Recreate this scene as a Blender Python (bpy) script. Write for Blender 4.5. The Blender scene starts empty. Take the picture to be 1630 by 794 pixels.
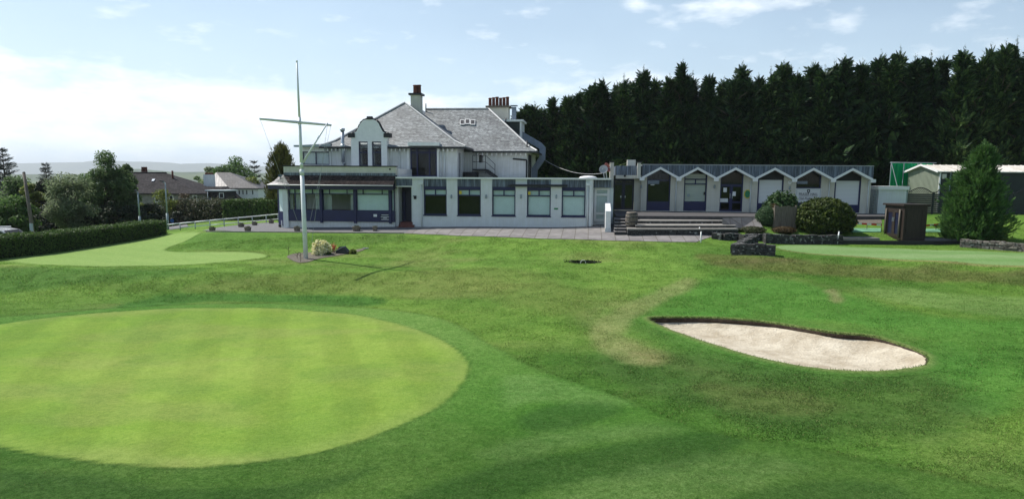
import bpy, math, random
import numpy as np
from mathutils import Vector, Matrix

S = bpy.context.scene
COL = S.collection
R = math.radians
rng = np.random.default_rng(7)
random.seed(7)

# ------------------------------------------------------------------ camera
F, CX, CY = 1150.0, 815.0, 450.0            # focal length and principal point in photo pixels
CAMZ, HOR = 2.95, 286.0
PITCH = math.atan((CY - HOR) / F)
ROLL = R(0.35)
cam_d = bpy.data.cameras.new('camera')
cam = bpy.data.objects.new('camera', cam_d); COL.objects.link(cam)
cam_d.sensor_width = 36.0
cam_d.lens = 36.0 * F / 1630.0
cam_d.shift_y = (CY - 397.0) / 1630.0
cam_d.clip_start = 0.1
cam_d.clip_end = 20000
CM = Matrix.Rotation(math.pi / 2 - PITCH, 3, 'X') @ Matrix.Rotation(ROLL, 3, 'Z')
cam.matrix_world = Matrix.Translation((0, 0, CAMZ)) @ CM.to_4x4()
S.camera = cam

# ------------------------------------------------------------------ sun, sky, exposure
SUN_EL = R(52.0)
SUN_DIR = Vector((-0.867 * math.cos(SUN_EL), 0.498 * math.cos(SUN_EL), math.sin(SUN_EL)))
sun_d = bpy.data.lights.new('sun', 'SUN'); sun = bpy.data.objects.new('sun', sun_d); COL.objects.link(sun)
sun_d.energy = 5.0; sun_d.angle = R(0.45); sun_d.color = (1.0, 0.955, 0.88)
sun.rotation_euler = SUN_DIR.to_track_quat('Z', 'Y').to_euler()
sun.location = SUN_DIR * 60

W = bpy.data.worlds.new('World'); S.world = W; W.use_nodes = True
wn, wl = W.node_tree.nodes, W.node_tree.links
wn.clear()
w_out = wn.new('ShaderNodeOutputWorld'); w_bg = wn.new('ShaderNodeBackground')
sky = wn.new('ShaderNodeTexSky'); sky.sky_type = 'NISHITA'; sky.sun_disc = False
sky.sun_elevation = SUN_EL; sky.sun_rotation = math.atan2(SUN_DIR.x, SUN_DIR.y)
sky.air_density = 1.0; sky.dust_density = 0.5; sky.ozone_density = 1.2; sky.altitude = 80
w_bg.inputs['Strength'].default_value = 0.095
S.view_settings.view_transform = 'Standard'; S.view_settings.look = 'None'
S.view_settings.gamma = 1.0; S.view_settings.use_curve_mapping = False
S.view_settings.exposure = 0.32
S.render.film_transparent = False
S.cycles.max_bounces = 8; S.cycles.diffuse_bounces = 3; S.cycles.glossy_bounces = 3
S.cycles.transparent_max_bounces = 12; S.cycles.volume_bounces = 0
S.cycles.use_denoising = True
S.cycles.sample_clamp_indirect = 4.0

def ray(px, py):
    d = CM @ Vector(((px - CX) / F, (CY - py) / F, -1.0))
    return d
def at_y(px, py, y):
    d = ray(px, py); k = y / d.y
    return Vector((d.x * k, y, CAMZ + d.z * k))
def at_z(px, py, z):
    d = ray(px, py); k = (z - CAMZ) / d.z
    return Vector((d.x * k, d.y * k, z))

# clouds: soft banks of cloud at chosen bearings and heights, broken up by noise
def wmath(op, a, b=None, clamp=False):
    n = wn.new('ShaderNodeMath'); n.operation = op; n.use_clamp = clamp
    for i, v in enumerate((a, b)):
        if v is None: continue
        if isinstance(v, (int, float)): n.inputs[i].default_value = v
        else: wl.new(v, n.inputs[i])
    return n.outputs[0]
tc = wn.new('ShaderNodeTexCoord'); sep = wn.new('ShaderNodeSeparateXYZ')
wl.new(tc.outputs['Generated'], sep.inputs[0])
az = wmath('ARCTAN2', sep.outputs[0], sep.outputs[1]); el = wmath('ARCSINE', sep.outputs[2])
cmb = wn.new('ShaderNodeCombineXYZ')
wl.new(wmath('MULTIPLY', az, 9.0), cmb.inputs[0]); wl.new(wmath('MULTIPLY', el, 24.0), cmb.inputs[1])
def wnoise(scale, detail, rough, off):
    m = wn.new('ShaderNodeMapping'); m.inputs['Location'].default_value = off
    wl.new(cmb.outputs[0], m.inputs[0])
    n = wn.new('ShaderNodeTexNoise'); n.inputs['Scale'].default_value = scale
    n.inputs['Detail'].default_value = detail; n.inputs['Roughness'].default_value = rough
    wl.new(m.outputs[0], n.inputs[0]); return n.outputs[0]
nz = wnoise(1.5, 9, 0.58, (0, 0, 0)); nz2 = wnoise(0.5, 3, 0.5, (4, 2, 9))
banks = [(50, 100, 85, 14, .9), (150, 150, 130, 18, .85), (20, 165, 90, 14, .7), (330, 145, 60, 12, .7), (420, 165, 130, 26, .95),
         (250, 200, 260, 22, .7), (560, 190, 160, 30, .8), (700, 165, 60, 14, .6), (860, 150, 45, 18, 1.0), (985, 125, 70, 12, .95),
         (1180, 6, 110, 11, 1.0), (1010, 6, 26, 8, .7), (1290, 42, 70, 12, .4), (1460, 75, 60, 9, .5), (1130, 35, 50, 8, .35),
         (1570, 2, 60, 6, .5), (90, 230, 300, 26, .55), (420, 235, 260, 24, .5), (1700, 60, 120, 10, .5), (-300, 120, 200, 30, .8),
         (-200, 200, 200, 30, .8), (2100, 90, 200, 20, .8)]
tot = None
for (px, py, sx, sy, amp) in banks:
    d = ray(px, py).normalized()
    a0, e0 = math.atan2(d.x, d.y), math.asin(d.z)
    da = wmath('DIVIDE', wmath('SUBTRACT', az, a0), sx / F); de = wmath('DIVIDE', wmath('SUBTRACT', el, e0), sy / F)
    q = wmath('ADD', wmath('MULTIPLY', da, da), wmath('MULTIPLY', de, de))
    g = wmath('MULTIPLY', wmath('EXPONENT', wmath('MULTIPLY', q, -0.8)), amp)
    tot = g if tot is None else wmath('ADD', tot, g)
cl = wmath('MULTIPLY', wmath('SUBTRACT', wmath('ADD', wmath('MULTIPLY', tot, 0.40), wmath('MULTIPLY', nz, 1.5)), 0.86), 1.7, True)
hor = wmath('EXPONENT', wmath('MULTIPLY', el, -4.2))          # thin bright cloud thickening towards the horizon
lft = wmath('ADD', wmath('MULTIPLY', az, -0.32), 0.74)
veil = wmath('ADD', wmath('MULTIPLY', wmath('SUBTRACT', nz2, 0.5), 0.35), wmath('MULTIPLY', wmath('MULTIPLY', hor, lft), 1.25), True)
above = wmath('MULTIPLY', wmath('ADD', el, 0.01), 40.0, True)
def wmix(fac, a, col):
    m = wn.new('ShaderNodeMix'); m.data_type = 'RGBA'; wl.new(fac, m.inputs[0]); wl.new(a, m.inputs[6]); m.inputs[7].default_value = (*col, 1); return m.outputs[2]
skyc = wmix(wmath('MULTIPLY', wmath('MULTIPLY', veil, above), 0.95), sky.outputs[0], (6.6, 8.7, 10.3))
skyc = wmix(wmath('MULTIPLY', wmath('MULTIPLY', wmath('MULTIPLY', wmath('EXPONENT', wmath('MULTIPLY', el, -9.0)), lft), 0.28, True), above), skyc, (11.8, 12.6, 13.2))
skyc = wmix(wmath('MULTIPLY', wmath('MULTIPLY', cl, above), 0.9), skyc, (11.6, 12.1, 12.5))
wl.new(skyc, w_bg.inputs['Color']); wl.new(w_bg.outputs[0], w_out.inputs[0])

# ------------------------------------------------------------------ materials
def nodes_of(m):
    m.use_nodes = True
    nt = m.node_tree
    return nt, nt.nodes, nt.links, nt.nodes['Principled BSDF']
def mat(name, col, rough=0.7, metal=0.0, var=0.15, scale=3.0, bump=0.0, bscale=30.0, spec=0.4, streak=0.0, col2=None, stretch=(1, 1, 1)):
    m = bpy.data.materials.new(name)
    nt, N, L, P = nodes_of(m)
    P.inputs['Roughness'].default_value = rough; P.inputs['Metallic'].default_value = metal
    P.inputs['Specular IOR Level'].default_value = spec
    t = N.new('ShaderNodeTexCoord'); mp = N.new('ShaderNodeMapping'); L.new(t.outputs['Object'], mp.inputs[0])
    mp.inputs['Scale'].default_value = stretch
    n = N.new('ShaderNodeTexNoise'); n.inputs['Scale'].default_value = scale; n.inputs['Detail'].default_value = 6
    n.inputs['Roughness'].default_value = 0.65
    L.new(mp.outputs[0], n.inputs[0])
    r = N.new('ShaderNodeValToRGB'); L.new(n.outputs[0], r.inputs[0])
    c2 = col2 or tuple(c * (1 - 2 * var) for c in col)
    r.color_ramp.elements[0].position = 0.3; r.color_ramp.elements[1].position = 0.62
    r.color_ramp.elements[0].color = (*c2, 1); r.color_ramp.elements[1].color = (*col, 1)
    out = r.outputs[0]
    if streak:
        mp2 = N.new('ShaderNodeMapping'); L.new(t.outputs['Object'], mp2.inputs[0]); mp2.inputs['Scale'].default_value = (5, 5, .35)
        n2 = N.new('ShaderNodeTexNoise'); n2.inputs['Scale'].default_value = 2.0; n2.inputs['Detail'].default_value = 5
        L.new(mp2.outputs[0], n2.inputs[0])
        rr = N.new('ShaderNodeValToRGB'); L.new(n2.outputs[0], rr.inputs[0])
        rr.color_ramp.elements[0].position = .42; rr.color_ramp.elements[1].position = .62
        k = 1 - streak
        rr.color_ramp.elements[0].color = (k, k, k * .97, 1); rr.color_ramp.elements[1].color = (1, 1, 1, 1)
        mx = N.new('ShaderNodeMix'); mx.data_type = 'RGBA'; mx.blend_type = 'MULTIPLY'; mx.inputs[0].default_value = 1
        L.new(out, mx.inputs[6]); L.new(rr.outputs[0], mx.inputs[7]); out = mx.outputs[2]
    L.new(out, P.inputs['Base Color'])
    if bump:
        nb = N.new('ShaderNodeTexNoise'); nb.inputs['Scale'].default_value = bscale; nb.inputs['Detail'].default_value = 4
        L.new(t.outputs['Object'], nb.inputs[0])
        b = N.new('ShaderNodeBump'); b.inputs['Strength'].default_value = bump; b.inputs['Distance'].default_value = 0.05
        L.new(nb.outputs[0], b.inputs['Height']); L.new(b.outputs[0], P.inputs['Normal'])
    return m
def leafmat(name, cols, trans=0.25, rough=0.6, spec=.25):
    m = bpy.data.materials.new(name)
    nt, N, L, P = nodes_of(m)
    g = N.new('ShaderNodeNewGeometry'); r = N.new('ShaderNodeValToRGB')
    oi = N.new('ShaderNodeObjectInfo')
    ad = N.new('ShaderNodeMath'); ad.operation = 'MULTIPLY_ADD'; ad.inputs[1].default_value = .22
    L.new(oi.outputs['Random'], ad.inputs[0])
    mu = N.new('ShaderNodeMath'); mu.operation = 'MULTIPLY'; mu.inputs[1].default_value = .78
    L.new(g.outputs['Random Per Island'], mu.inputs[0]); L.new(mu.outputs[0], ad.inputs[2])
    L.new(ad.outputs[0], r.inputs[0])
    while len(r.color_ramp.elements) < len(cols): r.color_ramp.elements.new(0.5)
    for i, c in enumerate(cols):
        r.color_ramp.elements[i].position = i / (len(cols) - 1); r.color_ramp.elements[i].color = (*c, 1)
    L.new(r.outputs[0], P.inputs['Base Color']); P.inputs['Roughness'].default_value = rough
    P.inputs['Specular IOR Level'].default_value = spec
    tr = N.new('ShaderNodeBsdfTranslucent'); L.new(r.outputs[0], tr.inputs[0])
    mx = N.new('ShaderNodeMixShader'); mx.inputs[0].default_value = trans
    L.new(P.outputs[0], mx.inputs[1]); L.new(tr.outputs[0], mx.inputs[2])
    L.new(mx.outputs[0], N['Material Output'].inputs[0])
    return m
def slatemat(name, c1, c2, c3, rough=.55, w=.34, h=.2):
    m = bpy.data.materials.new(name)
    nt, N, L, P = nodes_of(m)
    t = N.new('ShaderNodeTexCoord'); sp = N.new('ShaderNodeSeparateXYZ'); L.new(t.outputs['Object'], sp.inputs[0])
    a = N.new('ShaderNodeMath'); a.operation = 'ADD'; L.new(sp.outputs[0], a.inputs[0]); L.new(sp.outputs[1], a.inputs[1])
    zz = N.new('ShaderNodeMath'); zz.operation = 'MULTIPLY'; zz.inputs[1].default_value = 1.6; L.new(sp.outputs[2], zz.inputs[0])
    cb = N.new('ShaderNodeCombineXYZ'); L.new(a.outputs[0], cb.inputs[0]); L.new(zz.outputs[0], cb.inputs[1])
    br = N.new('ShaderNodeTexBrick'); L.new(cb.outputs[0], br.inputs[0])
    br.inputs['Color1'].default_value = (*c1, 1); br.inputs['Color2'].default_value = (*c2, 1); br.inputs['Mortar'].default_value = (*c3, 1)
    br.inputs['Scale'].default_value = 1; br.inputs['Brick Width'].default_value = w; br.inputs['Row Height'].default_value = h
    br.inputs['Mortar Size'].default_value = .012; br.inputs['Bias'].default_value = -.1
    n = N.new('ShaderNodeTexNoise'); n.inputs['Scale'].default_value = 5.5; n.inputs['Detail'].default_value = 6; n.inputs['Roughness'].default_value = .75
    L.new(t.outputs['Object'], n.inputs[0])
    r = N.new('ShaderNodeValToRGB'); L.new(n.outputs[0], r.inputs[0])
    r.color_ramp.elements[0].position = .35; r.color_ramp.elements[1].position = .66
    r.color_ramp.elements[0].color = (.35, .35, .38, 1); r.color_ramp.elements[1].color = (1.5, 1.48, 1.45, 1)
    n3 = N.new('ShaderNodeTexNoise'); n3.inputs['Scale'].default_value = .7; n3.inputs['Detail'].default_value = 3
    L.new(t.outputs['Object'], n3.inputs[0])
    r3 = N.new('ShaderNodeValToRGB'); L.new(n3.outputs[0], r3.inputs[0])
    r3.color_ramp.elements[0].position = .35; r3.color_ramp.elements[1].position = .65
    r3.color_ramp.elements[0].color = (.75, .74, .73, 1); r3.color_ramp.elements[1].color = (1.1, 1.1, 1.1, 1)
    mx = N.new('ShaderNodeMix'); mx.data_type = 'RGBA'; mx.blend_type = 'MULTIPLY'; mx.inputs[0].default_value = 1
    L.new(br.outputs[0], mx.inputs[6]); L.new(r.outputs[0], mx.inputs[7])
    mx2 = N.new('ShaderNodeMix'); mx2.data_type = 'RGBA'; mx2.blend_type = 'MULTIPLY'; mx2.inputs[0].default_value = 1
    L.new(mx.outputs[2], mx2.inputs[6]); L.new(r3.outputs[0], mx2.inputs[7])
    L.new(mx2.outputs[2], P.inputs['Base Color']); P.inputs['Roughness'].default_value = rough
    b = N.new('ShaderNodeBump'); b.inputs['Strength'].default_value = .5; b.inputs['Distance'].default_value = .03
    L.new(br.outputs[1], b.inputs['Height']); b.invert = True
    L.new(b.outputs[0], P.inputs['Normal'])
    return m
def glassmat(name, tint=(.75, .85, .85), refl=1.0):
    m = bpy.data.materials.new(name); m.use_nodes = True
    nt = m.node_tree; N, L = nt.nodes, nt.links; N.clear()
    o = N.new('ShaderNodeOutputMaterial'); g = N.new('ShaderNodeBsdfGlossy'); g.inputs['Roughness'].default_value = .03
    tr = N.new('ShaderNodeBsdfTransparent'); tr.inputs[0].default_value = (*tint, 1)
    fr = N.new('ShaderNodeFresnel'); fr.inputs[0].default_value = 1.5
    ml = N.new('ShaderNodeMath'); ml.operation = 'MULTIPLY'; ml.inputs[1].default_value = 1.6 * refl; L.new(fr.outputs[0], ml.inputs[0])
    n = N.new('ShaderNodeTexNoise'); n.inputs['Scale'].default_value = 1.2
    b = N.new('ShaderNodeBump'); b.inputs['Strength'].default_value = .03; L.new(n.outputs[0], b.inputs['Height']); L.new(b.outputs[0], g.inputs['Normal'])
    mx = N.new('ShaderNodeMixShader'); L.new(ml.outputs[0], mx.inputs[0]); L.new(tr.outputs[0], mx.inputs[1]); L.new(g.outputs[0], mx.inputs[2])
    L.new(mx.outputs[0], o.inputs[0])
    return m

M = {}
M['render'] = mat('painted_render', (.69, .70, .70), .85, var=.07, scale=1.2, bump=.25, bscale=40, streak=.10)
M['render_clean'] = mat('painted_masonry', (.67, .70, .715), .8, var=.05, scale=2, bump=.15, bscale=50, streak=.04)
M['cream'] = mat('cream_render', (.62, .60, .53), .85, var=.06, scale=1.5, bump=.2, bscale=40, streak=.06)
M['blue'] = mat('navy_paint', (.013, .016, .078), .45, var=.12, scale=2)
M['bluedark'] = mat('dark_navy_paint', (.008, .010, .038), .45, var=.12, scale=2)
M['black'] = mat('dark_paint', (.014, .015, .02), .5, var=.2)
M['white'] = mat('white_paint', (.8, .8, .79), .5, var=.05, scale=4)
M['blind'] = mat('white_blind', (.72, .82, .81), .8, var=.05, scale=2)
M['lead'] = mat('lead_cladding', (.22, .27, .34), .6, .0, scale=2.6, bump=.1, stretch=(5, 5, .35), col2=(.045, .062, .105), streak=.55)
M['slate'] = slatemat('grey_slate', (.265, .29, .29), (.135, .148, .152), (.07, .07, .08))
M['slatebrown'] = slatemat('brown_tile', (.075, .058, .054), (.04, .033, .033), (.016, .016, .016), .95, .25, .16)
M['slatebrown'].node_tree.nodes['Principled BSDF'].inputs['Specular IOR Level'].default_value = .08
M['slatefar'] = slatemat('weathered_slate', (.06, .055, .057), (.035, .033, .035), (.022, .022, .022), .95)
M['slatefar'].node_tree.nodes['Principled BSDF'].inputs['Specular IOR Level'].default_value = .12
M['housegrey'] = slatemat('grey_house_slate', (.10, .096, .1), (.06, .058, .062), (.035, .035, .035), .7)
M['slatesunlit'] = slatemat('sunlit_tone_slate', (.32, .30, .29), (.2, .19, .185), (.1, .1, .1), .5)  # paler slate copy for sun-facing facets, sunlight put into its colour
M['ridge'] = mat('lead_ridge', (.42, .43, .44), .5, var=.15)
M['asphalt'] = mat('tarmac', (.15, .15, .155), .9, var=.14, scale=6, bump=.2, bscale=60)
M['concrete'] = mat('concrete', (.26, .245, .22), .9, var=.18, scale=3, bump=.2)
M['terracotta'] = mat('terracotta', (.17, .055, .04), .8, var=.25, scale=5)
M['brick'] = mat('red_brick', (.16, .06, .05), .85, var=.25, scale=6)
M['steel'] = mat('galvanised_steel', (.5, .54, .58), .4, .7, var=.12, scale=5)
M['duct'] = mat('duct_steel', (.2, .24, .31), .5, .35, var=.15, scale=3)
M['poleblue'] = mat('pale_pole_paint', (.74, .77, .78), .45, var=.08, scale=3)
M['greypost'] = mat('grey_post', (.30, .36, .38), .5, .3, var=.1)
M['wood'] = mat('dark_stained_wood', (.032, .021, .016), .6, var=.28, scale=4, stretch=(5, 5, .6))
M['woodgrey'] = mat('weathered_wood', (.17, .145, .115), .8, var=.25, scale=4, stretch=(5, 5, .5))
M['woodpole'] = mat('pole_wood', (.16, .13, .11), .8, var=.2, scale=3, stretch=(5, 5, .5))
M['sheetgreen'] = mat('sage_metal_sheet', (.33, .37, .29), .5, .2, var=.08, scale=2)
M['sheetdark'] = mat('dark_green_sheet', (.028, .036, .035), .6, .1, var=.15, scale=2)

M['matgreen'] = mat('green_mat', (.16, .36, .22), .9, var=.15, scale=3)
M['soil'] = mat('bare_soil', (.165, .145, .112), .95, var=.36, scale=13, bump=.8, bscale=22)
M['red'] = mat('red_paint', (.5, .03, .03), .45, var=.1)
M['dishred'] = mat('faded_red_dish', (.4, .12, .10), .5, var=.1)
M['dishgrey'] = mat('grey_dish', (.35, .37, .38), .45, var=.1)
M['yellow'] = mat('yellow_paint', (.62, .5, .05), .5, var=.05)
M['signgreen'] = mat('green_plate', (.02, .2, .08), .5, var=.05)
M['ink'] = mat('dark_ink', (.02, .02, .025), .7, var=.05)
M['paper'] = mat('white_paper', (.75, .76, .77), .8, var=.03)
M['signboard'] = mat('sign_board', (.66, .67, .66), .6, var=.03)
M['carpaint'] = mat('silver_car_paint', (.5, .52, .55), .25, .3, var=.03)
M['tyre'] = mat('black_rubber', (.012, .012, .012), .8, var=.1)
M['curtain'] = mat('pale_curtain', (.7, .72, .72), .9, var=.08, scale=3, stretch=(8, 8, .3))
M['room'] = mat('dark_room', (.022, .02, .018), .9, var=.2)  # near-black colour standing in for unlit interiors
M['stoneblack'] = mat('polished_stone', (.03, .035, .045), .25, var=.2)
M['stonelight'] = mat('pale_stone', (.42, .43, .44), .5, var=.12)
M['glass'] = glassmat('window_glass', (.94, .97, .97), .25)
M['bark'] = mat('bark', (.09, .07, .055), .9, var=.3, scale=5, bump=.4, stretch=(3, 3, .6))
def stonemat(name, c, lich):
    m = bpy.data.materials.new(name); nt, N, L, P = nodes_of(m)
    t = N.new('ShaderNodeTexCoord'); mp = N.new('ShaderNodeMapping'); mp.inputs['Scale'].default_value = (3.2, 3.2, 7); L.new(t.outputs['Object'], mp.inputs[0])
    v = N.new('ShaderNodeTexVoronoi'); v.feature = 'DISTANCE_TO_EDGE'; v.inputs['Scale'].default_value = 1; L.new(mp.outputs[0], v.inputs[0])
    v2 = N.new('ShaderNodeTexVoronoi'); v2.inputs['Scale'].default_value = 1; L.new(mp.outputs[0], v2.inputs[0])
    hs = N.new('ShaderNodeValToRGB'); L.new(v2.outputs['Color'], hs.inputs[0])
    hs.color_ramp.elements[0].color = (*[x * .5 for x in c], 1); hs.color_ramp.elements[1].color = (*[x * 1.4 for x in c], 1)
    n = N.new('ShaderNodeTexNoise'); n.inputs['Scale'].default_value = 6; n.inputs['Detail'].default_value = 6; L.new(t.outputs['Object'], n.inputs[0])
    r = N.new('ShaderNodeValToRGB'); L.new(n.outputs[0], r.inputs[0]); r.color_ramp.elements[0].position = .58; r.color_ramp.elements[1].position = .68
    mx = N.new('ShaderNodeMix'); mx.data_type = 'RGBA'; L.new(r.outputs[0], mx.inputs[0]); L.new(hs.outputs[0], mx.inputs[6]); mx.inputs[7].default_value = (*lich, 1)
    ed = N.new('ShaderNodeValToRGB'); L.new(v.outputs['Distance'], ed.inputs[0]); ed.color_ramp.elements[1].position = .08
    ed.color_ramp.elements[0].color = (.25, .25, .25, 1); ed.color_ramp.elements[1].color = (1, 1, 1, 1)
    m2 = N.new('ShaderNodeMix'); m2.data_type = 'RGBA'; m2.blend_type = 'MULTIPLY'; m2.inputs[0].default_value = 1
    L.new(mx.outputs[2], m2.inputs[6]); L.new(ed.outputs[0], m2.inputs[7]); L.new(m2.outputs[2], P.inputs['Base Color'])
    b = N.new('ShaderNodeBump'); b.inputs['Strength'].default_value = 1; b.inputs['Distance'].default_value = .05
    L.new(ed.outputs[0], b.inputs['Height']); L.new(b.outputs[0], P.inputs['Normal']); P.inputs['Roughness'].default_value = .9
    return m
M['stone'] = stonemat('dark_rubble_stone', (.05, .05, .048), (.34, .34, .32))
M['pavingshaded'] = mat('shadow_toned_paving', (.085, .08, .08), .9, var=.2, scale=4)  # paving darkened to hold the wing's cast shadow in its colour
M['stonepale'] = stonemat('pale_rubble_stone', (.20, .175, .15), (.32, .32, .29))
def slabmat():
    m = bpy.data.materials.new('paving_slabs'); nt, N, L, P = nodes_of(m)
    t = N.new('ShaderNodeTexCoord'); mp = N.new('ShaderNodeMapping'); L.new(t.outputs['Object'], mp.inputs[0]); mp.inputs['Rotation'].default_value = (0, 0, R(6))
    br = N.new('ShaderNodeTexBrick'); L.new(mp.outputs[0], br.inputs[0]); br.offset = .0
    br.inputs['Color1'].default_value = (.225, .215, .21, 1); br.inputs['Color2'].default_value = (.165, .155, .155, 1); br.inputs['Mortar'].default_value = (.10, .09, .075, 1)
    br.inputs['Scale'].default_value = 1; br.inputs['Brick Width'].default_value = .75; br.inputs['Row Height'].default_value = 1.25; br.inputs['Mortar Size'].default_value = .022
    n = N.new('ShaderNodeTexNoise'); n.inputs['Scale'].default_value = 2.5; n.inputs['Detail'].default_value = 6; L.new(t.outputs['Object'], n.inputs[0])
    r = N.new('ShaderNodeValToRGB'); L.new(n.outputs[0], r.inputs[0]); r.color_ramp.elements[0].position = .35; r.color_ramp.elements[1].position = .65
    r.color_ramp.elements[0].color = (.75, .74, .72, 1); r.color_ramp.elements[1].color = (1.08, 1.06, 1.05, 1)
    mx = N.new('ShaderNodeMix'); mx.data_type = 'RGBA'; mx.blend_type = 'MULTIPLY'; mx.inputs[0].default_value = 1
    L.new(br.outputs[0], mx.inputs[6]); L.new(r.outputs[0], mx.inputs[7]); L.new(mx.outputs[2], P.inputs['Base Color'])
    P.inputs['Roughness'].default_value = .85
    return m
M['slabs'] = slabmat()
def stripemat(name, c1, c2, width, axis=0, rough=.6, metal=.0):
    """alternating real stripes (corrugation, tape, slats) along an object axis"""
    m = bpy.data.materials.new(name); nt, N, L, P = nodes_of(m)
    t = N.new('ShaderNodeTexCoord'); sp = N.new('ShaderNodeSeparateXYZ'); L.new(t.outputs['Object'], sp.inputs[0])
    a = N.new('ShaderNodeMath'); a.operation = 'DIVIDE'; a.inputs[1].default_value = width; L.new(sp.outputs[axis], a.inputs[0])
    f = N.new('ShaderNodeMath'); f.operation = 'FRACT'; L.new(a.outputs[0], f.inputs[0])
    r = N.new('ShaderNodeValToRGB'); L.new(f.outputs[0], r.inputs[0]); r.color_ramp.interpolation = 'CONSTANT'
    r.color_ramp.elements[0].color = (*c1, 1); r.color_ramp.elements[1].color = (*c2, 1); r.color_ramp.elements[1].position = .55
    L.new(r.outputs[0], P.inputs['Base Color']); P.inputs['Roughness'].default_value = rough; P.inputs['Metallic'].default_value = metal
    return m
M['tape'] = stripemat('barrier_tape', (.65, .03, .03), (.8, .8, .78), .55, 0)

# foliage
M['leyland'] = leafmat('leylandii_leaf', [(.006, .018, .008), (.013, .037, .012), (.03, .07, .02), (.10, .16, .04)], .14)
M['bigconifer'] = leafmat('young_conifer_leaf', [(.022, .065, .018), (.055, .13, .03), (.12, .22, .055)], .3)
M['hedge'] = leafmat('hedge_leaf', [(.03, .06, .018), (.065, .12, .026), (.12, .19, .04)], .28)
M['hedgecore'] = mat('hedge_interior', (.012, .018, .008), .9, var=.3)
M['willow'] = leafmat('grey_green_leaf', [(.09, .13, .06), (.18, .23, .12), (.28, .33, .19)], .58)
M['birch'] = leafmat('birch_leaf', [(.055, .10, .038), (.11, .18, .062), (.18, .25, .10)], .58)
M['darkleaf'] = leafmat('dark_shrub_leaf', [(.012, .022, .01), (.02, .036, .014), (.035, .055, .02)], .15)
M['midleaf'] = leafmat('mid_green_leaf', [(.045, .10, .025), (.085, .16, .038), (.13, .22, .055)], .5)
M['yellowleaf'] = leafmat('yellow_green_leaf', [(.09, .12, .022), (.15, .19, .035), (.22, .25, .055)], .5)
M['spruce'] = leafmat('spruce_needle', [(.018, .03, .026), (.03, .045, .035), (.045, .06, .045)], .1)
M['cypress'] = leafmat('golden_cypress_leaf', [(.035, .05, .012), (.08, .09, .018), (.14, .13, .028)], .2)
M['yew'] = leafmat('round_shrub_leaf', [(.018, .034, .007), (.05, .078, .013), (.12, .15, .024)], .22)
M['ballgreen'] = leafmat('clipped_shrub_leaf', [(.035, .075, .03), (.06, .115, .045), (.085, .15, .06)], .2)
M['juniper'] = leafmat('juniper_leaf', [(.03, .07, .025), (.055, .11, .035), (.085, .15, .045)], .2)
M['heather'] = leafmat('brown_heather_leaf', [(.05, .03, .012), (.085, .05, .02), (.09, .075, .03)], .15)
M['lowshrub'] = leafmat('low_shrub_leaf', [(.04, .055, .02), (.06, .08, .03), (.09, .07, .04)], .2)
M['creamflower'] = leafmat('cream_blossom', [(.72, .67, .28), (.84, .80, .46), (.88, .85, .6), (.6, .58, .24)], .25)
M['net'] = leafmat('green_netting', [(.0, .40, .17), (.01, .48, .21)], .5)
M['grassblade'] = leafmat('grass_blade', [(.05, .1, .02), (.085, .15, .03), (.16, .17, .06)], .3)

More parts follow.
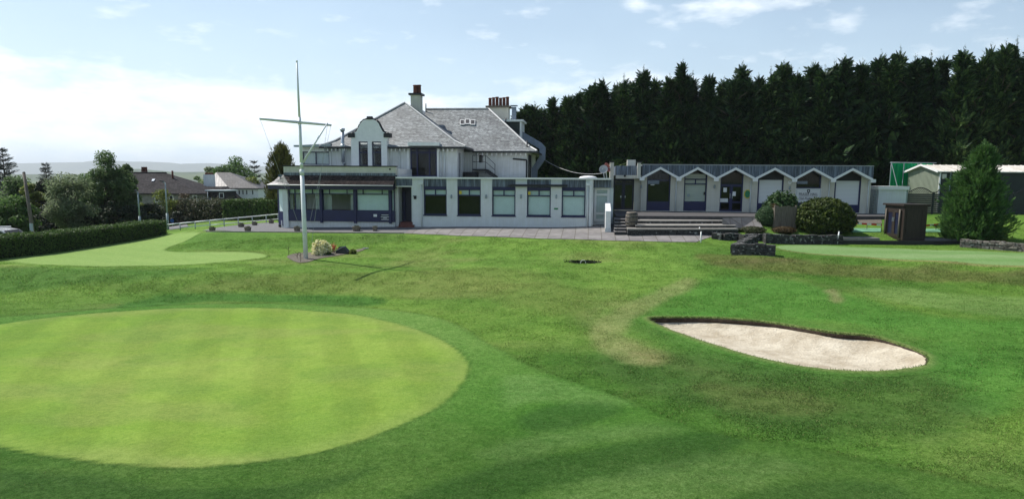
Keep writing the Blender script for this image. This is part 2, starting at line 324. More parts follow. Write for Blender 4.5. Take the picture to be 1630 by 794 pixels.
# ------------------------------------------------------------------ mesh building
class MB:
    def __init__(s): s.v, s.f, s.m, s.sm = [], [], [], []
    def add(s, vs, fs, mi=0, smooth=False):
        b = len(s.v); s.v += [tuple(v) for v in vs]
        for f in fs:
            s.f.append([b + i for i in f]); s.m.append(mi); s.sm.append(smooth)
        return s
    def box(s, x0, x1, y0, y1, z0, z1, mi=0):
        x0, x1 = min(x0, x1), max(x0, x1); y0, y1 = min(y0, y1), max(y0, y1); z0, z1 = min(z0, z1), max(z0, z1)
        return s.add([(x0, y0, z0), (x1, y0, z0), (x1, y1, z0), (x0, y1, z0), (x0, y0, z1), (x1, y0, z1), (x1, y1, z1), (x0, y1, z1)],
                     [(0, 3, 2, 1), (4, 5, 6, 7), (0, 1, 5, 4), (1, 2, 6, 5), (2, 3, 7, 6), (3, 0, 4, 7)], mi)
    def prism(s, pts, d, mi=0):
        """closed polygon of 3-D points swept along the vector d"""
        n = len(pts); P = [Vector(p) for p in pts]; d = Vector(d)
        return s.add(P + [p + d for p in P], [tuple(range(n))[::-1], tuple(range(n, 2 * n))] + [(i, (i + 1) % n, n + (i + 1) % n, n + i) for i in range(n)], mi)
    def tube(s, p0, p1, r0, r1=None, n=10, mi=0, caps=True):
        r1 = r0 if r1 is None else r1
        p0, p1 = Vector(p0), Vector(p1); d = (p1 - p0).normalized()
        a = d.orthogonal().normalized(); b = d.cross(a)
        vs = []
        for (p, r) in ((p0, r0), (p1, r1)):
            for i in range(n):
                t = 2 * math.pi * i / n; vs.append(p + a * (r * math.cos(t)) + b * (r * math.sin(t)))
        base = len(s.v); s.add(vs, [(i, (i + 1) % n, n + (i + 1) % n, n + i) for i in range(n)], mi, n > 6)
        if caps:
            s.f.append([base + i for i in range(n)][::-1]); s.m.append(mi); s.sm.append(False)
            s.f.append([base + n + i for i in range(n)]); s.m.append(mi); s.sm.append(False)
        return s
    def path(s, pts, r, n=8, mi=0):
        for a, b in zip(pts[:-1], pts[1:]): s.tube(a, b, r, r, n, mi)
        return s
    def lathe(s, prof, c=(0, 0, 0), n=20, mi=0):
        c = Vector(c); vs = []
        for (r, z) in prof:
            for i in range(n):
                t = 2 * math.pi * i / n; vs.append((c.x + r * math.cos(t), c.y + r * math.sin(t), c.z + z))
        fs = []
        for k in range(len(prof) - 1):
            for i in range(n): fs.append((k * n + i, k * n + (i + 1) % n, (k + 1) * n + (i + 1) % n, (k + 1) * n + i))
        s.add(vs, fs, mi, True)
        b = len(s.v) - n * len(prof)
        s.f.append([b + i for i in range(n)][::-1]); s.m.append(mi); s.sm.append(False)
        b2 = len(s.v) - n
        s.f.append([b2 + i for i in range(n)]); s.m.append(mi); s.sm.append(False)
        return s
    def wall_u(s, u0, u1, z0, z1, v0, v1, holes=(), mi=0):
        """solid wall in the u-z plane between depths v0 and v1 with rectangular openings"""
        us = sorted({u0, u1, *[h[0] for h in holes], *[h[1] for h in holes]}); zs = sorted({z0, z1, *[h[2] for h in holes], *[h[3] for h in holes]})
        us = [u for u in us if u0 - 1e-6 <= u <= u1 + 1e-6]; zs = [z for z in zs if z0 - 1e-6 <= z <= z1 + 1e-6]
        def solid(i, j):
            if i < 0 or j < 0 or i >= len(us) - 1 or j >= len(zs) - 1: return False
            cu, cz = (us[i] + us[i + 1]) / 2, (zs[j] + zs[j + 1]) / 2
            return not any(h[0] < cu < h[1] and h[2] < cz < h[3] for h in holes)
        for i in range(len(us) - 1):
            for j in range(len(zs) - 1):
                if not solid(i, j): continue
                a, b, c, d = us[i], us[i + 1], zs[j], zs[j + 1]
                s.add([(a, v0, c), (b, v0, c), (b, v0, d), (a, v0, d)], [(0, 1, 2, 3)], mi)
                s.add([(a, v1, c), (b, v1, c), (b, v1, d), (a, v1, d)], [(3, 2, 1, 0)], mi)
                if not solid(i - 1, j): s.add([(a, v0, c), (a, v0, d), (a, v1, d), (a, v1, c)], [(0, 1, 2, 3)], mi)
                if not solid(i + 1, j): s.add([(b, v0, c), (b, v0, d), (b, v1, d), (b, v1, c)], [(3, 2, 1, 0)], mi)
                if not solid(i, j - 1): s.add([(a, v0, c), (b, v0, c), (b, v1, c), (a, v1, c)], [(3, 2, 1, 0)], mi)
                if not solid(i, j + 1): s.add([(a, v0, d), (b, v0, d), (b, v1, d), (a, v1, d)], [(0, 1, 2, 3)], mi)
        return s
    def wall_v(s, v0, v1, z0, z1, u0, u1, holes=(), mi=0):
        t = MB().wall_u(v0, v1, z0, z1, u0, u1, holes, mi)
        return s.add([(v[1], v[0], v[2]) for v in t.v], [f[::-1] for f in t.f], mi)
    def slab(s, pts, t, mi=0):
        """sloping sheet of thickness t under the polygon pts"""
        return s.prism(pts, (0, 0, -t), mi)
    def build(s, name, mats, parent=None, loc=None):
        me = bpy.data.meshes.new(name); me.from_pydata(s.v, [], s.f)
        for m in (mats if isinstance(mats, (list, tuple)) else [mats]): me.materials.append(M[m] if isinstance(m, str) else m)
        me.polygons.foreach_set('material_index', s.m); me.polygons.foreach_set('use_smooth', s.sm); me.update()
        o = bpy.data.objects.new(name, me); COL.objects.link(o)
        if parent: o.parent = parent
        if loc is not None: o.location = loc
        return o
def np_mesh(name, V, Q, mats, mi=None, smooth=False):
    me = bpy.data.meshes.new(name); n = len(V); k = Q.shape[1]
    me.vertices.add(n); me.vertices.foreach_set('co', V.astype(np.float32).ravel())
    me.loops.add(len(Q) * k); me.loops.foreach_set('vertex_index', Q.astype(np.int32).ravel())
    me.polygons.add(len(Q)); me.polygons.foreach_set('loop_start', np.arange(0, len(Q) * k, k, dtype=np.int32))
    for m in (mats if isinstance(mats, (list, tuple)) else [mats]): me.materials.append(M[m] if isinstance(m, str) else m)
    if mi is not None: me.polygons.foreach_set('material_index', mi.astype(np.int32))
    me.polygons.foreach_set('use_smooth', np.full(len(Q), smooth)); me.update(calc_edges=True)
    return me
def link(name, me, parent=None, loc=None, rz=0):
    o = bpy.data.objects.new(name, me); COL.objects.link(o)
    if parent: o.parent = parent
    if loc is not None: o.location = loc
    o.rotation_euler.z = rz
    return o
def empty(name, loc=(0, 0, 0), rz=0, parent=None):
    o = bpy.data.objects.new(name, None); COL.objects.link(o); o.location = loc; o.rotation_euler.z = rz; o.empty_display_size = .2
    if parent: o.parent = parent
    return o
def tag(o, label, cat, group=None):
    o['label'] = label; o['category'] = cat
    if group: o['group'] = group
    return o
def struct(o): o['kind'] = 'structure'; return o
def copy_thing(o, loc=None, label=None, rz=None, scale=None, parent=None):
    c = o.copy(); COL.objects.link(c)
    if parent: c.parent = parent
    if loc is not None: c.location = loc
    if label: c['label'] = label
    if rz is not None: c.rotation_euler.z = rz
    if scale is not None: c.scale = scale
    for ch in o.children: copy_thing(ch, parent=c)
    return c

# ------------------------------------------------------------------ terrain
def zhit(px, py, z):
    p = at_z(px, py, z); return (p.y, z)
COLS = {
 -400: [(900, -2.75), (794, -2.65), (650, -2.5), (560, -2.3), (517, -2.15), (480, -2.0), (430, -1.5), (415, -1.4)],
 0:    [(900, -2.75), (794, -2.65), (650, -2.5), (560, -2.3), (517, -2.15), (480, -2.08), (468, -2.0), (432, -1.45), (415, -1.35), (408, -1.35)],
 130:  [(900, -2.75), (794, -2.68), (650, -2.55), (550, -2.32), (496, -2.12), (480, -2.12), (469, -2.05), (434, -1.42), (424, -1.32), (400, -1.28), (388, -1.2)],
 270:  [(900, -2.75), (794, -2.68), (650, -2.55), (550, -2.3), (492, -2.1), (478, -2.12), (470, -2.05), (436, -1.42), (422, -1.3), (400, -1.2), (385, -1.05), (371, -.85)],
 330:  [(900, -2.75), (794, -2.68), (650, -2.55), (550, -2.3), (492, -2.1), (478, -2.12), (470, -2.05), (436, -1.42), (421, -1.28), (404, -1.2), (396, -1.12), (369, -.42), (362, -.4)],
 487:  [(900, -2.75), (794, -2.68), (650, -2.55), (550, -2.3), (492, -2.1), (478, -2.12), (468, -2.04), (434, -1.42), (411, -1.2), (396, -1.06), (370, -.33), (362, -.22)],
 620:  [(900, -2.75), (794, -2.68), (650, -2.5), (560, -2.3), (500, -2.1), (478, -2.0), (462, -1.85), (432, -1.4), (410, -1.2), (390, -.85), (371, -.28), (361, -.1)],
 760:  [(900, -2.75), (794, -2.7), (650, -2.5), (560, -2.3), (510, -2.1), (470, -1.8), (440, -1.42), (430, -1.32), (405, -.98), (376, -.3), (362, -.02)],
 900:  [(900, -2.75), (794, -2.7), (650, -2.45), (560, -2.2), (500, -1.92), (450, -1.45), (410, -.9), (381, -.3), (364, 0)],
 1060: [(900, -2.7), (794, -2.6), (650, -2.4), (580, -2.25), (530, -2.1), (490, -1.85), (440, -1.3), (410, -.85), (385, -.3), (373, -.05)],
 1200: [(900, -2.7), (794, -2.6), (650, -2.4), (580, -2.2), (540, -2.05), (500, -1.85), (450, -1.35), (425, -1.02), (408, -.6), (395, -.5), (383, -.32)],
 1330: [(900, -2.7), (794, -2.6), (650, -2.35), (594, -2.15), (520, -1.85), (470, -1.55), (446, -1.36), (410, -.62), (388, -.5)],
 1480: [(900, -2.6), (794, -2.5), (650, -2.25), (575, -2.05), (520, -1.8), (470, -1.5), (452, -1.4), (417, -.66), (390, -.52)],
 1630: [(900, -2.5), (794, -2.4), (650, -2.2), (575, -1.95), (520, -1.7), (470, -1.45), (459, -1.4), (425, -.7), (399, -.56)],
 2100: [(900, -2.5), (794, -2.4), (650, -2.2), (575, -1.95), (520, -1.7), (470, -1.45), (459, -1.4), (429, -.72), (402, -.56)],
}
TAIL = {-400: [(60, -2), (90, -5)], 0: [(48, -1.6), (60, -2.4), (90, -5)], 130: [(50, -1.2), (62, -2.2), (90, -5)], 270: [(56, -.85), (66, -1.6), (90, -4)], 330: [(48, -.4), (56, -.38), (68, -1.0), (90, -3.5)],
        487: [(50, -.2), (70, -.6), (90, -2)], 620: [(50, 0), (70, 0)], 760: [(50, 0), (70, .3)], 900: [(50, 0), (70, .5)],
        1060: [(42.5, .0), (45, .4), (50, .6), (70, .8)], 1200: [(40.6, -.25), (41.6, .0), (43.5, .45), (47, .72), (70, .8)],
        1330: [(41.2, -.4), (42.2, -.12), (44, .25), (47, .68), (70, .8)], 1480: [(42.0, -.3), (44, .25), (47, .68), (70, .8)], 1630: [(39.5, -.5), (41.5, -.1), (44, .3), (48, .7), (70, .8)],
        2100: [(39.5, -.5), (41.5, -.1), (44, .3), (48, .7), (70, .8)]}
YG = np.arange(6, 92, .1)
_px = sorted(COLS)
prof = []
for p in _px:
    pts = sorted([zhit(p, py, z) for (py, z) in COLS[p]]); 
    pts = pts + [t for t in TAIL[p] if t[0] > pts[-1][0] + .3]
    ys, zs = np.array(pts).T
    z = np.interp(YG, ys, zs)
    k = np.exp(-.5 * (np.arange(-12, 13) * .1 / .28) ** 2); k /= k.sum()
    prof.append(np.convolve(np.pad(z, 12, mode='edge'), k, mode='valid'))
prof = np.array(prof)
PXG = np.arange(-400, 2101, 20.0)
TAB = np.array([np.interp(PXG, _px, prof[:, j]) for j in range(len(YG))])
kk = np.exp(-.5 * (np.arange(-4, 5) / 1.1) ** 2); kk /= kk.sum()
TAB = np.apply_along_axis(lambda r: np.convolve(np.pad(r, 4, mode='edge'), kk, mode='valid'), 1, TAB)
cp, sp_ = math.cos(PITCH), math.sin(PITCH)
def terr(x, y):
    x = np.asarray(x, float); y = np.asarray(y, float)
    yc = np.clip(y, 9, 91)
    z0 = np.interp(yc, [9, 16, 26, 34, 43, 60], [-2.75, -2.6, -2.1, -1.35, -.25, 0]) - CAMZ
    xr, zr = x * 1.0, z0
    dep = yc * cp - zr * sp_
    vv = yc * sp_ + zr * cp
    cr, sr = math.cos(ROLL), math.sin(ROLL)
    px = CX + F * (xr * cr + vv * sr) / dep
    px = np.clip(px, -399, 2099)
    fi = (px + 400) / 20; i = np.clip(fi.astype(int), 0, len(PXG) - 2); fx = fi - i
    fj = (yc - 6) / .1; j = np.clip(fj.astype(int), 0, len(YG) - 2); fy = fj - j
    z = TAB[j, i] * (1 - fx) * (1 - fy) + TAB[j, i + 1] * fx * (1 - fy) + TAB[j + 1, i] * (1 - fx) * fy + TAB[j + 1, i + 1] * fx * fy
    near = np.clip((42 - y) / 4, 0, 1) * np.clip((y - 8) / 4, 0, 1)
    und = .035 * np.sin(x * .55 + 1.3 * np.sin(y * .31)) * np.sin(y * .5 + .7 * np.sin(x * .4)) + .018 * np.sin(x * 1.3 + y * .8) * np.sin(y * 1.1 - x * .5)
    z = z + und * near
    d = np.hypot(np.maximum(y - 91, 0), np.maximum(np.abs(x) - 160, 0))
    t = np.clip(d / 900, 0, 1); z = z * (1 - np.clip(d / 200, 0, 1)) + (-14 * (t ** .7)) * np.clip(d / 200, 0, 1)
    return z
def tz(x, y): return float(terr(x, y))
def gh(px, py):
    """the point of the ground seen along one line of sight"""
    d = ray(px, py); k = 8.0
    while k < 400:
        p = Vector((0, 0, CAMZ)) + d * k
        if p.z <= tz(p.x, p.y): break
        k += .12
    lo, hi = k - .12, k
    for _ in range(12):
        mid = (lo + hi) / 2; p = Vector((0, 0, CAMZ)) + d * mid
        if p.z <= tz(p.x, p.y): hi = mid
        else: lo = mid
    p = Vector((0, 0, CAMZ)) + d * hi
    return Vector((p.x, p.y, tz(p.x, p.y)))
def outline(pts, n=140, smooth=True):
    P = np.array([tuple(gh(*p))[:2] for p in pts])
    if not smooth: return P
    m = len(P); out = []
    for i in range(m):
        p0, p1, p2, p3 = P[(i - 1) % m], P[i], P[(i + 1) % m], P[(i + 2) % m]
        for t in np.linspace(0, 1, max(2, n // m), endpoint=False):
            out.append(.5 * ((2 * p1) + (-p0 + p2) * t + (2 * p0 - 5 * p1 + 4 * p2 - p3) * t * t + (-p0 + 3 * p1 - 3 * p2 + p3) * t ** 3))
    return np.array(out)
def sdist(poly, x, y):
    """signed distance to a polygon, positive inside"""
    x = x.ravel(); y = y.ravel(); d = np.full(len(x), 1e9); ins = np.zeros(len(x), bool)
    bx0, by0 = poly.min(0) - 4; bx1, by1 = poly.max(0) + 4
    sel = (x > bx0) & (x < bx1) & (y > by0) & (y < by1)
    xs, ys = x[sel], y[sel]; dd = np.full(len(xs), 1e9); ii = np.zeros(len(xs), bool)
    for a, b in zip(poly, np.roll(poly, -1, 0)):
        e = b - a; L2 = (e ** 2).sum() + 1e-12
        t = np.clip(((xs - a[0]) * e[0] + (ys - a[1]) * e[1]) / L2, 0, 1)
        dd = np.minimum(dd, np.hypot(xs - a[0] - t * e[0], ys - a[1] - t * e[1]))
        c = (a[1] > ys) != (b[1] > ys)
        with np.errstate(divide='ignore', invalid='ignore'):
            xi = (b[0] - a[0]) * (ys - a[1]) / (b[1] - a[1]) + a[0]
        ii ^= c & (xs < xi)
    d[sel] = dd; ins[sel] = ii
    return np.where(ins, d, -np.minimum(d, 1e3))
GREEN = outline([(-20, 520), (100, 503), (200, 495), (330, 490), (450, 491), (560, 500), (650, 520), (715, 548), (746, 580), (735, 610), (700, 645), (640, 675), (560, 705), (460, 728), (330, 742), (200, 739), (100, 728), (0, 710), (-100, 680), (-165, 630), (-150, 570), (-90, 535)])
APRON = outline([(-300, 520), (-100, 512), (60, 500), (200, 489), (340, 483), (480, 484), (620, 493), (720, 513), (785, 550), (850, 584), (930, 612), (1010, 640), (1080, 672), (1180, 697), (1300, 715), (1450, 745), (1630, 786), (1690, 800), (1650, 880), (800, 900), (-300, 890), (-420, 700)], 220)
LEFTG = outline([(8, 414), (60, 403), (150, 389), (250, 376), (292, 370), (318, 370), (306, 378), (272, 392), (262, 398), (285, 401), (340, 401), (390, 401), (424, 406), (405, 412), (330, 419), (220, 423), (100, 422), (30, 418)], 160)
RIGHTG = outline([(1236, 392), (1300, 390), (1420, 395), (1540, 399), (1640, 403), (1720, 407), (1720, 426), (1640, 423), (1500, 415), (1350, 407), (1270, 401)], 140)
BUNK = outline([(1034, 509), (1060, 506), (1110, 506), (1170, 509), (1230, 515), (1290, 525), (1330, 531), (1390, 537), (1440, 552), (1470, 564), (1477, 573), (1470, 582), (1440, 588), (1385, 592), (1330, 590), (1270, 583), (1200, 568), (1130, 547), (1075, 528)], 190)

def grid_axis(lo, hi, step, far0, far1, n):
    mid = np.arange(lo, hi + 1e-6, step)
    a = lo - np.geomspace(step * 3, lo - far0, n)[::-1] if far0 < lo else np.array([])
    b = hi + np.geomspace(step * 3, far1 - hi, n) if far1 > hi else np.array([])
    return np.concatenate([a, mid, b])
gx = grid_axis(-22, 27, .13, -11000, 11000, 48); gy = grid_axis(9.5, 44.5, .13, -3500, 12500, 54)
GX, GY = np.meshgrid(gx, gy); nx, ny = len(gx), len(gy)
GZ = terr(GX, GY)
X, Y = GX.ravel(), GY.ravel()
sdB = sdist(BUNK, X, Y)
GZ = GZ.ravel() - np.where(sdB > -.16, 1.3, 0)
sm = lambda e0, e1, v: (lambda t: t * t * (3 - 2 * t))(np.clip((v - e0) / (e1 - e0), 0, 1))
def vnoise(x, y, s, seed):
    r = np.random.default_rng(seed); T = r.random((128, 128))
    u, v = x / s, y / s; i, j = np.floor(u).astype(int), np.floor(v).astype(int); fu, fv = u - i, v - j
    fu, fv = fu * fu * (3 - 2 * fu), fv * fv * (3 - 2 * fv); g = lambda a, b: T[a % 128, b % 128]
    return (g(i, j) * (1 - fu) + g(i + 1, j) * fu) * (1 - fv) + (g(i, j + 1) * (1 - fu) + g(i + 1, j + 1) * fu) * fv
def fbm(x, y, s, seed, o=4):
    return sum(vnoise(x, y, s / 2 ** k, seed + k) * .5 ** k for k in range(o)) / sum(.5 ** k for k in range(o))
ZP = lambda *p: outline(p, 60)
MOWDARK = [ZP((825, 668), (860, 648), (950, 638), (990, 655), (920, 676), (850, 686)), ZP((630, 800), (700, 765), (800, 736), (920, 714), (1030, 697), (1110, 686), (1190, 700), (1150, 722), (1060, 752), (960, 764), (860, 782), (790, 806)), ZP((1110, 802), (1200, 780), (1320, 760), (1410, 766), (1450, 790), (1400, 812)), ZP((-60, 750), (60, 748), (180, 762), (300, 775), (460, 770), (600, 740), (560, 770), (420, 802), (100, 802), (-60, 790))]
MOWLIGHT = [ZP((800, 600), (860, 598), (960, 625), (1010, 645), (950, 640), (850, 640), (800, 650)), ZP((760, 720), (860, 690), (960, 680), (1050, 672), (1100, 684), (1030, 694), (920, 711), (800, 733)), ZP((880, 775), (1000, 752), (1160, 722), (1300, 740), (1200, 772), (1060, 800), (900, 800))]
ZONES = [(ZP((-60, 428), (120, 427), (250, 429), (330, 426), (300, 437), (200, 446), (120, 454), (0, 467), (-60, 469)), (.055, .125, .022), .8, .45),  # bank zone: longer rough, with the slope's self-shade put into the colour
 (ZP((180, 491), (250, 471), (330, 467), (420, 468), (520, 470), (610, 478), (570, 488), (480, 482), (350, 480), (260, 486)), (.045, .115, .020), .9, .3),
 (ZP((300, 462), (360, 443), (480, 437), (600, 433), (720, 431), (820, 452), (780, 472), (640, 472), (560, 466), (420, 463)), (.115, .145, .036), .55, .5),
 (ZP((1110, 404), (1240, 411), (1350, 421), (1500, 429), (1640, 433), (1720, 436), (1720, 456), (1640, 453), (1480, 449), (1340, 441), (1230, 433), (1130, 420)), (.10, .115, .032), .8, .25),
 (ZP((312, 372), (440, 371.5), (640, 374), (600, 388), (470, 396), (330, 397.5), (296, 393)), (.075, .15, .026), .8, .3),
 (ZP((1020, 470), (1160, 440), (1300, 455), (1480, 500), (1640, 520), (1640, 640), (1500, 640), (1492, 560), (1400, 525), (1240, 505), (1060, 500)), (.055, .15, .024), .75, .6),
 (ZP((1080, 560), (1200, 580), (1340, 600), (1480, 600), (1560, 640), (1500, 690), (1300, 690), (1120, 650), (1000, 610), (960, 570)), (.040, .082, .018), .7, .7),
 (ZP((1120, 610), (1260, 622), (1340, 650), (1260, 662), (1140, 640)), (.12, .115, .04), .28, .5),
 (ZP((940, 540), (965, 500), (1040, 465), (1090, 442), (1110, 452), (1050, 485), (1000, 515), (1000, 545), (1050, 572), (1010, 580)), (.19, .20, .075), .6, .25),
 (ZP((1000, 560), (1030, 552), (1060, 565), (1040, 580)), (.2, .16, .07), .28, .35),
 (ZP((1310, 462), (1330, 460), (1342, 475), (1330, 482), (1318, 470)), (.24, .20, .10), .5, .2),
 (ZP((1375, 458), (1420, 456), (1520, 470), (1640, 476), (1640, 505), (1500, 492), (1400, 475)), (.13, .20, .055), .6, .5),
 (ZP((700, 440), (760, 425), (860, 435), (940, 480), (900, 500), (800, 480)), (.13, .165, .04), .5, .6)]
def grass_colour(X, Y):
    """mown grass kinds: rough, collar, fairway stripes, greens, dry patches"""
    n1 = fbm(X, Y, 5.0, 11); n2 = fbm(X, Y, 1.3, 31); n3 = fbm(X * .6, Y * 1.6, 2.4, 51)
    C = lambda *c: np.array(c)[None, :]
    lerp = lambda a, b, t: a + (b - a) * np.clip(t, 0, 1)[:, None]
    rough = lerp(C(.050, .115, .018), C(.105, .18, .030), (n1 - .28) * 2.1)
    dry = sm(.52, .74, .55 * n3 + .45 * fbm(X, Y, 3.5, 77))
    # the lawn towards the house and the knoll are drier and yellower
    up = sm(26.5, 34, Y) * sm(14, 6, X)
    rough = lerp(rough, C(.118, .198, .036) * (0.8 + .4 * n2)[:, None], .62 * up)
    rough = lerp(rough, C(.20, .17, .075), dry * (.20 + .24 * up) * (.3 + .7 * n2))
    # mown lines on the lawn, broad and faint
    ln = np.sin((X * .35 + Y) * 2.6 + 1.5 * n1); rough *= (1 + .07 * ln * up)[:, None]
    rings = np.zeros(len(X))
    ap = sdist(APRON, X, Y); g = sdist(GREEN, X, Y); lg = sdist(LEFTG, X, Y); rg = sdist(RIGHTG, X, Y); b = sdB_of(X, Y)
    # mower passes curving round the bunker
    rings = np.sin(b * 3.1 + 1.2 * n1) * sm(-6.5, -1.2, b) * sm(-.1, -.6, b)
    rough *= (1 + .11 * rings)[:, None]
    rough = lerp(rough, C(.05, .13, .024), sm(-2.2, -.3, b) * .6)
    rough = lerp(rough, C(.19, .18, .075), sm(-.28, -.05, b) * .45 + .5 * np.exp(-((b + 2.1) / .55) ** 2) * sm(8, 5.5, X) * n2)
    fair = lerp(C(.062, .155, .022), C(.125, .22, .045), (n1 - .3) * 1.6 + .15)
    for poly in MOWDARK: fair = lerp(fair, C(.034, .092, .018) * (.8 + .4 * n1)[:, None], sm(-.20, .25, sdist(poly, X, Y) + .35 * (n2 - .5)) * .60)
    for poly in MOWLIGHT: fair = lerp(fair, C(.135, .235, .062) * (.85 + .3 * n1)[:, None], sm(-.3, .35, sdist(poly, X, Y) + .35 * (n2 - .5)) * .45)
    for (poly, c_, k_, e_) in ZONES:
        z_ = sm(-e_, e_, sdist(poly, X, Y) + e_ * 1.6 * (n2 - .5)); rough = lerp(rough, C(*c_) * (.66 + .68 * (.5 * n2 + .5 * n3))[:, None], z_ * k_)
    rough = rough * np.array([1.22, 1.26, 1.30])[None]; fair = fair * np.array([1.10, 1.12, 1.22])[None] * (1 - .30 * sm(17.5, 13.5, Y + .6 * (n1 - .5)))[:, None]
    col = lerp(rough, fair, sm(-.05, .07, ap))
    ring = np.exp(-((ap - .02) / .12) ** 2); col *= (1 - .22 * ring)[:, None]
    green = lerp(C(.160, .275, .038), C(.255, .345, .072), (n1 - .3) * 1.5)
    sx = X * math.cos(R(17.5)) + Y * math.sin(R(17.5))
    stg = sm(-.35, .35, np.sin(sx * math.pi / 1.0 + .12 * np.sin(Y * .9) + .5 * (n2 - .5)))
    green = lerp(green * .925, green * 1.045, stg * (.75 + .5 * n2))
    green = lerp(green, C(.25, .25, .10), sm(.48, .7, n3) * .22); green = green * (1 + .13 * (fbm(X, Y, .45, 301, 3) - .5))[:, None]
    green = lerp(green, C(.11, .215, .04), sm(.55, .3, n2) * .3)
    green = lerp(green, C(.28, .30, .12), sm(.9, .1, g) * .16)
    green = green * .88
    col = lerp(col, green, sm(-.03, .05, g))
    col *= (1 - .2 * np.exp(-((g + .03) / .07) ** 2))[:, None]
    gl = lerp(C(.175, .275, .075), C(.21, .31, .09), n1 + (np.sin((X * .5 + Y) * 3.0) > 0) * .25)
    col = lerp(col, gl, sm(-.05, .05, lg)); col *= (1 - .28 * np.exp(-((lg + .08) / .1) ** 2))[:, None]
    gr = lerp(C(.14, .26, .08), C(.21, .31, .13), .9 * n3 + .35 * np.sin(Y * 2.2))
    gr = gr * .88
    col = lerp(col, gr, sm(-.05, .05, rg)); col = lerp(col, C(.27, .22, .11), np.exp(-((rg + .22) / .16) ** 2) * sm(38, 36, Y) * .75)
    # steep banks: longer grass, its self-shade darkened into the colour; crests paler and tan
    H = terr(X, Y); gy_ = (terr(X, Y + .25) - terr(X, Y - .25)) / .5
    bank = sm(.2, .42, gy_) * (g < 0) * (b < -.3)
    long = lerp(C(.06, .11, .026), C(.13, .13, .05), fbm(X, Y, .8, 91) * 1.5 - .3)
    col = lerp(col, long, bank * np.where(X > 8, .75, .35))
    crest = np.clip(gy_ - (terr(X, Y + .9) - terr(X, Y + .4)) / .5, 0, 1)
    col = lerp(col, C(.22, .19, .085), sm(.10, .35, crest) * .5 * (ap < -.2) * (.4 + n2))
    # worn trodden line by the corner of the paving
    return np.clip(col, .008, .5)
def sdB_of(X, Y): return sdist(BUNK, X, Y)
def clampd(d): return d
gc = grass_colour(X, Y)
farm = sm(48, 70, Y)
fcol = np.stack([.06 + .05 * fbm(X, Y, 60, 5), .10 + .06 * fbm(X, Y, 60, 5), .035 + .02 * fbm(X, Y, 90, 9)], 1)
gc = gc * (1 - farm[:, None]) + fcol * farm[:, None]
def grassmat():
    m = bpy.data.materials.new('mown_grass'); nt, N, L, P = nodes_of(m)
    a = N.new('ShaderNodeAttribute'); a.attribute_name = 'grass_colour'
    t = N.new('ShaderNodeTexCoord')
    def noise(scale, det, rough, stretch=(1, 1, 1)):
        mp = N.new('ShaderNodeMapping'); mp.inputs['Scale'].default_value = stretch; L.new(t.outputs['Object'], mp.inputs[0])
        n = N.new('ShaderNodeTexNoise'); n.inputs['Scale'].default_value = scale; n.inputs['Detail'].default_value = det; n.inputs['Roughness'].default_value = rough
        L.new(mp.outputs[0], n.inputs[0]); return n
    n1 = noise(9, 8, .75); n2 = noise(2.2, 5, .65, (1, 1.6, 1)); n3 = noise(34, 4, .7)
    def ramp(n, lo, hi, a0, a1):
        r = N.new('ShaderNodeValToRGB'); L.new(n.outputs[0], r.inputs[0]); r.color_ramp.elements[0].position = lo; r.color_ramp.elements[1].position = hi
        r.color_ramp.elements[0].color = (*a0, 1); r.color_ramp.elements[1].color = (*a1, 1); return r
    r1 = ramp(n1, .32, .68, (.56, .64, .5), (1.42, 1.34, 1.5)); r2 = ramp(n2, .3, .7, (.80, .89, .78), (1.22, 1.11, 1.22)); r3 = ramp(n3, .28, .72, (.50, .58, .46), (1.5, 1.42, 1.55))
    out = a.outputs['Color']
    for r in (r1, r2, r3):
        mx = N.new('ShaderNodeMix'); mx.data_type = 'RGBA'; mx.blend_type = 'MULTIPLY'; L.new(a.outputs['Alpha'], mx.inputs[0])
        L.new(out, mx.inputs[6]); L.new(r.outputs[0], mx.inputs[7]); out = mx.outputs[2]
    L.new(out, P.inputs['Base Color']); P.inputs['Roughness'].default_value = .85; P.inputs['Specular IOR Level'].default_value = .03
    ad = N.new('ShaderNodeMath'); ad.operation = 'ADD'; L.new(n1.outputs[0], ad.inputs[0]); L.new(n3.outputs[0], ad.inputs[1])
    b = N.new('ShaderNodeBump'); b.inputs['Strength'].default_value = .7; b.inputs['Distance'].default_value = .06
    L.new(ad.outputs[0], b.inputs['Height']); L.new(b.outputs[0], P.inputs['Normal'])
    sb = N.new('ShaderNodeMath'); sb.operation = 'MULTIPLY'; sb.inputs[1].default_value = .7; L.new(a.outputs['Alpha'], sb.inputs[0]); L.new(sb.outputs[0], b.inputs['Strength'])
    return m
M['grass'] = grassmat()
def paint(me, cols, alpha=None):
    at = me.attributes.new('grass_colour', 'FLOAT_COLOR', 'POINT')
    at.data.foreach_set('color', np.concatenate([cols, (np.ones(len(cols)) if alpha is None else alpha)[:, None]], 1).astype(np.float32).ravel())
idx = np.arange(nx * ny).reshape(ny, nx)
Q = np.stack([idx[:-1, :-1], idx[:-1, 1:], idx[1:, 1:], idx[1:, :-1]], -1).reshape(-1, 4)
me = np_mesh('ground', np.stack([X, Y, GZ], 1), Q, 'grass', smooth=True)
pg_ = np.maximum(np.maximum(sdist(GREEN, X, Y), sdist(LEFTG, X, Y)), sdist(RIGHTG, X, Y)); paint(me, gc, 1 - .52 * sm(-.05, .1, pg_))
struct(link('ground', me))

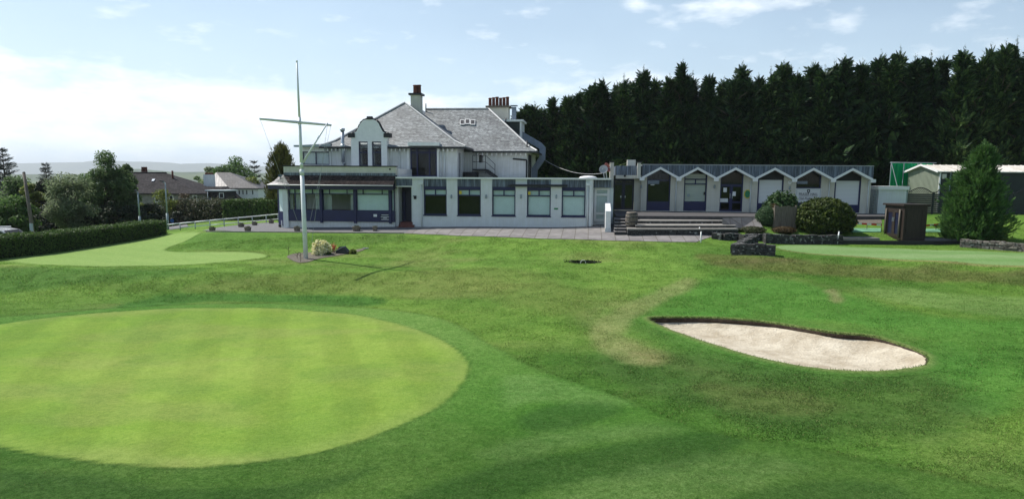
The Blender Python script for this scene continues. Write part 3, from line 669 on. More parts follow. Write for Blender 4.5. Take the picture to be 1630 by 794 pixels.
# longer turf: short blades standing on everything but the putting greens
def turf():
    r = np.random.default_rng(77); n = 620000
    y = np.sqrt(r.uniform(10.5 ** 2, 43.5 ** 2, n)); px = r.uniform(-60, 1690, n); x = (px - CX) / F * (y * 1.03 + .3)
    yn = r.uniform(10.5, 21, 170000); pn = r.uniform(-60, 1690, 170000); x = np.concatenate([x, (pn - CX) / F * (yn * 1.03 + .4)]); y = np.concatenate([y, yn])
    ix = np.clip(np.searchsorted(gx, x), 1, nx - 1); iy = np.clip(np.searchsorted(gy, y), 1, ny - 1)
    ix -= (x - gx[ix - 1]) < (gx[ix] - x); iy -= (y - gy[iy - 1]) < (gy[iy] - y); k = iy * nx + ix
    inG = (GREENm.ravel()[k] > -.02); ap = APm.ravel()[k]; ok = ~inG & (sdB[k] < -.35) & (HARDm.ravel()[k] < -.05)
    cl = fbm(x, y, .55, 201, 3); ok &= r.random(len(x)) < np.clip((cl - .30) * 3.2, .12, 1)
    x, y, k, ap, cl = x[ok], y[ok], k[ok], ap[ok], cl[ok]; n = len(x)
    bank_ = np.clip((terr(x, y + .3) - terr(x, y - .3)) / .6 * 3.0, 0, 1)
    h = np.where(ap > 0, .014, .026 + .04 * bank_) * r.uniform(.6, 1.4, n) * (.6 + .8 * cl)
    z = terr(x, y); a = r.uniform(0, 2 * np.pi, n); lean = r.uniform(.3, 1.5, n); w = np.where(ap > 0, .007, .011) * r.uniform(.7, 1.4, n)
    base = np.stack([x, y, z - .005], 1); side = np.stack([np.cos(a), np.sin(a), 0 * a], 1) * w[:, None]
    b2 = a + r.normal(1.57, .6, n); tip = base + np.stack([np.cos(b2) * lean * h, np.sin(b2) * lean * h, h], 1)
    V = np.stack([base - side, base + side, tip], 1).reshape(-1, 3)
    c = gc[k] * r.uniform(.8, 1.9, n)[:, None]; st_ = r.random(n) < .08; c[st_] = c[st_] * .4 + np.array([.16, .15, .06])
    m = bpy.data.materials.new('turf_blade'); nt, N, L, P = nodes_of(m); at = N.new('ShaderNodeAttribute'); at.attribute_name = 'grass_colour'
    L.new(at.outputs['Color'], P.inputs['Base Color']); P.inputs['Roughness'].default_value = .7; P.inputs['Specular IOR Level'].default_value = .15
    tr = N.new('ShaderNodeBsdfTranslucent'); L.new(at.outputs['Color'], tr.inputs[0]); mx = N.new('ShaderNodeMixShader'); mx.inputs[0].default_value = .4
    L.new(P.outputs[0], mx.inputs[1]); L.new(tr.outputs[0], mx.inputs[2]); L.new(mx.outputs[0], N['Material Output'].inputs[0]); M['turf_blade'] = m
    me = np_mesh('rough_grass', V, np.arange(len(V)).reshape(-1, 3), 'turf_blade'); paint(me, np.repeat(c, 3, 0)); o = link('rough_grass', me); o['kind'] = 'stuff'
GREENm = np.maximum(np.maximum(sdist(GREEN, X, Y), sdist(LEFTG, X, Y)), sdist(RIGHTG, X, Y)); APm = sdist(APRON, X, Y)
HARD = outline([(322, 367.5), (440, 370), (600, 371), (700, 374), (830, 379), (980, 383.6), (1108, 386), (1124, 380), (1150, 371), (1150, 345), (900, 362), (450, 358)], 0, False)
BED = outline([(456, 410), (478, 401.5), (530, 397), (583, 395.5), (560, 404.5), (510, 413), (490, 419), (472, 419.5)], 0, False)
HARDm = np.maximum(sdist(HARD, X, Y), sdist(BED, X, Y))
turf()

# bunker: turf lip on the ground, cut face, raked sand bowl
def bunker():
    P = BUNK; n = len(P)
    nrm = np.roll(P, -1, 0) - np.roll(P, 1, 0); nrm = np.stack([nrm[:, 1], -nrm[:, 0]], 1); nrm /= np.linalg.norm(nrm, axis=1)[:, None]
    c = P.mean(0)
    if ((P - c) * nrm).sum() < 0: nrm = -nrm
    far = np.clip(nrm[:, 1] * 1.0 - nrm[:, 0] * .25, 0, 1) ** .8
    far = np.convolve(np.pad(far, 6, mode='wrap'), np.ones(13) / 13, 'valid')
    wall = .03 + .13 * far
    jit = np.random.default_rng(3).normal(0, 1, (n,)); jit = np.convolve(np.pad(jit, 1, mode='wrap'), [.25, .5, .25], 'valid')
    rings = []
    for (off, dz) in ((.45, .006), (.3, .02), (.14, .045), (.04, .05), (-.01, .0)):
        q = P + nrm * (off + .02 * jit[:, None] * (off < .1)); rings.append(np.column_stack([q, terr(q[:, 0], q[:, 1]) + dz]))
    V = np.concatenate(rings); k = len(rings); i = np.arange(n); Qs = []
    for r in range(k - 1): Qs.append(np.stack([r * n + i, r * n + (i + 1) % n, (r + 1) * n + (i + 1) % n, (r + 1) * n + i], 1))
    me = np_mesh('bunker_lip', V, np.concatenate(Qs), 'grass', smooth=True); paint(me, grass_colour(V[:, 0], V[:, 1]))
    struct(link('bunker_lip', me))
    # cut turf face, then sand
    top = rings[-1]
    low = np.column_stack([P - nrm * (.05 + .03 * jit[:, None]), top[:, 2] - wall])
    V = np.concatenate([top, (top + low) / 2 + np.column_stack([-nrm * .06 * far[:, None], np.zeros(n)]), low])
    Qs = [np.stack([r * n + i, r * n + (i + 1) % n, (r + 1) * n + (i + 1) % n, (r + 1) * n + i], 1) for r in range(2)]
    M['turfface'] = mat('cut_turf_face', (.055, .035, .02), .95, var=.35, scale=8, bump=.8, bscale=25)
    struct(link('bunker_turf_face', np_mesh('bunker_turf_face', V, np.concatenate(Qs), 'turfface', smooth=True)))
    m = M['sand'] = bpy.data.materials.new('bunker_sand'); nt, N, L, Pn = nodes_of(m)
    t = N.new('ShaderNodeTexCoord'); n1 = N.new('ShaderNodeTexNoise'); n1.inputs['Scale'].default_value = 1.1; n1.inputs['Detail'].default_value = 7; n1.inputs['Roughness'].default_value = .7
    L.new(t.outputs['Object'], n1.inputs[0]); rr = N.new('ShaderNodeValToRGB'); L.new(n1.outputs[0], rr.inputs[0]); rr.color_ramp.elements[0].position = .35; rr.color_ramp.elements[1].position = .62
    rr.color_ramp.elements[0].color = (.35, .295, .215, 1); rr.color_ramp.elements[1].color = (.56, .505, .40, 1); L.new(rr.outputs[0], Pn.inputs['Base Color'])
    mp = N.new('ShaderNodeMapping'); mp.inputs['Rotation'].default_value = (0, 0, R(35)); mp.inputs['Scale'].default_value = (1, 7, 1); L.new(t.outputs['Object'], mp.inputs[0])
    n2 = N.new('ShaderNodeTexNoise'); n2.inputs['Scale'].default_value = 2.2; n2.inputs['Detail'].default_value = 4; L.new(mp.outputs[0], n2.inputs[0])
    n3 = N.new('ShaderNodeTexNoise'); n3.inputs['Scale'].default_value = 14; n3.inputs['Detail'].default_value = 5; L.new(t.outputs['Object'], n3.inputs[0])
    ad = N.new('ShaderNodeMath'); ad.operation = 'ADD'; L.new(n2.outputs[0], ad.inputs[0]); L.new(n3.outputs[0], ad.inputs[1])
    b = N.new('ShaderNodeBump'); b.inputs['Strength'].default_value = .75; b.inputs['Distance'].default_value = .06; L.new(ad.outputs[0], b.inputs['Height']); L.new(b.outputs[0], Pn.inputs['Normal'])
    Pn.inputs['Roughness'].default_value = .95; Pn.inputs['Specular IOR Level'].default_value = .1
    # a long shallow bowl: rings draw in towards a spine along the bunker's length
    d = P - c; w, ev = np.linalg.eigh(np.cov(d.T)); ax = ev[:, 1]; s = d @ ax
    k_ = np.clip(s, s.min() * .74, s.max() * .74); spine = c + k_[:, None] * ax
    Aq = np.column_stack([low[:, 0] - c[0], low[:, 1] - c[1], np.ones(n)]); cf = np.linalg.lstsq(Aq, low[:, 2], rcond=None)[0]
    zsp = (spine - c) @ cf[:2] + cf[2] - .26
    V = []; Rn = 26
    for r in range(Rn + 1):
        tt = r / Rn; q = low[:, :2] * (1 - tt) + spine * tt; e = 1 - (1 - tt) ** 1.8
        V.append(np.column_stack([q, low[:, 2] * (1 - e) + zsp * e + .05 * (fbm(q[:, 0], q[:, 1], .9, 5) - .5) * min(1, tt * 4)]))
    V = np.concatenate(V); Qs = [np.stack([r * n + i, r * n + (i + 1) % n, (r + 1) * n + (i + 1) % n, (r + 1) * n + i], 1) for r in range(Rn)]
    struct(link('bunker_sand', np_mesh('bunker_sand', V, np.concatenate(Qs), 'sand', smooth=True)))
    # ragged turf fringe hanging over the cut edge
    r = np.random.default_rng(5); T = []
    for a in range(n):
        for _ in range(int(10 + 22 * far[a])):
            f = r.random(); p = top[a] * (1 - f) + top[(a + 1) % n] * f; o = nrm[a]
            base = np.array([p[0] + o[0] * r.uniform(-.01, .12), p[1] + o[1] * r.uniform(-.01, .12), p[2] + .03])
            ln = r.uniform(.04, .11); tipd = np.array([-o[0] * .7 + r.normal(0, .5), -o[1] * .7 + r.normal(0, .5), r.uniform(-.3, .8)]); tip = base + tipd * ln
            sd = np.array([r.normal(), r.normal(), 0]); sd = sd / np.linalg.norm(sd) * .012
            T += [base - sd, base + sd, tip]
    V = np.array(T); o = link('grass_fringe', np_mesh('grass_fringe', V, np.arange(len(V)).reshape(-1, 3), 'grassblade')); o['kind'] = 'stuff'
bunker()

def drape(name, polypx, material, dz=.02, n=0, smooth=False, step=.35):
    """a sheet laid over the ground inside an outline"""
    P = outline(polypx, n or 60, smooth)
    return drape_xy(name, P, material, dz, step)
def drape_xy(name, P, material, dz=.02, step=.35):
    import bmesh
    bm = bmesh.new(); vs = [bm.verts.new((x, y, 0)) for x, y in P]; bm.faces.new(vs)
    x0, y0 = P.min(0); x1, y1 = P.max(0)
    for k in np.arange(x0, x1, step): bmesh.ops.bisect_plane(bm, geom=bm.verts[:] + bm.edges[:] + bm.faces[:], plane_co=(k, 0, 0), plane_no=(1, 0, 0))
    for k in np.arange(y0, y1, step): bmesh.ops.bisect_plane(bm, geom=bm.verts[:] + bm.edges[:] + bm.faces[:], plane_co=(0, k, 0), plane_no=(0, 1, 0))
    for v in bm.verts: v.co.z = tz(v.co.x, v.co.y) + dz
    bmesh.ops.recalc_face_normals(bm, faces=bm.faces)
    me = bpy.data.meshes.new(name); bm.to_mesh(me); bm.free()
    if len(me.polygons) and me.polygons[0].normal.z < 0: me.flip_normals()
    me.materials.append(M[material]); o = bpy.data.objects.new(name, me); COL.objects.link(o)
    return o
# ------------------------------------------------------------------ paving, steps
OX, OY, TH = 0.0, 45.5, R(6)
RT = Matrix.Rotation(TH, 3, 'Z')
def Lp(px, py, v):
    """point of a facade plane (building coordinates) seen along a line of sight"""
    o = RT @ Vector((-OX, -OY, CAMZ)); d = RT @ ray(px, py); k = (v - o.y) / d.y
    return (o.x + d.x * k, o.z + d.z * k)
def U(px, v, py=320): return Lp(px, py, v)[0]
def Zp(px, py, v): return Lp(px, py, v)[1]
def l2w(u, v, z=0): return Vector((OX + u * math.cos(TH) + v * math.sin(TH), OY - u * math.sin(TH) + v * math.cos(TH), z))
def root(name, label, cat, group=None):
    return tag(empty(name, (OX, OY, 0), -TH), label, cat, group)

def drape_mix(name, front_px, back_world, material, dz):
    P = [tuple(gh(*p))[:2] for p in front_px] + [tuple(b)[:2] for b in back_world]
    return struct(drape_xy(name, np.array(P), material, dz))
drape_mix('tarmac_path', [(322, 367.5), (380, 369.5), (440, 370), (520, 370.6), (600, 371), (645, 372)],
          [l2w(-6.3, .6), l2w(-14.6, .6), l2w(-15.5, 3.5), gh(430, 354), gh(350, 362)], 'asphalt', .02)
drape_mix('paved_terrace', [(645, 372), (700, 374), (760, 376.5), (830, 379), (900, 381.2), (980, 383.6), (1060, 385.6), (1108, 385.8), (1124, 380), (1150, 371)],
          [l2w(12.2, -3.2), l2w(12.4, 2), l2w(5.8, 2.0), l2w(-6.3, .6)], 'slabs', .025)
# pale kerb edging in front of the tarmac
kb = MB()
kp = [gh(px, 369.3 + (px - 380) * .008) for px in range(330, 650, 8)]
for a, b in zip(kp[:-1], kp[1:]):
    d = (b - a).normalized(); s = Vector((-d.y, d.x, 0)) * .09
    kb.prism([a - s - Vector((0, 0, .2)), b - s - Vector((0, 0, .2)), b + s - Vector((0, 0, .2)), a + s - Vector((0, 0, .2))], (0, 0, .255))
struct(kb.build('kerb_strip', 'concrete'))

# raised forecourt of the zigzag wing with its tiers of broad steps
tr = root('terrace_steps', 'broad tiered stone steps leading up to the zigzag-fronted wing', 'steps')
def tier(name, px0, px1, py, z, back_v, thick=.07, mat_='concrete', base=-.5, bow=.12):
    a = RT @ (at_z(px0, py, z) - Vector((OX, OY, 0))); b = RT @ (at_z(px1, py, z) - Vector((OX, OY, 0)))
    n = 12; fr = []
    for i in range(n + 1):
        t = i / n; fr.append((a.x + (b.x - a.x) * t, a.y + (b.y - a.y) * t - bow * 4 * t * (1 - t)))
    top = [(x, y, z) for x, y in fr] + [(b.x, back_v, z), (a.x, back_v, z)]
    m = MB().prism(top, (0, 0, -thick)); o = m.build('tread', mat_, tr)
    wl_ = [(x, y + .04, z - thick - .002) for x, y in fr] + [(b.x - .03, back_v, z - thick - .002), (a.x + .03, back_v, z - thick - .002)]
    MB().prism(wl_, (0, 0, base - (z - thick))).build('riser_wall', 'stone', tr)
    return a, b
f0, f1 = U(975, 7, 335), U(1412, 7, 340)
fv = lambda u, y: (y - OY + u * math.sin(TH)) / math.cos(TH)
uu_a, uu_b = U(1150, -.6, 345), U(1206, -.2, 345)
MB().prism([(f0, fv(f0, 44.4), .80), (uu_a, fv(uu_a, 44.4), .80), (uu_b, fv(uu_b, 44.4), .79), (f1 * .62, 1.6, .79), (f1, 3.6, .78), (f1, 7.2, .78), (f0, 7.2, .80)], (0, 0, -1.6)).build('forecourt', 'pavingshaded', tr)  # dark top stands in for the building's shadow on it
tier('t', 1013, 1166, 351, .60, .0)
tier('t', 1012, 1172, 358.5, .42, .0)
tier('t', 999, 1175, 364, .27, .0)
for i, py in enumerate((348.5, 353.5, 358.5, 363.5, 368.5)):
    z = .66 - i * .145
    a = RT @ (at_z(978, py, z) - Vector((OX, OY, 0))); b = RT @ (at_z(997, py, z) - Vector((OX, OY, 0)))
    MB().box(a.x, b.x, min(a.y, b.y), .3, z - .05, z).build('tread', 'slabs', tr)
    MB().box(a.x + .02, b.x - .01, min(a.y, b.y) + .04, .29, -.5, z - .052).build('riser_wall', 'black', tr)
# ramp of paving down at the right of the steps
def ramp():
    P = [at_z(1150, 347.5, .79), at_z(1206, 346, .79), at_z(1216, 366, .12), at_z(1174, 368, .06)]
    m = MB(); m.prism([p + Vector((0, 0, .012)) for p in P], (0, 0, -.35)); return struct(m.build('paved_ramp', 'slabs'))
ramp()

# ------------------------------------------------------------------ window builder
def window(parent, u0, u1, z0, z1, v, frame='blue', fw=.06, bars_u=(), bars_z=(), pane='glass', blind=None, name='window', blind_z=None, depth=.08, blind_mat='blind'):
    m = MB()
    m.box(u0, u0 + fw, v, v + depth, z0, z1); m.box(u1 - fw, u1, v, v + depth, z0, z1)
    m.box(u0 + fw, u1 - fw, v, v + depth, z0, z0 + fw); m.box(u0 + fw, u1 - fw, v, v + depth, z1 - fw, z1)
    for b in bars_z:
        z = b[0] if isinstance(b, tuple) else b
        m.box(u0 + fw, u1 - fw, v + .003, v + depth - .003, z - fw / 2, z + fw / 2)
    for b in bars_u:
        if isinstance(b, tuple): u, za, zb = b
        else: u, za, zb = b, z0 + fw, z1 - fw
        m.box(u - fw / 2, u + fw / 2, v + .006, v + depth - .006, za, zb)
    f = m.build(name, frame, parent)
    MB().box(u0 + fw * .5, u1 - fw * .5, v + depth * .4, v + depth * .4 + .008, z0 + fw * .5, z1 - fw * .5).build('pane', pane, f)
    if blind:
        a, b = blind_z or (z0 + fw, z1 - fw)
        MB().box(u0 + .03, u1 - .03, v + depth + .05, v + depth + .06, a, b).build('blind', blind_mat, f)
    return f
def pipe(parent, pts, r=.045, matn='render_clean', name='downpipe'):
    return MB().path(pts, r).build(name, matn, parent)

# ------------------------------------------------------------------ villa
V = root('clubhouse', 'white two-storey clubhouse with grey slate hipped roofs and a curved gable', 'clubhouse')
vf, vm = 4.0, 7.0
uL, uM, uG0, uG1, uR = U(478, vf, 250), U(513, vf, 240), U(559.5, vf, 240), U(616.5, vf, 240), U(728, vf, 260)
zE = Zp(645, 233.5, vf - .35)                       # front eave
zEm = Zp(800, 240.5, vm - .4)                       # main eave
uRR = U(838.5, vm, 260)
vb = 15.5
gv0_ = vf - .5
# front block walls
wins = []
w_a = (U(571, gv0_, 245), U(585.5, gv0_, 245), Zp(578, 264, gv0_), Zp(578, 225.5, gv0_))
w_b = (U(592, gv0_, 245), U(607, gv0_, 245), Zp(600, 264, gv0_), Zp(600, 225.5, gv0_))
w_l = (U(481, vf, 252), U(524, vf, 252), Zp(500, 262.5, vf), Zp(500, 241.5, vf))
w_bay = (U(653, vf, 255), U(695.5, vf, 255), Zp(675, 281, vf), Zp(675, 231.5, vf))
m = MB().wall_u(uL, uR, -.6, zE - .02, vf, vf + .3, [w_a, w_b, w_l, w_bay])
dz0, dz1 = 2.9, Zp(733, 243, vf + .5)
m.wall_v(vf + .3, vm, -.6, zE - .02, uR - .3, uR, [(vf + .55, vf + 1.45, dz0, dz1)])
m.wall_v(vf + .3, vb, -.6, zE - .02, uL, uL + .3)
m.wall_u(uR - .3, uRR, -.6, zEm - .02, vm, vm + .3, [(U(760.5, vm, 252), U(769.5, vm, 252), Zp(765, 260.5, vm), Zp(765, 245.5, vm))])
m.wall_v(vm + .3, vb, -.6, zEm - .02, uRR - .3, uRR)
m.wall_u(uL + .3, uRR - .3, -.6, zEm - .02, vb - .3, vb)
walls = m.build('wall', 'render', V)
window(V, *w_a, gv0_ + .1, bars_z=[Zp(578, 243, vf)])
window(V, *w_b, gv0_ + .1, bars_z=[Zp(600, 243, vf)])
window(V, *w_l, vf + .08, bars_u=[U(502, vf, 250)], blind=True, blind_mat='curtain')
window(V, *w_bay, vf + .02, fw=.09, bars_u=[U(664, vf, 255), U(683.5, vf, 255)], bars_z=[Zp(675, 243, vf)], name='balcony_window')
window(V, U(760.5, vm, 252), U(769.5, vm, 252), Zp(765, 260.5, vm), Zp(765, 245.5, vm), vm + .06, frame='white')
MB().box(uR - .2, uR - .12, vf + .55, vf + 1.45, dz0, dz1).build('door', 'blue', V)
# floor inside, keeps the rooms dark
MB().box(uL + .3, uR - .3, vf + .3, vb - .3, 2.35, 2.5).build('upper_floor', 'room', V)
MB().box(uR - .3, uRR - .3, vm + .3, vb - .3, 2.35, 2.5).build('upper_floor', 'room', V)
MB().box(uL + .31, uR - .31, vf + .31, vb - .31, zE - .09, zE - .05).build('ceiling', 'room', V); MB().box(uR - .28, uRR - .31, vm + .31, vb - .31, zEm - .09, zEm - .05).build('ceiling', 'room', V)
MB().box(uL + .32, uR - .32, vf + 2.2, vf + 2.3, 2.51, zE - .1).build('dark_backing', 'room', V)  # near-black panel added behind the glass to keep the windows dark
# roofs: front hip, main hip, left low roof
def hip(pts_faces, name, matn='slate', t=.1, lip=.05):
    m = MB()
    for f in pts_faces: m.slab(f, t)
    return m.build(name, matn, V)
pk_v = vf + 4.75
uP, zP = Lp(644.5, 164, pk_v)
eL, eR, eV = U(508, vf - .4, 231), U(741, vf - .4, 238), vf - .4
bz = .18                                           # bell-cast kick at the eaves
def bell(p, q, k=.16, drop=.10):                   # point near the eave on the way to the top, pulled down
    r = Vector(p).lerp(Vector(q), k); r.z -= drop * (q[2] - p[2]) * .5; return tuple(r)
P_ = (uP, pk_v, zP); B_ = (uP, vb - .5, zP)
A1, A2 = (eL, eV, zE), (eR, eV, zE)
b1, b2 = bell(A1, P_), bell(A2, P_)
A1b, A2b = (eL, vb, zE), (eR, vb, zE)
b1b, b2b = (b1[0], vb, b1[2]), (b2[0], vb, b2[2])
hip([[A1, A2, b2, b1], [b1, b2, P_], [A1b, A1, b1, b1b], [b1b, b1, P_, B_], [A2, A2b, b2b, b2], [b2, b2b, B_, P_]], 'front_roof')
rv = vm + 4.6
uE1 = U(854.5, vm - .4, 241.5); zR = Zp(730, 174, rv); uRe = U(778, rv, 175)
q0, q1 = (uP + 1, vm - .4, zEm), (uE1, vm - .4, zEm)
r0, r1 = (uP + 1, rv, zR), (uRe, rv, zR)
c1 = bell(q1, r1); c0 = (q0[0], c1[1], c1[2])
q1b = (uE1, vb + .4, zEm); vbk = 2 * rv - (vm - .4); q1b = (uE1, vbk, zEm); c1b = bell(q1b, r1); q0b = (q0[0], vbk, zEm); c0b = (q0[0], c1b[1], c1b[2])
hip([[q0, q1, c1, c0], [c0, c1, r1, r0], [q1, q1b, c1b, c1], [c1, c1b, r1], [q1b, q0b, c0b, c1b], [c1b, c0b, r0, r1]], 'main_roof')
# lead ridges and hips
rd = MB(); up = Vector((0, 0, .03))
for a, b in ((b1, P_), (b2, P_), (A1, b1), (A2, b2), (r0, r1), (c1, r1), (q1, c1)):
    rd.tube(Vector(a) + up, Vector(b) + up, .07, n=6)
rd.build('roof_ridge', 'ridge', V)
# low roof over the left end
zl0, zl1 = Zp(480, 231.5, vf - .3), Zp(516, 228.5, vf - .3)
MB().slab([(uL - .25, vf - .3, zl0), (eL + .75, vf - .3, zl1), (eL + .75, vb, zl1 + .5), (uL - .25, vb, zl0 + .5)], .12).build('flat_roof', 'ridge', V)
MB().box(uL - .3, eL + .8, vf - .36, vf - .3, zl0 - .11, zl0 + .02).build('fascia', 'greypost', V)
# gutters and rafter tails
g = MB(); g.box(eL, U(559, eV, 232), eV - .09, eV, zE - .14, zE - .03); g.box(U(618, eV, 232), eR, eV - .09, eV, zE - .14, zE - .03)
g.box(eR - .05, eR + .05, eV, vm - .4, zE - .16, zE - .04)
g.box(eR, uE1 + .05, vm - .5, vm - .41, zEm - .13, zEm - .03); g.box(uE1 - .02, uE1 + .07, vm - .5, vbk, zEm - .14, zEm - .04)
g.build('gutter', 'black', V)
for k in range(14):
    u = eR + .35 + k * .345
    if u < uRR: MB().box(u - .035, u + .035, vm - .38, vm, zEm - .30, zEm - .12).build('rafter_tail', 'white', V)
for k in range(36):
    u = uM + .2 + k * .3
    if u < uG0 - .1 or u > uG1 + .1:
        if u < uR and not (U(650, vf) < u < U(698, vf)): MB().box(u - .03, u + .03, vf - .38, vf, zE - .30, zE - .14).build('rafter_tail', 'white', V)
# Dutch gable
gv = vf - .5
def gp(px, py): u, z = Lp(px, py, gv); return (u, gv, z)
half = [(-28.5, 265), (-28.5, 222), (-30, 219), (-30, 213.5), (-26, 213), (-21, 209.5), (-17.5, 203), (-14.5, 196.5), (-10, 192), (-4, 190), ]
gpts = [gp(588 + dx, py) for dx, py in half] + [gp(588 - dx, py) for dx, py in half[::-1]]
gable = MB()
# cut round the two windows: the gable is built as strips between them
def gstrip(pl): gable.prism(pl, (0, .499, 0))
zt = w_a[3]; uc0, uc1 = gpts[0][0], gpts[-1][0]; zb = gpts[0][2]
gstrip([(uc0, gv, zb), (w_a[0], gv, zb), (w_a[0], gv, zt), (uc0, gv, zt)])
gstrip([(w_a[1], gv, zb), (w_b[0], gv, zb), (w_b[0], gv, zt), (w_a[1], gv, zt)])
gstrip([(w_b[1], gv, zb), (uc1, gv, zb), (uc1, gv, zt), (w_b[1], gv, zt)])
gstrip([(uc0, gv, zt)] + gpts[1:-1] + [(uc1, gv, zt)][:0] + [(uc1, gv, zt)])
go = gable.build('curved_gable', 'white', V)
cp_ = MB(); seq = [gp(588 + dx, py) for dx, py in half[2:]] + [gp(588 - dx, py) for dx, py in half[2:][::-1]]
for a, b in zip(seq[:-1], seq[1:]): cp_.tube((a[0], gv + .12, a[2]), (b[0], gv + .12, b[2]), .11, n=8)
for s_ in (-1, 1):
    p = gp(588 + s_ * 28.5, 215.5); cp_.box(p[0] - .24, p[0] + .24, gv - .08, gv + .34, p[2] - .15, p[2] + .13)
p = gp(588, 189.5); cp_.box(p[0] - .17, p[0] + .17, gv - .05, gv + .28, p[2] - .03, p[2] + .17)
cp_.build('coping', 'black', go)
# bay canopy over the balcony window
ca, cb = U(649, vf - .5, 228), U(699, vf - .5, 228); czt = Zp(675, 226.5, vf - .5)
MB().box(ca, cb, vf - .55, vf, czt - .24, czt).build('canopy', 'white', V)
for px in (651, 698): MB().box(U(px, vf) - .06, U(px, vf) + .06, vf - .1, vf - .002, 2.6, czt - .24).build('pilaster', 'white', V)
# pipes on the walls
pipe(V, [(U(637, vf), vf - .06, zE - .1), (U(637, vf), vf - .06, 3.0)])
for px in (703, 708.5): pipe(V, [(U(px, vf), vf - .06, zE - .1), (U(px, vf), vf - .06, 2.8)])
pipe(V, [(U(529, vf), vf - .06, zE - .1), (U(529, vf), vf - .06, 3.6)], .03)
pipe(V, [(U(816, vm), vm - .06, Zp(816, 253, vm)), (U(838, vm), vm - .06, Zp(838, 255, vm)), (U(838, vm), vm - .06, 2.6)], .055, 'black')
pipe(V, [(uRR + .06, vm + 1.2, zEm - .2), (uRR + .06, vm + 1.2, 2.6)], .05, 'black'); pipe(V, [(uRR + .06, vm + 2.6, zEm - .2), (uRR + .06, vm + 2.6, 2.6)], .05, 'black')
# flue on the left wall
fu = U(548, vf - .25); fl = MB(); fl.tube((fu, vf - .25, Zp(548, 258, vf)), (fu, vf - .25, Zp(548, 209, vf)), .12, n=12)
fl.tube((fu, vf - .25, Zp(548, 258, vf)), (fu + .02, vf - .02, Zp(548, 262, vf)), .1, n=10); fl.tube((fu, vf - .25, Zp(548, 209, vf)), (fu, vf - .25, Zp(548, 205, vf)), .17, n=12)
fl.tube((fu, vf - .25, zE - .05), (fu, vf - .25, zE + .16), .2, .13, n=12); fl.build('flue', 'steel', V)
# chimneys
def chimney(px0, px1, v, depth, py_top, py_slab, zbase, pots, pot_h, pot_r, matn='cream'):
    u0, u1 = U(px0, v, py_top), U(px1, v, py_top); zt = Zp((px0 + px1) / 2, py_top, v)
    c = MB().box(u0, u1, v, v + depth, zbase, zt).build('chimney', matn, V)
    MB().box(u0 - .14, u1 + .14, v - .14, v + depth + .14, zt + .002, zt + .14).build('cap', 'woodgrey' if depth > .9 else 'black', c)
    for k in range(pots):
        u = u0 + (u1 - u0) * (k + .5) / pots if pots > 2 else u0 + (u1 - u0) * (.42 + .3 * k)
        vv = v + depth * (.5 if pots > 2 else .35 + .3 * k)
        h = pot_h * (1 + .06 * ((k * 7) % 3))
        MB().lathe([(pot_r * 1.12, 0), (pot_r, .1), (pot_r * .92, h - .1), (pot_r * 1.08, h - .08), (pot_r * 1.08, h), (pot_r * .8, h)], (u, vv, zt + .142), 14).build('chimney_pot', 'terracotta', c)
    return c
chimney(653.5, 668.5, pk_v + .7, .85, 151.5, 150, zP - 1.4, 2, .62, .17)
ch2 = chimney(776, 809.5, rv + 1.6, 1.0, 171.5, 170, zR - 2.0, 6, .66, .13)
# skylight triple in the main roof
sl0 = Vector(c0); slope_n = None
def onroof(px, py):                                  # point of the main front slope seen along a line of sight
    a = Vector(c1); e1 = Vector(r1) - Vector(c1); n = Vector((1, 0, 0)).cross(Vector((0, rv - c1[1], zR - c1[2]))).normalized()
    o = RT @ Vector((-OX, -OY, CAMZ)); d = RT @ ray(px, py); k = (a - o).dot(n) / d.dot(n); return o + d * k, n
for px0, px1, py0, py1 in ((732.5, 739.5, 192.5, 200), (740.5, 748, 191.5, 199), (748.8, 756.5, 192.5, 200)):
    a, n = onroof(px0, py1); b, _ = onroof(px1, py1); c, _ = onroof(px1, py0); d, _ = onroof(px0, py0)
    if n.z < 0: n = -n
    k = MB().prism([a + n * .03, b + n * .03, c + n * .03, d + n * .03], n * .07).build('skylight', 'white', V)
    ce = (a + b + c + d) / 4
    MB().prism([ce + (p - ce) * .78 + n * .102 for p in (a, b, c, d)], n * .01).build('pane', 'black', k)
# flat-roofed dormer and duct on the right slope
dv = rv - 1.2
du0, du1 = U(796, dv, 200), U(830, dv, 200); dzt = Zp(812, 194, dv)
dm = MB().box(du0, du1 - .12, dv, dv + 2.6, zEm + .4, dzt).build('dormer', 'sheetdark', V)
MB().box(du0 - .05, du1 + .15, dv - .15, dv + 2.75, dzt + .002, dzt + .16).build('dormer_roof', 'white', dm)
MB().box(du1 - .118, du1, dv - .02, dv + 2.6, zEm + .6, dzt).build('dormer_cheek', 'white', dm)
sv = MB(); su = U(818, dv + .9, 180); sv.box(su - .16, su + .16, dv + .9, dv + 1.2, dzt - .3, Zp(818, 170.5, dv + .9)); sv.box(su - .26, su + .26, dv + .8, dv + 1.3, Zp(818, 169, dv + .9), Zp(818, 167.8, dv + .9)); sv.build('square_flue', 'duct', dm)
dpts = [(829, 214), (859, 231.5), (863.5, 236), (863, 252), (850.5, 270), (849.5, 290)]
dd = dv + .8; P3 = [Vector((Lp(x, y, dd)[0], dd, Lp(x, y, dd)[1])) for x, y in dpts]
dk = MB(); hw = .24
offs = []
for i, p in enumerate(P3):
    t = (P3[min(i + 1, len(P3) - 1)] - P3[max(i - 1, 0)]).normalized(); nn = Vector((-t.z, 0, t.x)); offs.append(nn)
for i in range(len(P3) - 1):
    a, b, na, nb = P3[i], P3[i + 1], offs[i] * hw, offs[i + 1] * hw
    dk.prism([a - na, a + na, b + nb, b - nb], (0, .5, 0))
dk.build('ventilation_duct', 'duct', V)
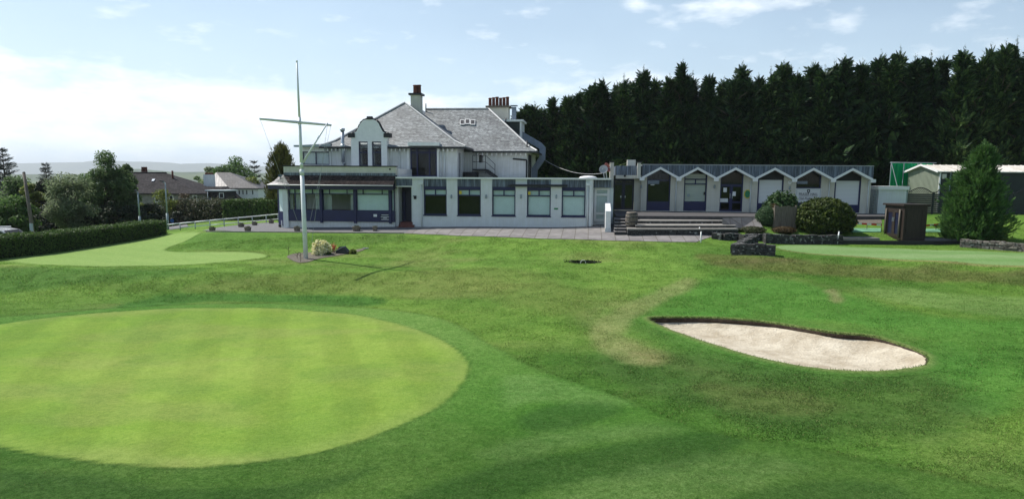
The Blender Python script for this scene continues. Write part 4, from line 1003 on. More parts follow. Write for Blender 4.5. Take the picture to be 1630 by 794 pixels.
# thin vent pipes standing on the roofs
for px, py0, py1, v in ((678, 181, 165, rv - .3), (702, 229, 216, vf + 1.0), (707, 229, 219, vf + 1.2), (805, 196, 188, dv - .3), (839, 233, 224, vm + .3)):
    u, z0 = Lp(px, py0, v); MB().tube((u, v, z0 - .3), (u, v, Zp(px, py1, v)), .045, n=8).build('vent_pipe', 'black', V)
# escape stair on the recessed wall
st = empty('escape_stair', (0, 0, 0), 0, V)
sx0, sx1, sx2 = U(752, 6.1, 270), U(773, 6.1, 270), U(788, 6.1, 275)
pz = Zp(763, 269, 6.1); zlow = Zp(788, 281, 6.1)
MB().box(sx0, sx1, 6.0, 6.95, pz - .12, pz).build('platform', 'black', st)
s_ = MB()
for v in (6.02, 6.8): s_.prism([(sx1, v, pz), (sx1, v, pz - .22), (sx2 + .1, v, zlow - .2), (sx2 + .1, v, zlow + .02)], (0, .05, 0))
for k in range(6):
    t = (k + .5) / 6; s_.box(sx1 + (sx2 - sx1) * t - .1, sx1 + (sx2 - sx1) * t + .12, 6.07, 6.8, pz + (zlow - pz) * t - .03, pz + (zlow - pz) * t)
s_.build('flight', 'black', st)
r_ = MB(); hr = .95
for u in (sx0 + .03, sx1): r_.tube((u, 6.03, pz - .3 if u > sx0 + .1 else 2.4), (u, 6.03, pz + hr), .022, n=6)
r_.tube((sx2, 6.03, zlow - .2), (sx2, 6.03, zlow + hr * .9), .022, n=6)
for h in (.5, hr):
    r_.tube((sx0 + .03, 6.03, pz + h), (sx1, 6.03, pz + h), .018, n=6); r_.tube((sx1, 6.03, pz + h), (sx2, 6.03, zlow + h * .9), .018, n=6); r_.tube((sx0 + .03, 6.03, pz + h), (sx0 + .03, 6.95, pz + h), .018, n=6)
r_.tube((sx0 + .28, 6.03, pz), (sx0 + .28, 6.03, pz + hr + .12), .022, n=6)
r_.build('handrail', 'black', st)
MB().box(U(741, 6.9), sx0 + .3, 6.0, 6.96, 2.62, Zp(745, 274, 6.5)).build('roof_store', 'black', V)

# ------------------------------------------------------------------ sunroom in front of the villa (part of the clubhouse)
s0, s1 = U(457, 0, 330), U(627.5, 0, 330)
zs_e = Zp(540, 294.5, -.6); zs_p0 = Zp(540, 278.5, .0); zs_p1 = Zp(540, 265.5, .0)
SR = V
zcl0, zcl1, zt0, zsl = Zp(540, 309, 0), Zp(540, 300.5, 0), Zp(540, 310, 0), Zp(540, 335.5, 0)
zw0 = Zp(540, 352.5, 0)
b_u = [s0, U(511, 0), U(565, 0), U(621, 0)]
mB = MB().wall_u(s0, s1, -.5, zw0, .1, .35).wall_v(.35, vf, -.5, zw0, s0 - .6, s0 - .35)
mB.build('plinth', 'render', V)
mw = MB().wall_u(s0 + .0, s1, zw0, zsl, .0, .3); mw.box(s0, s1, 0, .3, zcl1, zs_e + .12)
mw.build('blue_panelling', 'blue', V)
for k, u in enumerate(b_u[1:]):
    MB().box(u - .08, u + .08, -.06, .32, zw0 - .1, zs_e - .02).build('post', 'blue', V)
MB().box(s0 - .27, s0 + .07, -.04, .3, .0 - .5, zs_e - .02).build('corner_pier', 'render_clean', V)
def bayglass(a, b, subs, boarded=False):
    a, b = a + .08, b - .08
    w = window(V, a, b, zsl, zcl1, .06, fw=.05, bars_u=[(U(px, 0), zcl0, zcl1) for px in subs[0]] + [(U(px, 0), zsl, zcl0) for px in subs[1]], bars_z=[(zcl0,)], name='window')
    MB().box(a + .02, b - .02, .2, .21, zcl0 + .03, zcl1).build('blind', 'blind', w)
    if boarded: MB().box(a + .02, b - .02, .17, .18, zsl + .04, zcl0 - .03).build('blind', 'blind', w)
    return w
bayglass(b_u[0] + .02, b_u[1], ((469, 497), (469, 486)))
bayglass(b_u[1], b_u[2], ((524, 552), ()))
bayglass(b_u[2], b_u[3], ((577.5, 608), ()), True)
window(V, U(622.5, 0), s1, zsl, zcl1, .06, fw=.04, blind=True)
# chamfered left end with its own tall light
c0_, c1_ = Vector((s0 - .2, .05, 0)), Vector((U(442, .75), .75, 0))
ch = MB(); dch = c1_ - c0_; nch = Vector((-dch.y, dch.x, 0)).normalized() * .12
if nch.y < 0: nch = -nch
def chbox(m, t0, t1, z0, z1, o=0.0, th=1.0):
    a, b = c0_ + dch * t0, c0_ + dch * t1; q = nch * th; w = nch * o
    m.prism([a + w + Vector((0, 0, z0)), b + w + Vector((0, 0, z0)), b + w + q + Vector((0, 0, z0)), a + w + q + Vector((0, 0, z0))], (0, 0, z1 - z0))
chbox(ch, .0, 1, zw0 - .35, zsl - .1); chbox(ch, .86, 1.0, zsl - .1, zs_e - .05); chbox(ch, 0, .86, zcl1, zs_e - .05); ch.build('blue_panelling', 'blue', V)
cg = MB(); chbox(cg, .02, .86, zsl - .1, zcl1, .3, .1); cg.build('side_blind', 'blind', V)
# left wall of the sunroom with a wide window
sl_ = MB().wall_v(.75, vf - .002, -.5, zs_e, c1_.x, c1_.x + .15, [(1.1, vf - .5, zsl, zcl0)]); sl_.build('side_wall', 'blue', V)
# roof: steep tiled skirt, lead flashing, rendered parapet, flat deck
ev = -.6
Ea, Eb = Vector((U(424, .6, 294), .75, zs_e)), Vector((U(461, ev, 294), ev, zs_e)); Ec = Vector((U(626, ev, 294), ev, zs_e))
Ta, Tb, Tc = Vector((U(446, .55, 279), .62, zs_p0)), Vector((U(452, -.1, 279), -.08, zs_p0)), Vector((U(629.5, -.08, 279), -.08, zs_p0))
def curve_skirt(E1, E2, T1, T2, m, sag=.10):
    mid1 = E1.lerp(T1, .45) - Vector((0, 0, sag)); mid2 = E2.lerp(T2, .45) - Vector((0, 0, sag))
    m.slab([E1, E2, mid2, mid1], .07); m.slab([mid1, mid2, T2, T1], .07)
sk = MB(); curve_skirt(Eb, Ec, Tb, Tc, sk, .01); sk.build('tiled_skirt_roof', 'slatebrown', V)
sk = MB(); curve_skirt(Ea, Eb, Ta, Tb, sk); curve_skirt(Vector((Ea.x, 3.9, zs_e)), Ea, Vector((Ta.x, 3.9, zs_p0)), Ta, sk); sk.build('hip_roof', 'slatesunlit', V)  # left facets take the sunlit slate tone, unlike the front skirt
fs = MB()
for a, b in ((Ea, Eb), (Eb, Ec)):
    d = (b - a).normalized(); n_ = Vector((d.y, -d.x, 0))
    fs.prism([a - n_ * .02 + Vector((0, 0, -.30)), b - n_ * .02 + Vector((0, 0, -.30)), b - n_ * .06 + Vector((0, 0, -.30)), a - n_ * .06 + Vector((0, 0, -.30))], (0, 0, .22))
fs.prism([Ea + Vector((.05, 0, -.2)), Eb + Vector((0, .05, -.2)), Ec + Vector((0, .05, -.2)), Vector((Ec.x, .3, zs_e - .2)), Vector((c1_.x, .9, zs_e - .2))], (0, 0, .04))
fs.build('fascia', 'bluedark', V)
gt = MB(); gt.tube(Ea + Vector((0, -.03, -.02)), Eb + Vector((0, -.05, -.02)), .028, n=8); gt.tube(Eb + Vector((0, -.05, -.02)), Ec + Vector((0, -.05, -.02)), .028, n=8); gt.build('gutter', 'white', V)
fl = MB(); fl.box(Tb.x, Tc.x, -.11, -.02, zs_p0 - .05, zs_p0 + .12); fl.build('lead_flashing', 'lead', V)
pr = MB(); pr.box(Tb.x - .05, Tc.x, -.02, .25, zs_p0 + .02, zs_p1); pr.box(Tb.x - .05, Tb.x + .2, .252, vf, zs_p0 + .02, zs_p1); pr.build('parapet', 'cream', V)
MB().box(Tb.x - .1, Tc.x + .05, -.07, .3, zs_p1 + .002, zs_p1 + .07).build('coping', 'black', V)
MB().box(Ta.x, Tc.x, .26, vf - .005, zs_p0 - .15, zs_p0 + .0).build('flat_roof', 'lead', V)
MB().wall_v(.3, vf, -.5, zs_p1 - .1, s1 - .02, s1 + .2).build('party_wall', 'render', V)
MB().box(c1_.x + .16, s1 - .03, .36, vf - .01, -.2, -.08).build('floor', 'room', V)
# notices and drain outlet on the sunroom
MB().box(U(594, -.02), U(599.5, -.02), -.02, -.001, Zp(596, 345, 0), Zp(596, 341, 0)).build('notice', 'paper', V)
nb = MB().box(U(605, -.02), U(620, -.02), -.02, -.001, Zp(611, 350.5, 0), Zp(611, 340.5, 0)).build('notice_board', 'bluedark', V)
for py, w in ((342.2, 5.5), (345.3, 6.5), (347.3, 3), (349.3, 6)):
    MB().box(U(612.3 - w, -.03), U(612.3 + w, -.03), -.026, -.021, Zp(611, py + .45, 0), Zp(611, py - .45, 0)).build('text_line', 'paper', nb)
MB().tube((U(621.5, -.03), -.05, Zp(621.5, 269.5, 0)), (U(621.5, -.03), .1, Zp(621.5, 269.5, 0)), .06, n=10).build('drain_outlet', 'black', V)
# curtains, seats and a bar inside, seen through the glass
cu = []
for px in (463, 475, 484, 506, 517, 524, 562):
    u = U(px, .5); w = .16
    MB().prism([(u - w + .04 * k, .5 + .05 * (k % 2), zsl + .02) for k in range(9)] + [(u - w + .04 * k, .52 + .05 * (k % 2), zsl + .02) for k in range(8, -1, -1)], (0, 0, zcl0 - zsl - .06)).build('curtain', 'curtain', V)
bn = tag(empty('bench_seat', l2w(U(480, 1.2), 1.3, -.08), -TH), 'long red upholstered bench inside the left sunroom window', 'bench')
MB().box(-1.0, 1.4, 0, .5, .02, .5).build('seat', 'red', bn); MB().box(-1.0, 1.4, .5, .62, .02, 1.0).build('backrest', 'brick', bn)
bn2 = copy_thing(bn, l2w(U(535, 1.2), 1.3, -.08), 'long red upholstered bench inside the middle sunroom window')

# porch between sunroom and front extension
pu0, pu1 = U(629, 1.2), U(657, 1.2)
# ------------------------------------------------------------------ flat-roofed front extension
E = root('front_extension', 'long low flat-roofed white extension with five blue-framed windows', 'building')
e0, e1 = U(656.5, 0), U(944, 0)
zr = Zp(800, 283.5, 0); zfa = Zp(800, 297.5, 0); zhd = Zp(800, 301.5, 0); zwb = Zp(800, 344, 0); ztl = Zp(800, 311.5, 0)
piers = [(656.5, 674.3), (711, 728), (765.3, 783.2), (820.5, 838.8), (876.7, 894), (932, 944)]
holes = []
for (a, b), (c, d) in zip(piers[:-1], piers[1:]): holes.append((U(b, 0), U(c, 0), zwb, zr - .06))
MB().wall_u(e0, e1, -.6, zr - .06, 0, .3, holes).wall_v(.3, vf, -.6, zr - .06, e0, e0 + .25).wall_v(.3, vm, -.6, zr - .06, e1 - .25, e1).build('wall', 'render_clean', E)
for k, h in enumerate(holes):
    a, b = h[0], h[1]; mid = (a + b) / 2
    # lead-clad fascia panel, navy header, then the window
    f = MB().box(a + .001, b - .001, .04, .24, zfa, zr - .062)
    n_ = int((b - a) / .17)
    for i in range(1, n_): f.box(a + (b - a) * i / n_ - .012, a + (b - a) * i / n_ + .012, .02, .041, zfa + .004, zr - .066)
    f.build('fascia_panel', 'lead', E)
    MB().box(a + .001, b - .001, .07, .26, zhd, zfa - .002).build('header', 'blue', E)
    w = window(E, a + .002, b - .002, zwb + .03, zhd - .002, .1, fw=.07, bars_z=[ztl], bars_u=[(mid, ztl, zhd - .07)])
    MB().box(a + .06, b - .06, .24, .25, ztl + .03, zhd - .06).build('blind', 'blind', w)
    if k >= 2: MB().box(a + .06, b - .06, .22, .23, zwb + .1, ztl - .03).build('blind', 'blind', w)
    MB().box(a - .03, b + .03, -.05, .1, zwb - .04, zwb + .03).build('sill', 'blue', w)
MB().box(e0 + .3, e1 - .3, 1.1, 1.2, -.2, zr - .1).build('dark_backing', 'room', E); MB().box(e0 + .26, e1 - .26, .31, 3.9, -.3, -.1).build('floor', 'room', E)  # upright panel added close behind the windows to darken them
# roof deck with pale edge
rb = MB(); re0 = U(630, -.1)
rb.box(re0, U(972, -.1), -.1, vf - .005, zr - .055, zr + .02); rb.box(U(742, vf), U(972, -.1), vf - .004, vm - .005, zr - .055, zr + .02)
rb.build('flat_roof', 'ridge', E)
MB().box(re0, U(972, -.1), -.135, -.101, zr - .07, zr + .035).build('roof_edge', 'white', E)
MB().box(re0 + .02, e0 - .005, .0, .2, zfa + .02, zr - .062).build('fascia_panel', 'lead', E)
# porch: recessed navy door, dark passage, brick steps
MB().box(re0 + .02, e0 - .005, 0.02, .2, zfa - .05, zfa + .015).build('lintel', 'white', E)
MB().wall_u(re0 - .02, e0, -.3, zfa, 1.3, 1.5).build('porch_wall', 'bluedark', E)
dr = MB().box(U(630.5, 1.2), U(645, 1.2), 1.2, 1.28, .1, Zp(640, 305, 1.2)).build('door', 'blue', E)
for i in range(2):
    for j in range(3): MB().box(U(632 + 6 * i, 1.2), U(636.5 + 6 * i, 1.2), 1.185, 1.2, .25 + .6 * j, .7 + .6 * j).build('panel', 'bluedark', dr)
MB().box(U(655, .2), U(656.4, .2), .2, .32, -.1, zfa - .06).build('door_post', 'render_clean', E)
for k in range(3): MB().box(U(627 - k * .8, -.2) + .3, U(657.5 + k * .6, -.2), -.1 - .3 * k + .25, 1.2, -.3, .22 - .15 * k).build('step', 'brick', E)
# downpipes, bracket lamps, hoppers
for px in (670.8, 935.5):
    u = U(px, -.07); d = MB().tube((u, -.07, -.2), (u, -.07, zfa + .1), .045, n=8); d.box(u - .14, u + .14, -.16, -.001, zfa + .1, zfa + .28); d.build('downpipe', 'render_clean', E)
MB().box(U(938, -.05), U(941.5, -.05), -.09, -.001, -.3, zr - .1).build('downpipe', 'render_clean', E)
def wall_lamp(parent, u, v, z, s=1.0):
    m = MB(); m.tube((u, v, z), (u, v - .1, z + .02), .018, n=6); m.lathe([(.02, 0), (.055 * s, .05), (.06 * s, .2), (.02, .26)], (u, v - .12, z - .05), 8); return m.build('wall_lamp', 'greypost', parent)
for px in (719, 774, 829.5, 885.5): wall_lamp(E, U(px, 0), -.001, Zp(px, 315, 0))
wm = MB(); u = U(661, 0); z = Zp(661, 314, 0); wm.box(u - .08, u + .08, -.06, -.001, z - .12, z + .1); wm.tube((u - .1, -.08, z + .1), (u, -.12, z - .08), .02, n=6); wm.tube((u + .1, -.08, z + .1), (u, -.12, z - .08), .02, n=6); wm.build('bracket_lamp', 'black', E)
MB().box(U(882, -.02), U(888.5, -.02), -.02, -.001, Zp(885, 333.5, 0), Zp(885, 331, 0)).build('exit_notice', 'signgreen', E)
# rolled awning across the fourth and fifth windows
aw = MB(); aw.box(U(812, -.2), U(903, -.2), -.24, -.08, Zp(850, 297.2, -.2), Zp(850, 293.6, -.2)); aw.tube((U(809, -.2), -.16, Zp(809, 296, -.2)), (U(813, -.2), -.16, Zp(813, 295.6, -.2)), .05, n=8); aw.build('awning_case', 'black', E)
for px in (830, 885): MB().box(U(px, 0) - .04, U(px, 0) + .04, -.08, -.001, Zp(px, 297, 0), Zp(px, 294, 0)).build('awning_bracket', 'black', E)
# roof lantern and bits of felt on the deck
rl = MB(); u = U(936, 1.5, 282); rl.lathe([(.58, 0), (.58, .04), (.46, .11), (.25, .15), (.02, .16)], (u, 1.6, zr + .021), 20); rl.build('roof_dome', 'white', E)
# glazed side lobby, right end
z0 = -.1; a, b = U(946, .9), U(970, .9)
MB().box(U(944.5, .6), U(972.5, .6), .6, .8, zfa - .02, zr - .06).build('fascia_panel', 'lead', E)
window(E, a, b, Zp(957, 352, .9), Zp(957, 299, .9), .9, frame='white', fw=.14, bars_z=[Zp(957, 310, .9), Zp(957, 340, .9)], blind=True, name='lobby_door', blind_mat='room')  # the dark sheet behind this glass stands in for an unlit lobby
MB().box(e1 - .02, U(976, 1.1), 1.0, 1.2, -.5, zfa - .03).build('lobby_wall', 'render_clean', E)
# notices stuck inside the top lights
for px, py in ((733, 307), (842.5, 308)):
    MB().box(U(px - 2, .1), U(px + 2, .1), .085, .092, Zp(px, py + 2, .1), Zp(px, py - 3, .1)).build('notice', 'yellow', E)

# white rendered wing wall beside the narrow stair
ww = tag(empty('stair_wall', (0, 0, 0)), 'short white sloping-topped wall beside the narrow stair', 'wall')
a0 = at_z(963.5, 370.5, -.1); z_t = lambda py, p: CAMZ
P0 = RT @ (a0 - Vector((OX, OY, 0))); uu0 = P0.x; vv0 = P0.y
uu1 = uu0 + .30; hz = Zp(967, 351, vv0); hb = Zp(967, 330, vv0 + 2.2)
mm = MB(); mm.prism([(uu0, vv0, -.4), (uu0, vv0, hz + .55), (uu0, vv0 + 1.9, hb + .25), (uu0, vv0 + 4.2, hb + .25), (uu0, vv0 + 4.2, -.4)], (uu1 - uu0, 0, 0))
wwo = mm.build('body', 'white', ww); ww.location = (OX, OY, 0); ww.rotation_euler.z = -TH
MB().box(uu0 - .02, uu1 + .02, vv0 - .03, vv0 - .001, -.4, .18).build('base', 'render_clean', ww)

# ------------------------------------------------------------------ zigzag wing
G = root('zigzag_wing', 'single-storey wing with a zigzag white fascia under dark lead cladding', 'building')
gv0 = 7.0
zf = lambda px, py: Zp(px, py, gv0 - .7)
zground = .78
ztop = Zp(1200, 263.3, gv0 - .7)
g0, g1 = U(1020, gv0), U(1384.5, gv0)
ops = [(1029, 1066.5), (1088, 1124.5), (1145.5, 1182), (1205, 1246), (1266, 1305.5), (1327, 1369)]
zo = Zp(1200, 270, gv0)
hl = [(U(a, gv0), U(b, gv0), zground + .05, zo + .25) for a, b in ops]
MB().wall_u(g0, g1, .2, zo + .3, gv0, gv0 + .35, hl).wall_v(gv0 + .35, gv0 + 8, .2, zo + .3, g1 - .3, g1).wall_v(gv0 + .35, gv0 + 8, .2, zo + .3, g0, g0 + .3).wall_u(g0 + .3, g1 - .3, .2, zo + .3, gv0 + 7.7, gv0 + 8).build('wall', 'cream', G)
MB().box(g0 + .31, g1 - .31, gv0 + 1.4, gv0 + 1.5, .3, zo + .4).build('dark_backing', 'room', G); MB().box(g0 + .31, g1 - .31, gv0 + .36, gv0 + 1.39, zo + .26, zo + .29).build('ceiling', 'room', G)  # near-black panel added behind the bays so their glass looks dark
# folded roof with zigzag front edge
vp_ = gv0 - .7
valleys = [1022, 1080.7, 1140.3, 1202, 1264.5, 1326.3, 1389.5]; peaks = [1051.5, 1110.8, 1171.3, 1233.7, 1295, 1357.5]
zz = []
for i, p in enumerate(valleys):
    zz.append(Lp(p, 284.2 + (p - 1022) * .0088, vp_))
    if i < 6: zz.append(Lp(peaks[i], 268.6 + (p - 1022) * .0062, vp_))
ztL, ztR = Zp(1022, 262.5, vp_), Zp(1389, 265, vp_)
uA, uB = zz[0][0], zz[-1][0]
roofm = MB()
for i in range(len(zz) - 1):
    (ua, za), (ub, zb_) = zz[i], zz[i + 1]
    ta = ztL + (ztR - ztL) * (ua - uA) / (uB - uA); tb = ztL + (ztR - ztL) * (ub - uA) / (uB - uA)
    roofm.prism([(ua, vp_, za + .12), (ub, vp_, zb_ + .12), (ub, vp_, tb), (ua, vp_, ta)], (0, 8.9, 0))
roofm.build('folded_roof', 'lead', G)
bs = MB()
seg = MB(); nseg = 46
for k in range(1, nseg):
    u = uA + (uB - uA) * k / nseg
    i = max(j for j in range(len(zz)) if zz[j][0] <= u); i = min(i, len(zz) - 2); t = (u - zz[i][0]) / (zz[i + 1][0] - zz[i][0]); zb_ = zz[i][1] * (1 - t) + zz[i + 1][1] * t + .16
    seg.box(u - .014, u + .014, vp_ - .02, vp_ - .001, zb_, ztL + (ztR - ztL) * k / nseg - .01)
seg.build('lead_rolls', 'lead', G)
MB().prism([(uA, vp_ - .03, ztL), (uB, vp_ - .03, ztR), (uB, vp_ - .03, ztR + .05), (uA, vp_ - .03, ztL + .05)], (0, .2, 0)).build('roof_edge', 'ridge', G)
for i in range(len(zz) - 1):
    (ua, za), (ub, zb_) = zz[i], zz[i + 1]
    bs.prism([(ua, vp_ - .06, za - .05), (ub, vp_ - .06, zb_ - .05), (ub, vp_ - .06, zb_ + .12), (ua, vp_ - .06, za + .12)], (0, .055, 0))
for i in range(0, len(zz), 2):
    (ua, za) = zz[i]; bs.box(ua - .17, ua + .17, vp_ - .075, vp_ - .061, za - .14, za + .08)
bs.build('barge_boards', 'white', G)
sof = MB()
for i in range(len(zz) - 1):
    (ua, za), (ub, zb_) = zz[i], zz[i + 1]
    sof.prism([(ua, vp_ + .001, za + .0), (ub, vp_ + .001, zb_ + .0), (ub, vp_ + .001, zb_ + .118), (ua, vp_ + .001, za + .118)], (0, .695, 0))
sof.build('soffit', 'white', G)
def op(i): return hl[i][0] + .001, hl[i][1] - .001
zc = lambda py, i=0: Zp(sum(ops[i]) / 2, py, gv0)
zsill = [zc(322.5, i) for i in range(6)]
# bay 1: dark glazing over a navy panel
a, b = op(0); window(G, a, b, zsill[0], zo + .24, gv0 + .1, fw=.08, bars_z=[zc(287, 0)]); MB().box(a, b, gv0 + .08, gv0 + .2, zground, zsill[0] - .002).build('navy_panel', 'blue', G)
MB().box(a + .06, a + .85, gv0 + .06, gv0 + .095, zc(293, 0), zc(287.5, 0)).build('vent_light', 'duct', G)
MB().box(U(1035, gv0), U(1041, gv0), gv0 + .08, gv0 + .095, zc(295, 0), zc(293.6, 0)).build('notice', 'paper', G)
# bay 2: toplights and white boarded shutter
a, b = op(1); w = window(G, a, b, zsill[1], zo + .24, gv0 + .1, fw=.08, bars_z=[zc(285.5, 1), zc(293, 1)], bars_u=[((a + b) / 2, zc(293, 1), zc(285.5, 1))])
M['shutter'] = stripemat('boarded_shutter', (.62, .61, .55), (.52, .51, .46), .13, 2, .6)
M['roller'] = stripemat('roller_shutter', (.70, .72, .72), (.58, .60, .61), .09, 2, .5)
MB().box(a + .09, b - .09, gv0 + .22, gv0 + .24, zsill[1] + .06, zc(277, 1)).build('blind', 'shutter', w); MB().box(a, b, gv0 + .08, gv0 + .2, zground, zsill[1] - .002).build('navy_panel', 'blue', G)
MB().box(U(1093.5, gv0), U(1098, gv0), gv0 + .085, gv0 + .095, zc(313, 1), zc(309, 1)).build('notice', 'greypost', G)
MB().box(U(1120, gv0), U(1122.5, gv0), gv0 + .07, gv0 + .095, zc(310, 1), zc(305.5, 1)).build('lock_box', 'black', G)
# bay 3: double doors with notices
a, b = op(2); m_ = (a + b) / 2
w = window(G, a, b, zc(295, 2), zo + .24, gv0 + .1, fw=.08)
for q, (x0, x1) in enumerate(((a, m_ - .005), (m_ + .005, b))):
    d = window(G, x0, x1, zground + .06, zc(295, 2) - .002, gv0 + .1, fw=.1, bars_z=[zc(322, 2)], name='entrance_door')
    MB().box((m_ - .09) if q == 0 else (m_ + .06), (m_ - .06) if q == 0 else (m_ + .09), gv0 + .04, gv0 + .09, zc(316, 2), zc(308, 2)).build('handle', 'steel', d)
for px0, px1, py0, py1, mt in ((1151, 1156.5, 299, 306, 'paper'), (1166, 1171, 305, 312, 'paper'), (1146.5, 1159, 316, 322, 'curtain')):
    MB().box(U(px0, gv0), U(px1, gv0), gv0 + .082, gv0 + .095, zc(py1, 2), zc(py0, 2)).build('notice', mt, G)
MB().box(a, b, gv0 - .02, gv0 + .2, zground - .02, zground + .055).build('threshold', 'ridge', G)
# bays 4 and 6: roller shutters
for i, pyt in ((3, 286.5), (5, 288)):
    a, b = op(i); zs_ = zc(323.5 + (i - 3) * 1.2, i)
    fr = MB(); fr.box(a, a + .1, gv0 + .05, gv0 + .3, zs_, zc(pyt, i)); fr.box(b - .1, b, gv0 + .05, gv0 + .3, zs_, zc(pyt, i)); fr.build('shutter_guide', 'blue', G)
    MB().box(a + .1, b - .1, gv0 + .1, gv0 + .14, zs_, zc(pyt, i)).build('roller_shutter', 'roller', G)
    MB().box(a, b, gv0 + .06, gv0 + .34, zc(pyt, i) + .002, zo + .24).build('shutter_head', 'black', G)
    MB().box(a, b, gv0 + .04, gv0 + .3, zground, zs_ - .002).build('navy_panel', 'blue', G)
# bay 5: dark light above the sign board
a, b = op(4); zsg = zc(300, 4); window(G, a, b, zsg + .002, zo + .24, gv0 + .1, fw=.08); MB().box(a, b, gv0 + .08, gv0 + .2, zground, zsg).build('navy_panel', 'blue', G)
MB().box(U(1268, gv0), U(1284, gv0), gv0 + .07, gv0 + .095, zc(293, 4), zc(288.5, 4)).build('vent_light', 'duct', G)
sg = MB().box(a - .03, b + .03, gv0 - .05, gv0 + .03, zc(322.5, 4), zsg).build('shop_sign', 'signboard', G)
bd = MB(); zb0, zb1 = zc(321.5, 4), zc(301, 4)
for x0, x1, y0, y1 in ((a + .03, b - .03, zb0, zb0 + .02), (a + .03, b - .03, zb1 - .02, zb1), (a + .03, a + .05, zb0, zb1), (b - .05, b - .03, zb0, zb1)): bd.box(x0, x1, gv0 - .055, gv0 - .051, y0, y1)
bd.build('sign_border', 'greypost', sg)
def text(s, u, v, z, size, parent, matn, name='lettering', shear=0.0, width=None):
    c = bpy.data.curves.new(name, 'FONT'); c.body = s; c.size = size; c.align_x = 'CENTER'; c.align_y = 'CENTER'; c.extrude = .004; c.shear = shear
    t = bpy.data.objects.new(name, c); COL.objects.link(t); bpy.context.view_layer.update()
    me = bpy.data.meshes.new_from_object(t.evaluated_get(bpy.context.evaluated_depsgraph_get())); wd = t.dimensions.x
    bpy.data.objects.remove(t); me.materials.clear(); me.materials.append(M[matn])
    o = bpy.data.objects.new(name, me); COL.objects.link(o); o.parent = parent; o.rotation_euler = (math.pi / 2, 0, 0); o.location = (u, v, z)
    if width: o.scale.x = width / max(wd, .01)
    return o
um = (a + b) / 2
text('FRASER HALL', um, gv0 - .058, zc(309.3, 4), .26, sg, 'ink', width=(b - a) * .76)
text('Club Professional', um, gv0 - .058, zc(316.2, 4), .24, sg, 'ink', shear=.35, width=(b - a) * .80)
MB().box(um - .62, um + .62, gv0 - .056, gv0 - .051, zc(312.7, 4), zc(312.3, 4)).build('sign_rule', 'ink', sg)
sh = MB(); zs2 = zc(304.3, 4)
sh.prism([(um - .10, gv0 - .058, zs2 + .11), (um - .10, gv0 - .058, zs2 - .03), (um - .06, gv0 - .058, zs2 - .10), (um, gv0 - .058, zs2 - .14), (um + .06, gv0 - .058, zs2 - .10), (um + .10, gv0 - .058, zs2 - .03), (um + .10, gv0 - .058, zs2 + .11)], (0, .006, 0)); sh.build('shield_emblem', 'ink', sg)
MB().box(um - .03, um + .03, gv0 - .062, gv0 - .0585, zs2 - .04, zs2 + .05).build('emblem_mark', 'paper', sg)
# wall fittings: defibrillator plaque, clock, lamps, downpipes
pq = MB(); u, z = U(1189, gv0), Zp(1189, 309, gv0); n = 8
pq.prism([(u + .25 * math.cos(math.pi / 8 + k * math.pi / 4), gv0 - .05, z + .33 * math.sin(math.pi / 8 + k * math.pi / 4)) for k in range(8)], (0, .045, 0)); pq = pq.build('safety_plaque', 'yellow', G)
MB().prism([(u + .18 * math.cos(k * math.pi / 8), gv0 - .056, z + .26 * math.sin(k * math.pi / 8)) for k in range(16)], (0, .005, 0)).build('plaque_centre', 'signgreen', pq)
clk = MB().tube((U(1255.2, gv0), gv0 - .06, Zp(1255, 290.5, gv0)), (U(1255.2, gv0), gv0 - .001, Zp(1255, 290.5, gv0)), .13, n=18).build('wall_clock', 'white', G)
MB().box(U(1255.2, gv0) - .01, U(1255.2, gv0) + .01, gv0 - .066, gv0 - .061, Zp(1255, 290.5, gv0), Zp(1255, 290.5, gv0) + .09).build('clock_hand', 'ink', clk)
for px in (1019.8, 1136, 1255): wall_lamp(G, U(px, gv0), gv0 - .001, Zp(px, 299 if px < 1200 else 301, gv0))
for px in (1075.5, 1194, 1318.5, 1381):
    u = U(px, gv0 - .06); pipe(G, [(u, gv0 - .06, zground - .1), (u, gv0 - .06, Zp(px, 288, gv0))], .04)
# flat entrance link at the wing's left end
k0, k1 = U(972, gv0), U(1020, gv0)
zl_t = Zp(995, 264, gv0 - .4); zl_b = Zp(995, 279, gv0 - .4)
MB().box(k0 + .3, g0 - .002, gv0 - .4, gv0 + 7, zl_b, zl_t).build('lead_parapet', 'lead', G)
MB().box(k0 + .3, g0 - .002, gv0 - .45, gv0 + .3, Zp(995, 284.5, gv0), zl_b - .002).build('white_beam', 'cream', G)
MB().box(U(969.5, gv0), U(975.5, gv0), gv0 - .5, gv0 + .5, .2, Zp(972, 259, gv0)).build('pillar', 'cream', G)
MB().box(U(1012, gv0), U(1017.5, gv0), gv0 - .74, gv0 - .41, Zp(1014, 284, gv0), Zp(1014, 259.5, gv0)).build('pillar', 'cream', G)
MB().box(U(969, gv0), U(976, gv0), gv0 - .55, gv0 + .55, Zp(972, 259, gv0) + .002, Zp(972, 259, gv0) + .09).build('pillar_cap', 'black', G)
MB().box(U(1011, gv0), U(1018.5, gv0), gv0 - .78, gv0 - .36, Zp(1014, 259.5, gv0) + .002, Zp(1014, 259.5, gv0) + .09).build('pillar_cap', 'black', G)
x0, x1 = U(975.6, gv0 + .5), U(1008.5, gv0 + .5)
for q, (p0, p1) in enumerate(((x0, (x0 + x1) / 2 - .004), ((x0 + x1) / 2 + .004, x1))):
    d = window(G, p0, p1, zground + .06, Zp(995, 285, gv0 + .5), gv0 + .5, fw=.11, bars_z=[Zp(995, 293, gv0 + .5)], name='link_door', frame='bluedark')
    MB().box(p1 - .22 if q == 0 else p0 + .1, p1 - .14 if q == 0 else p0 + .14, gv0 + .44, gv0 + .49, Zp(995, 315, gv0), Zp(995, 312, gv0)).build('handle', 'paper', d)
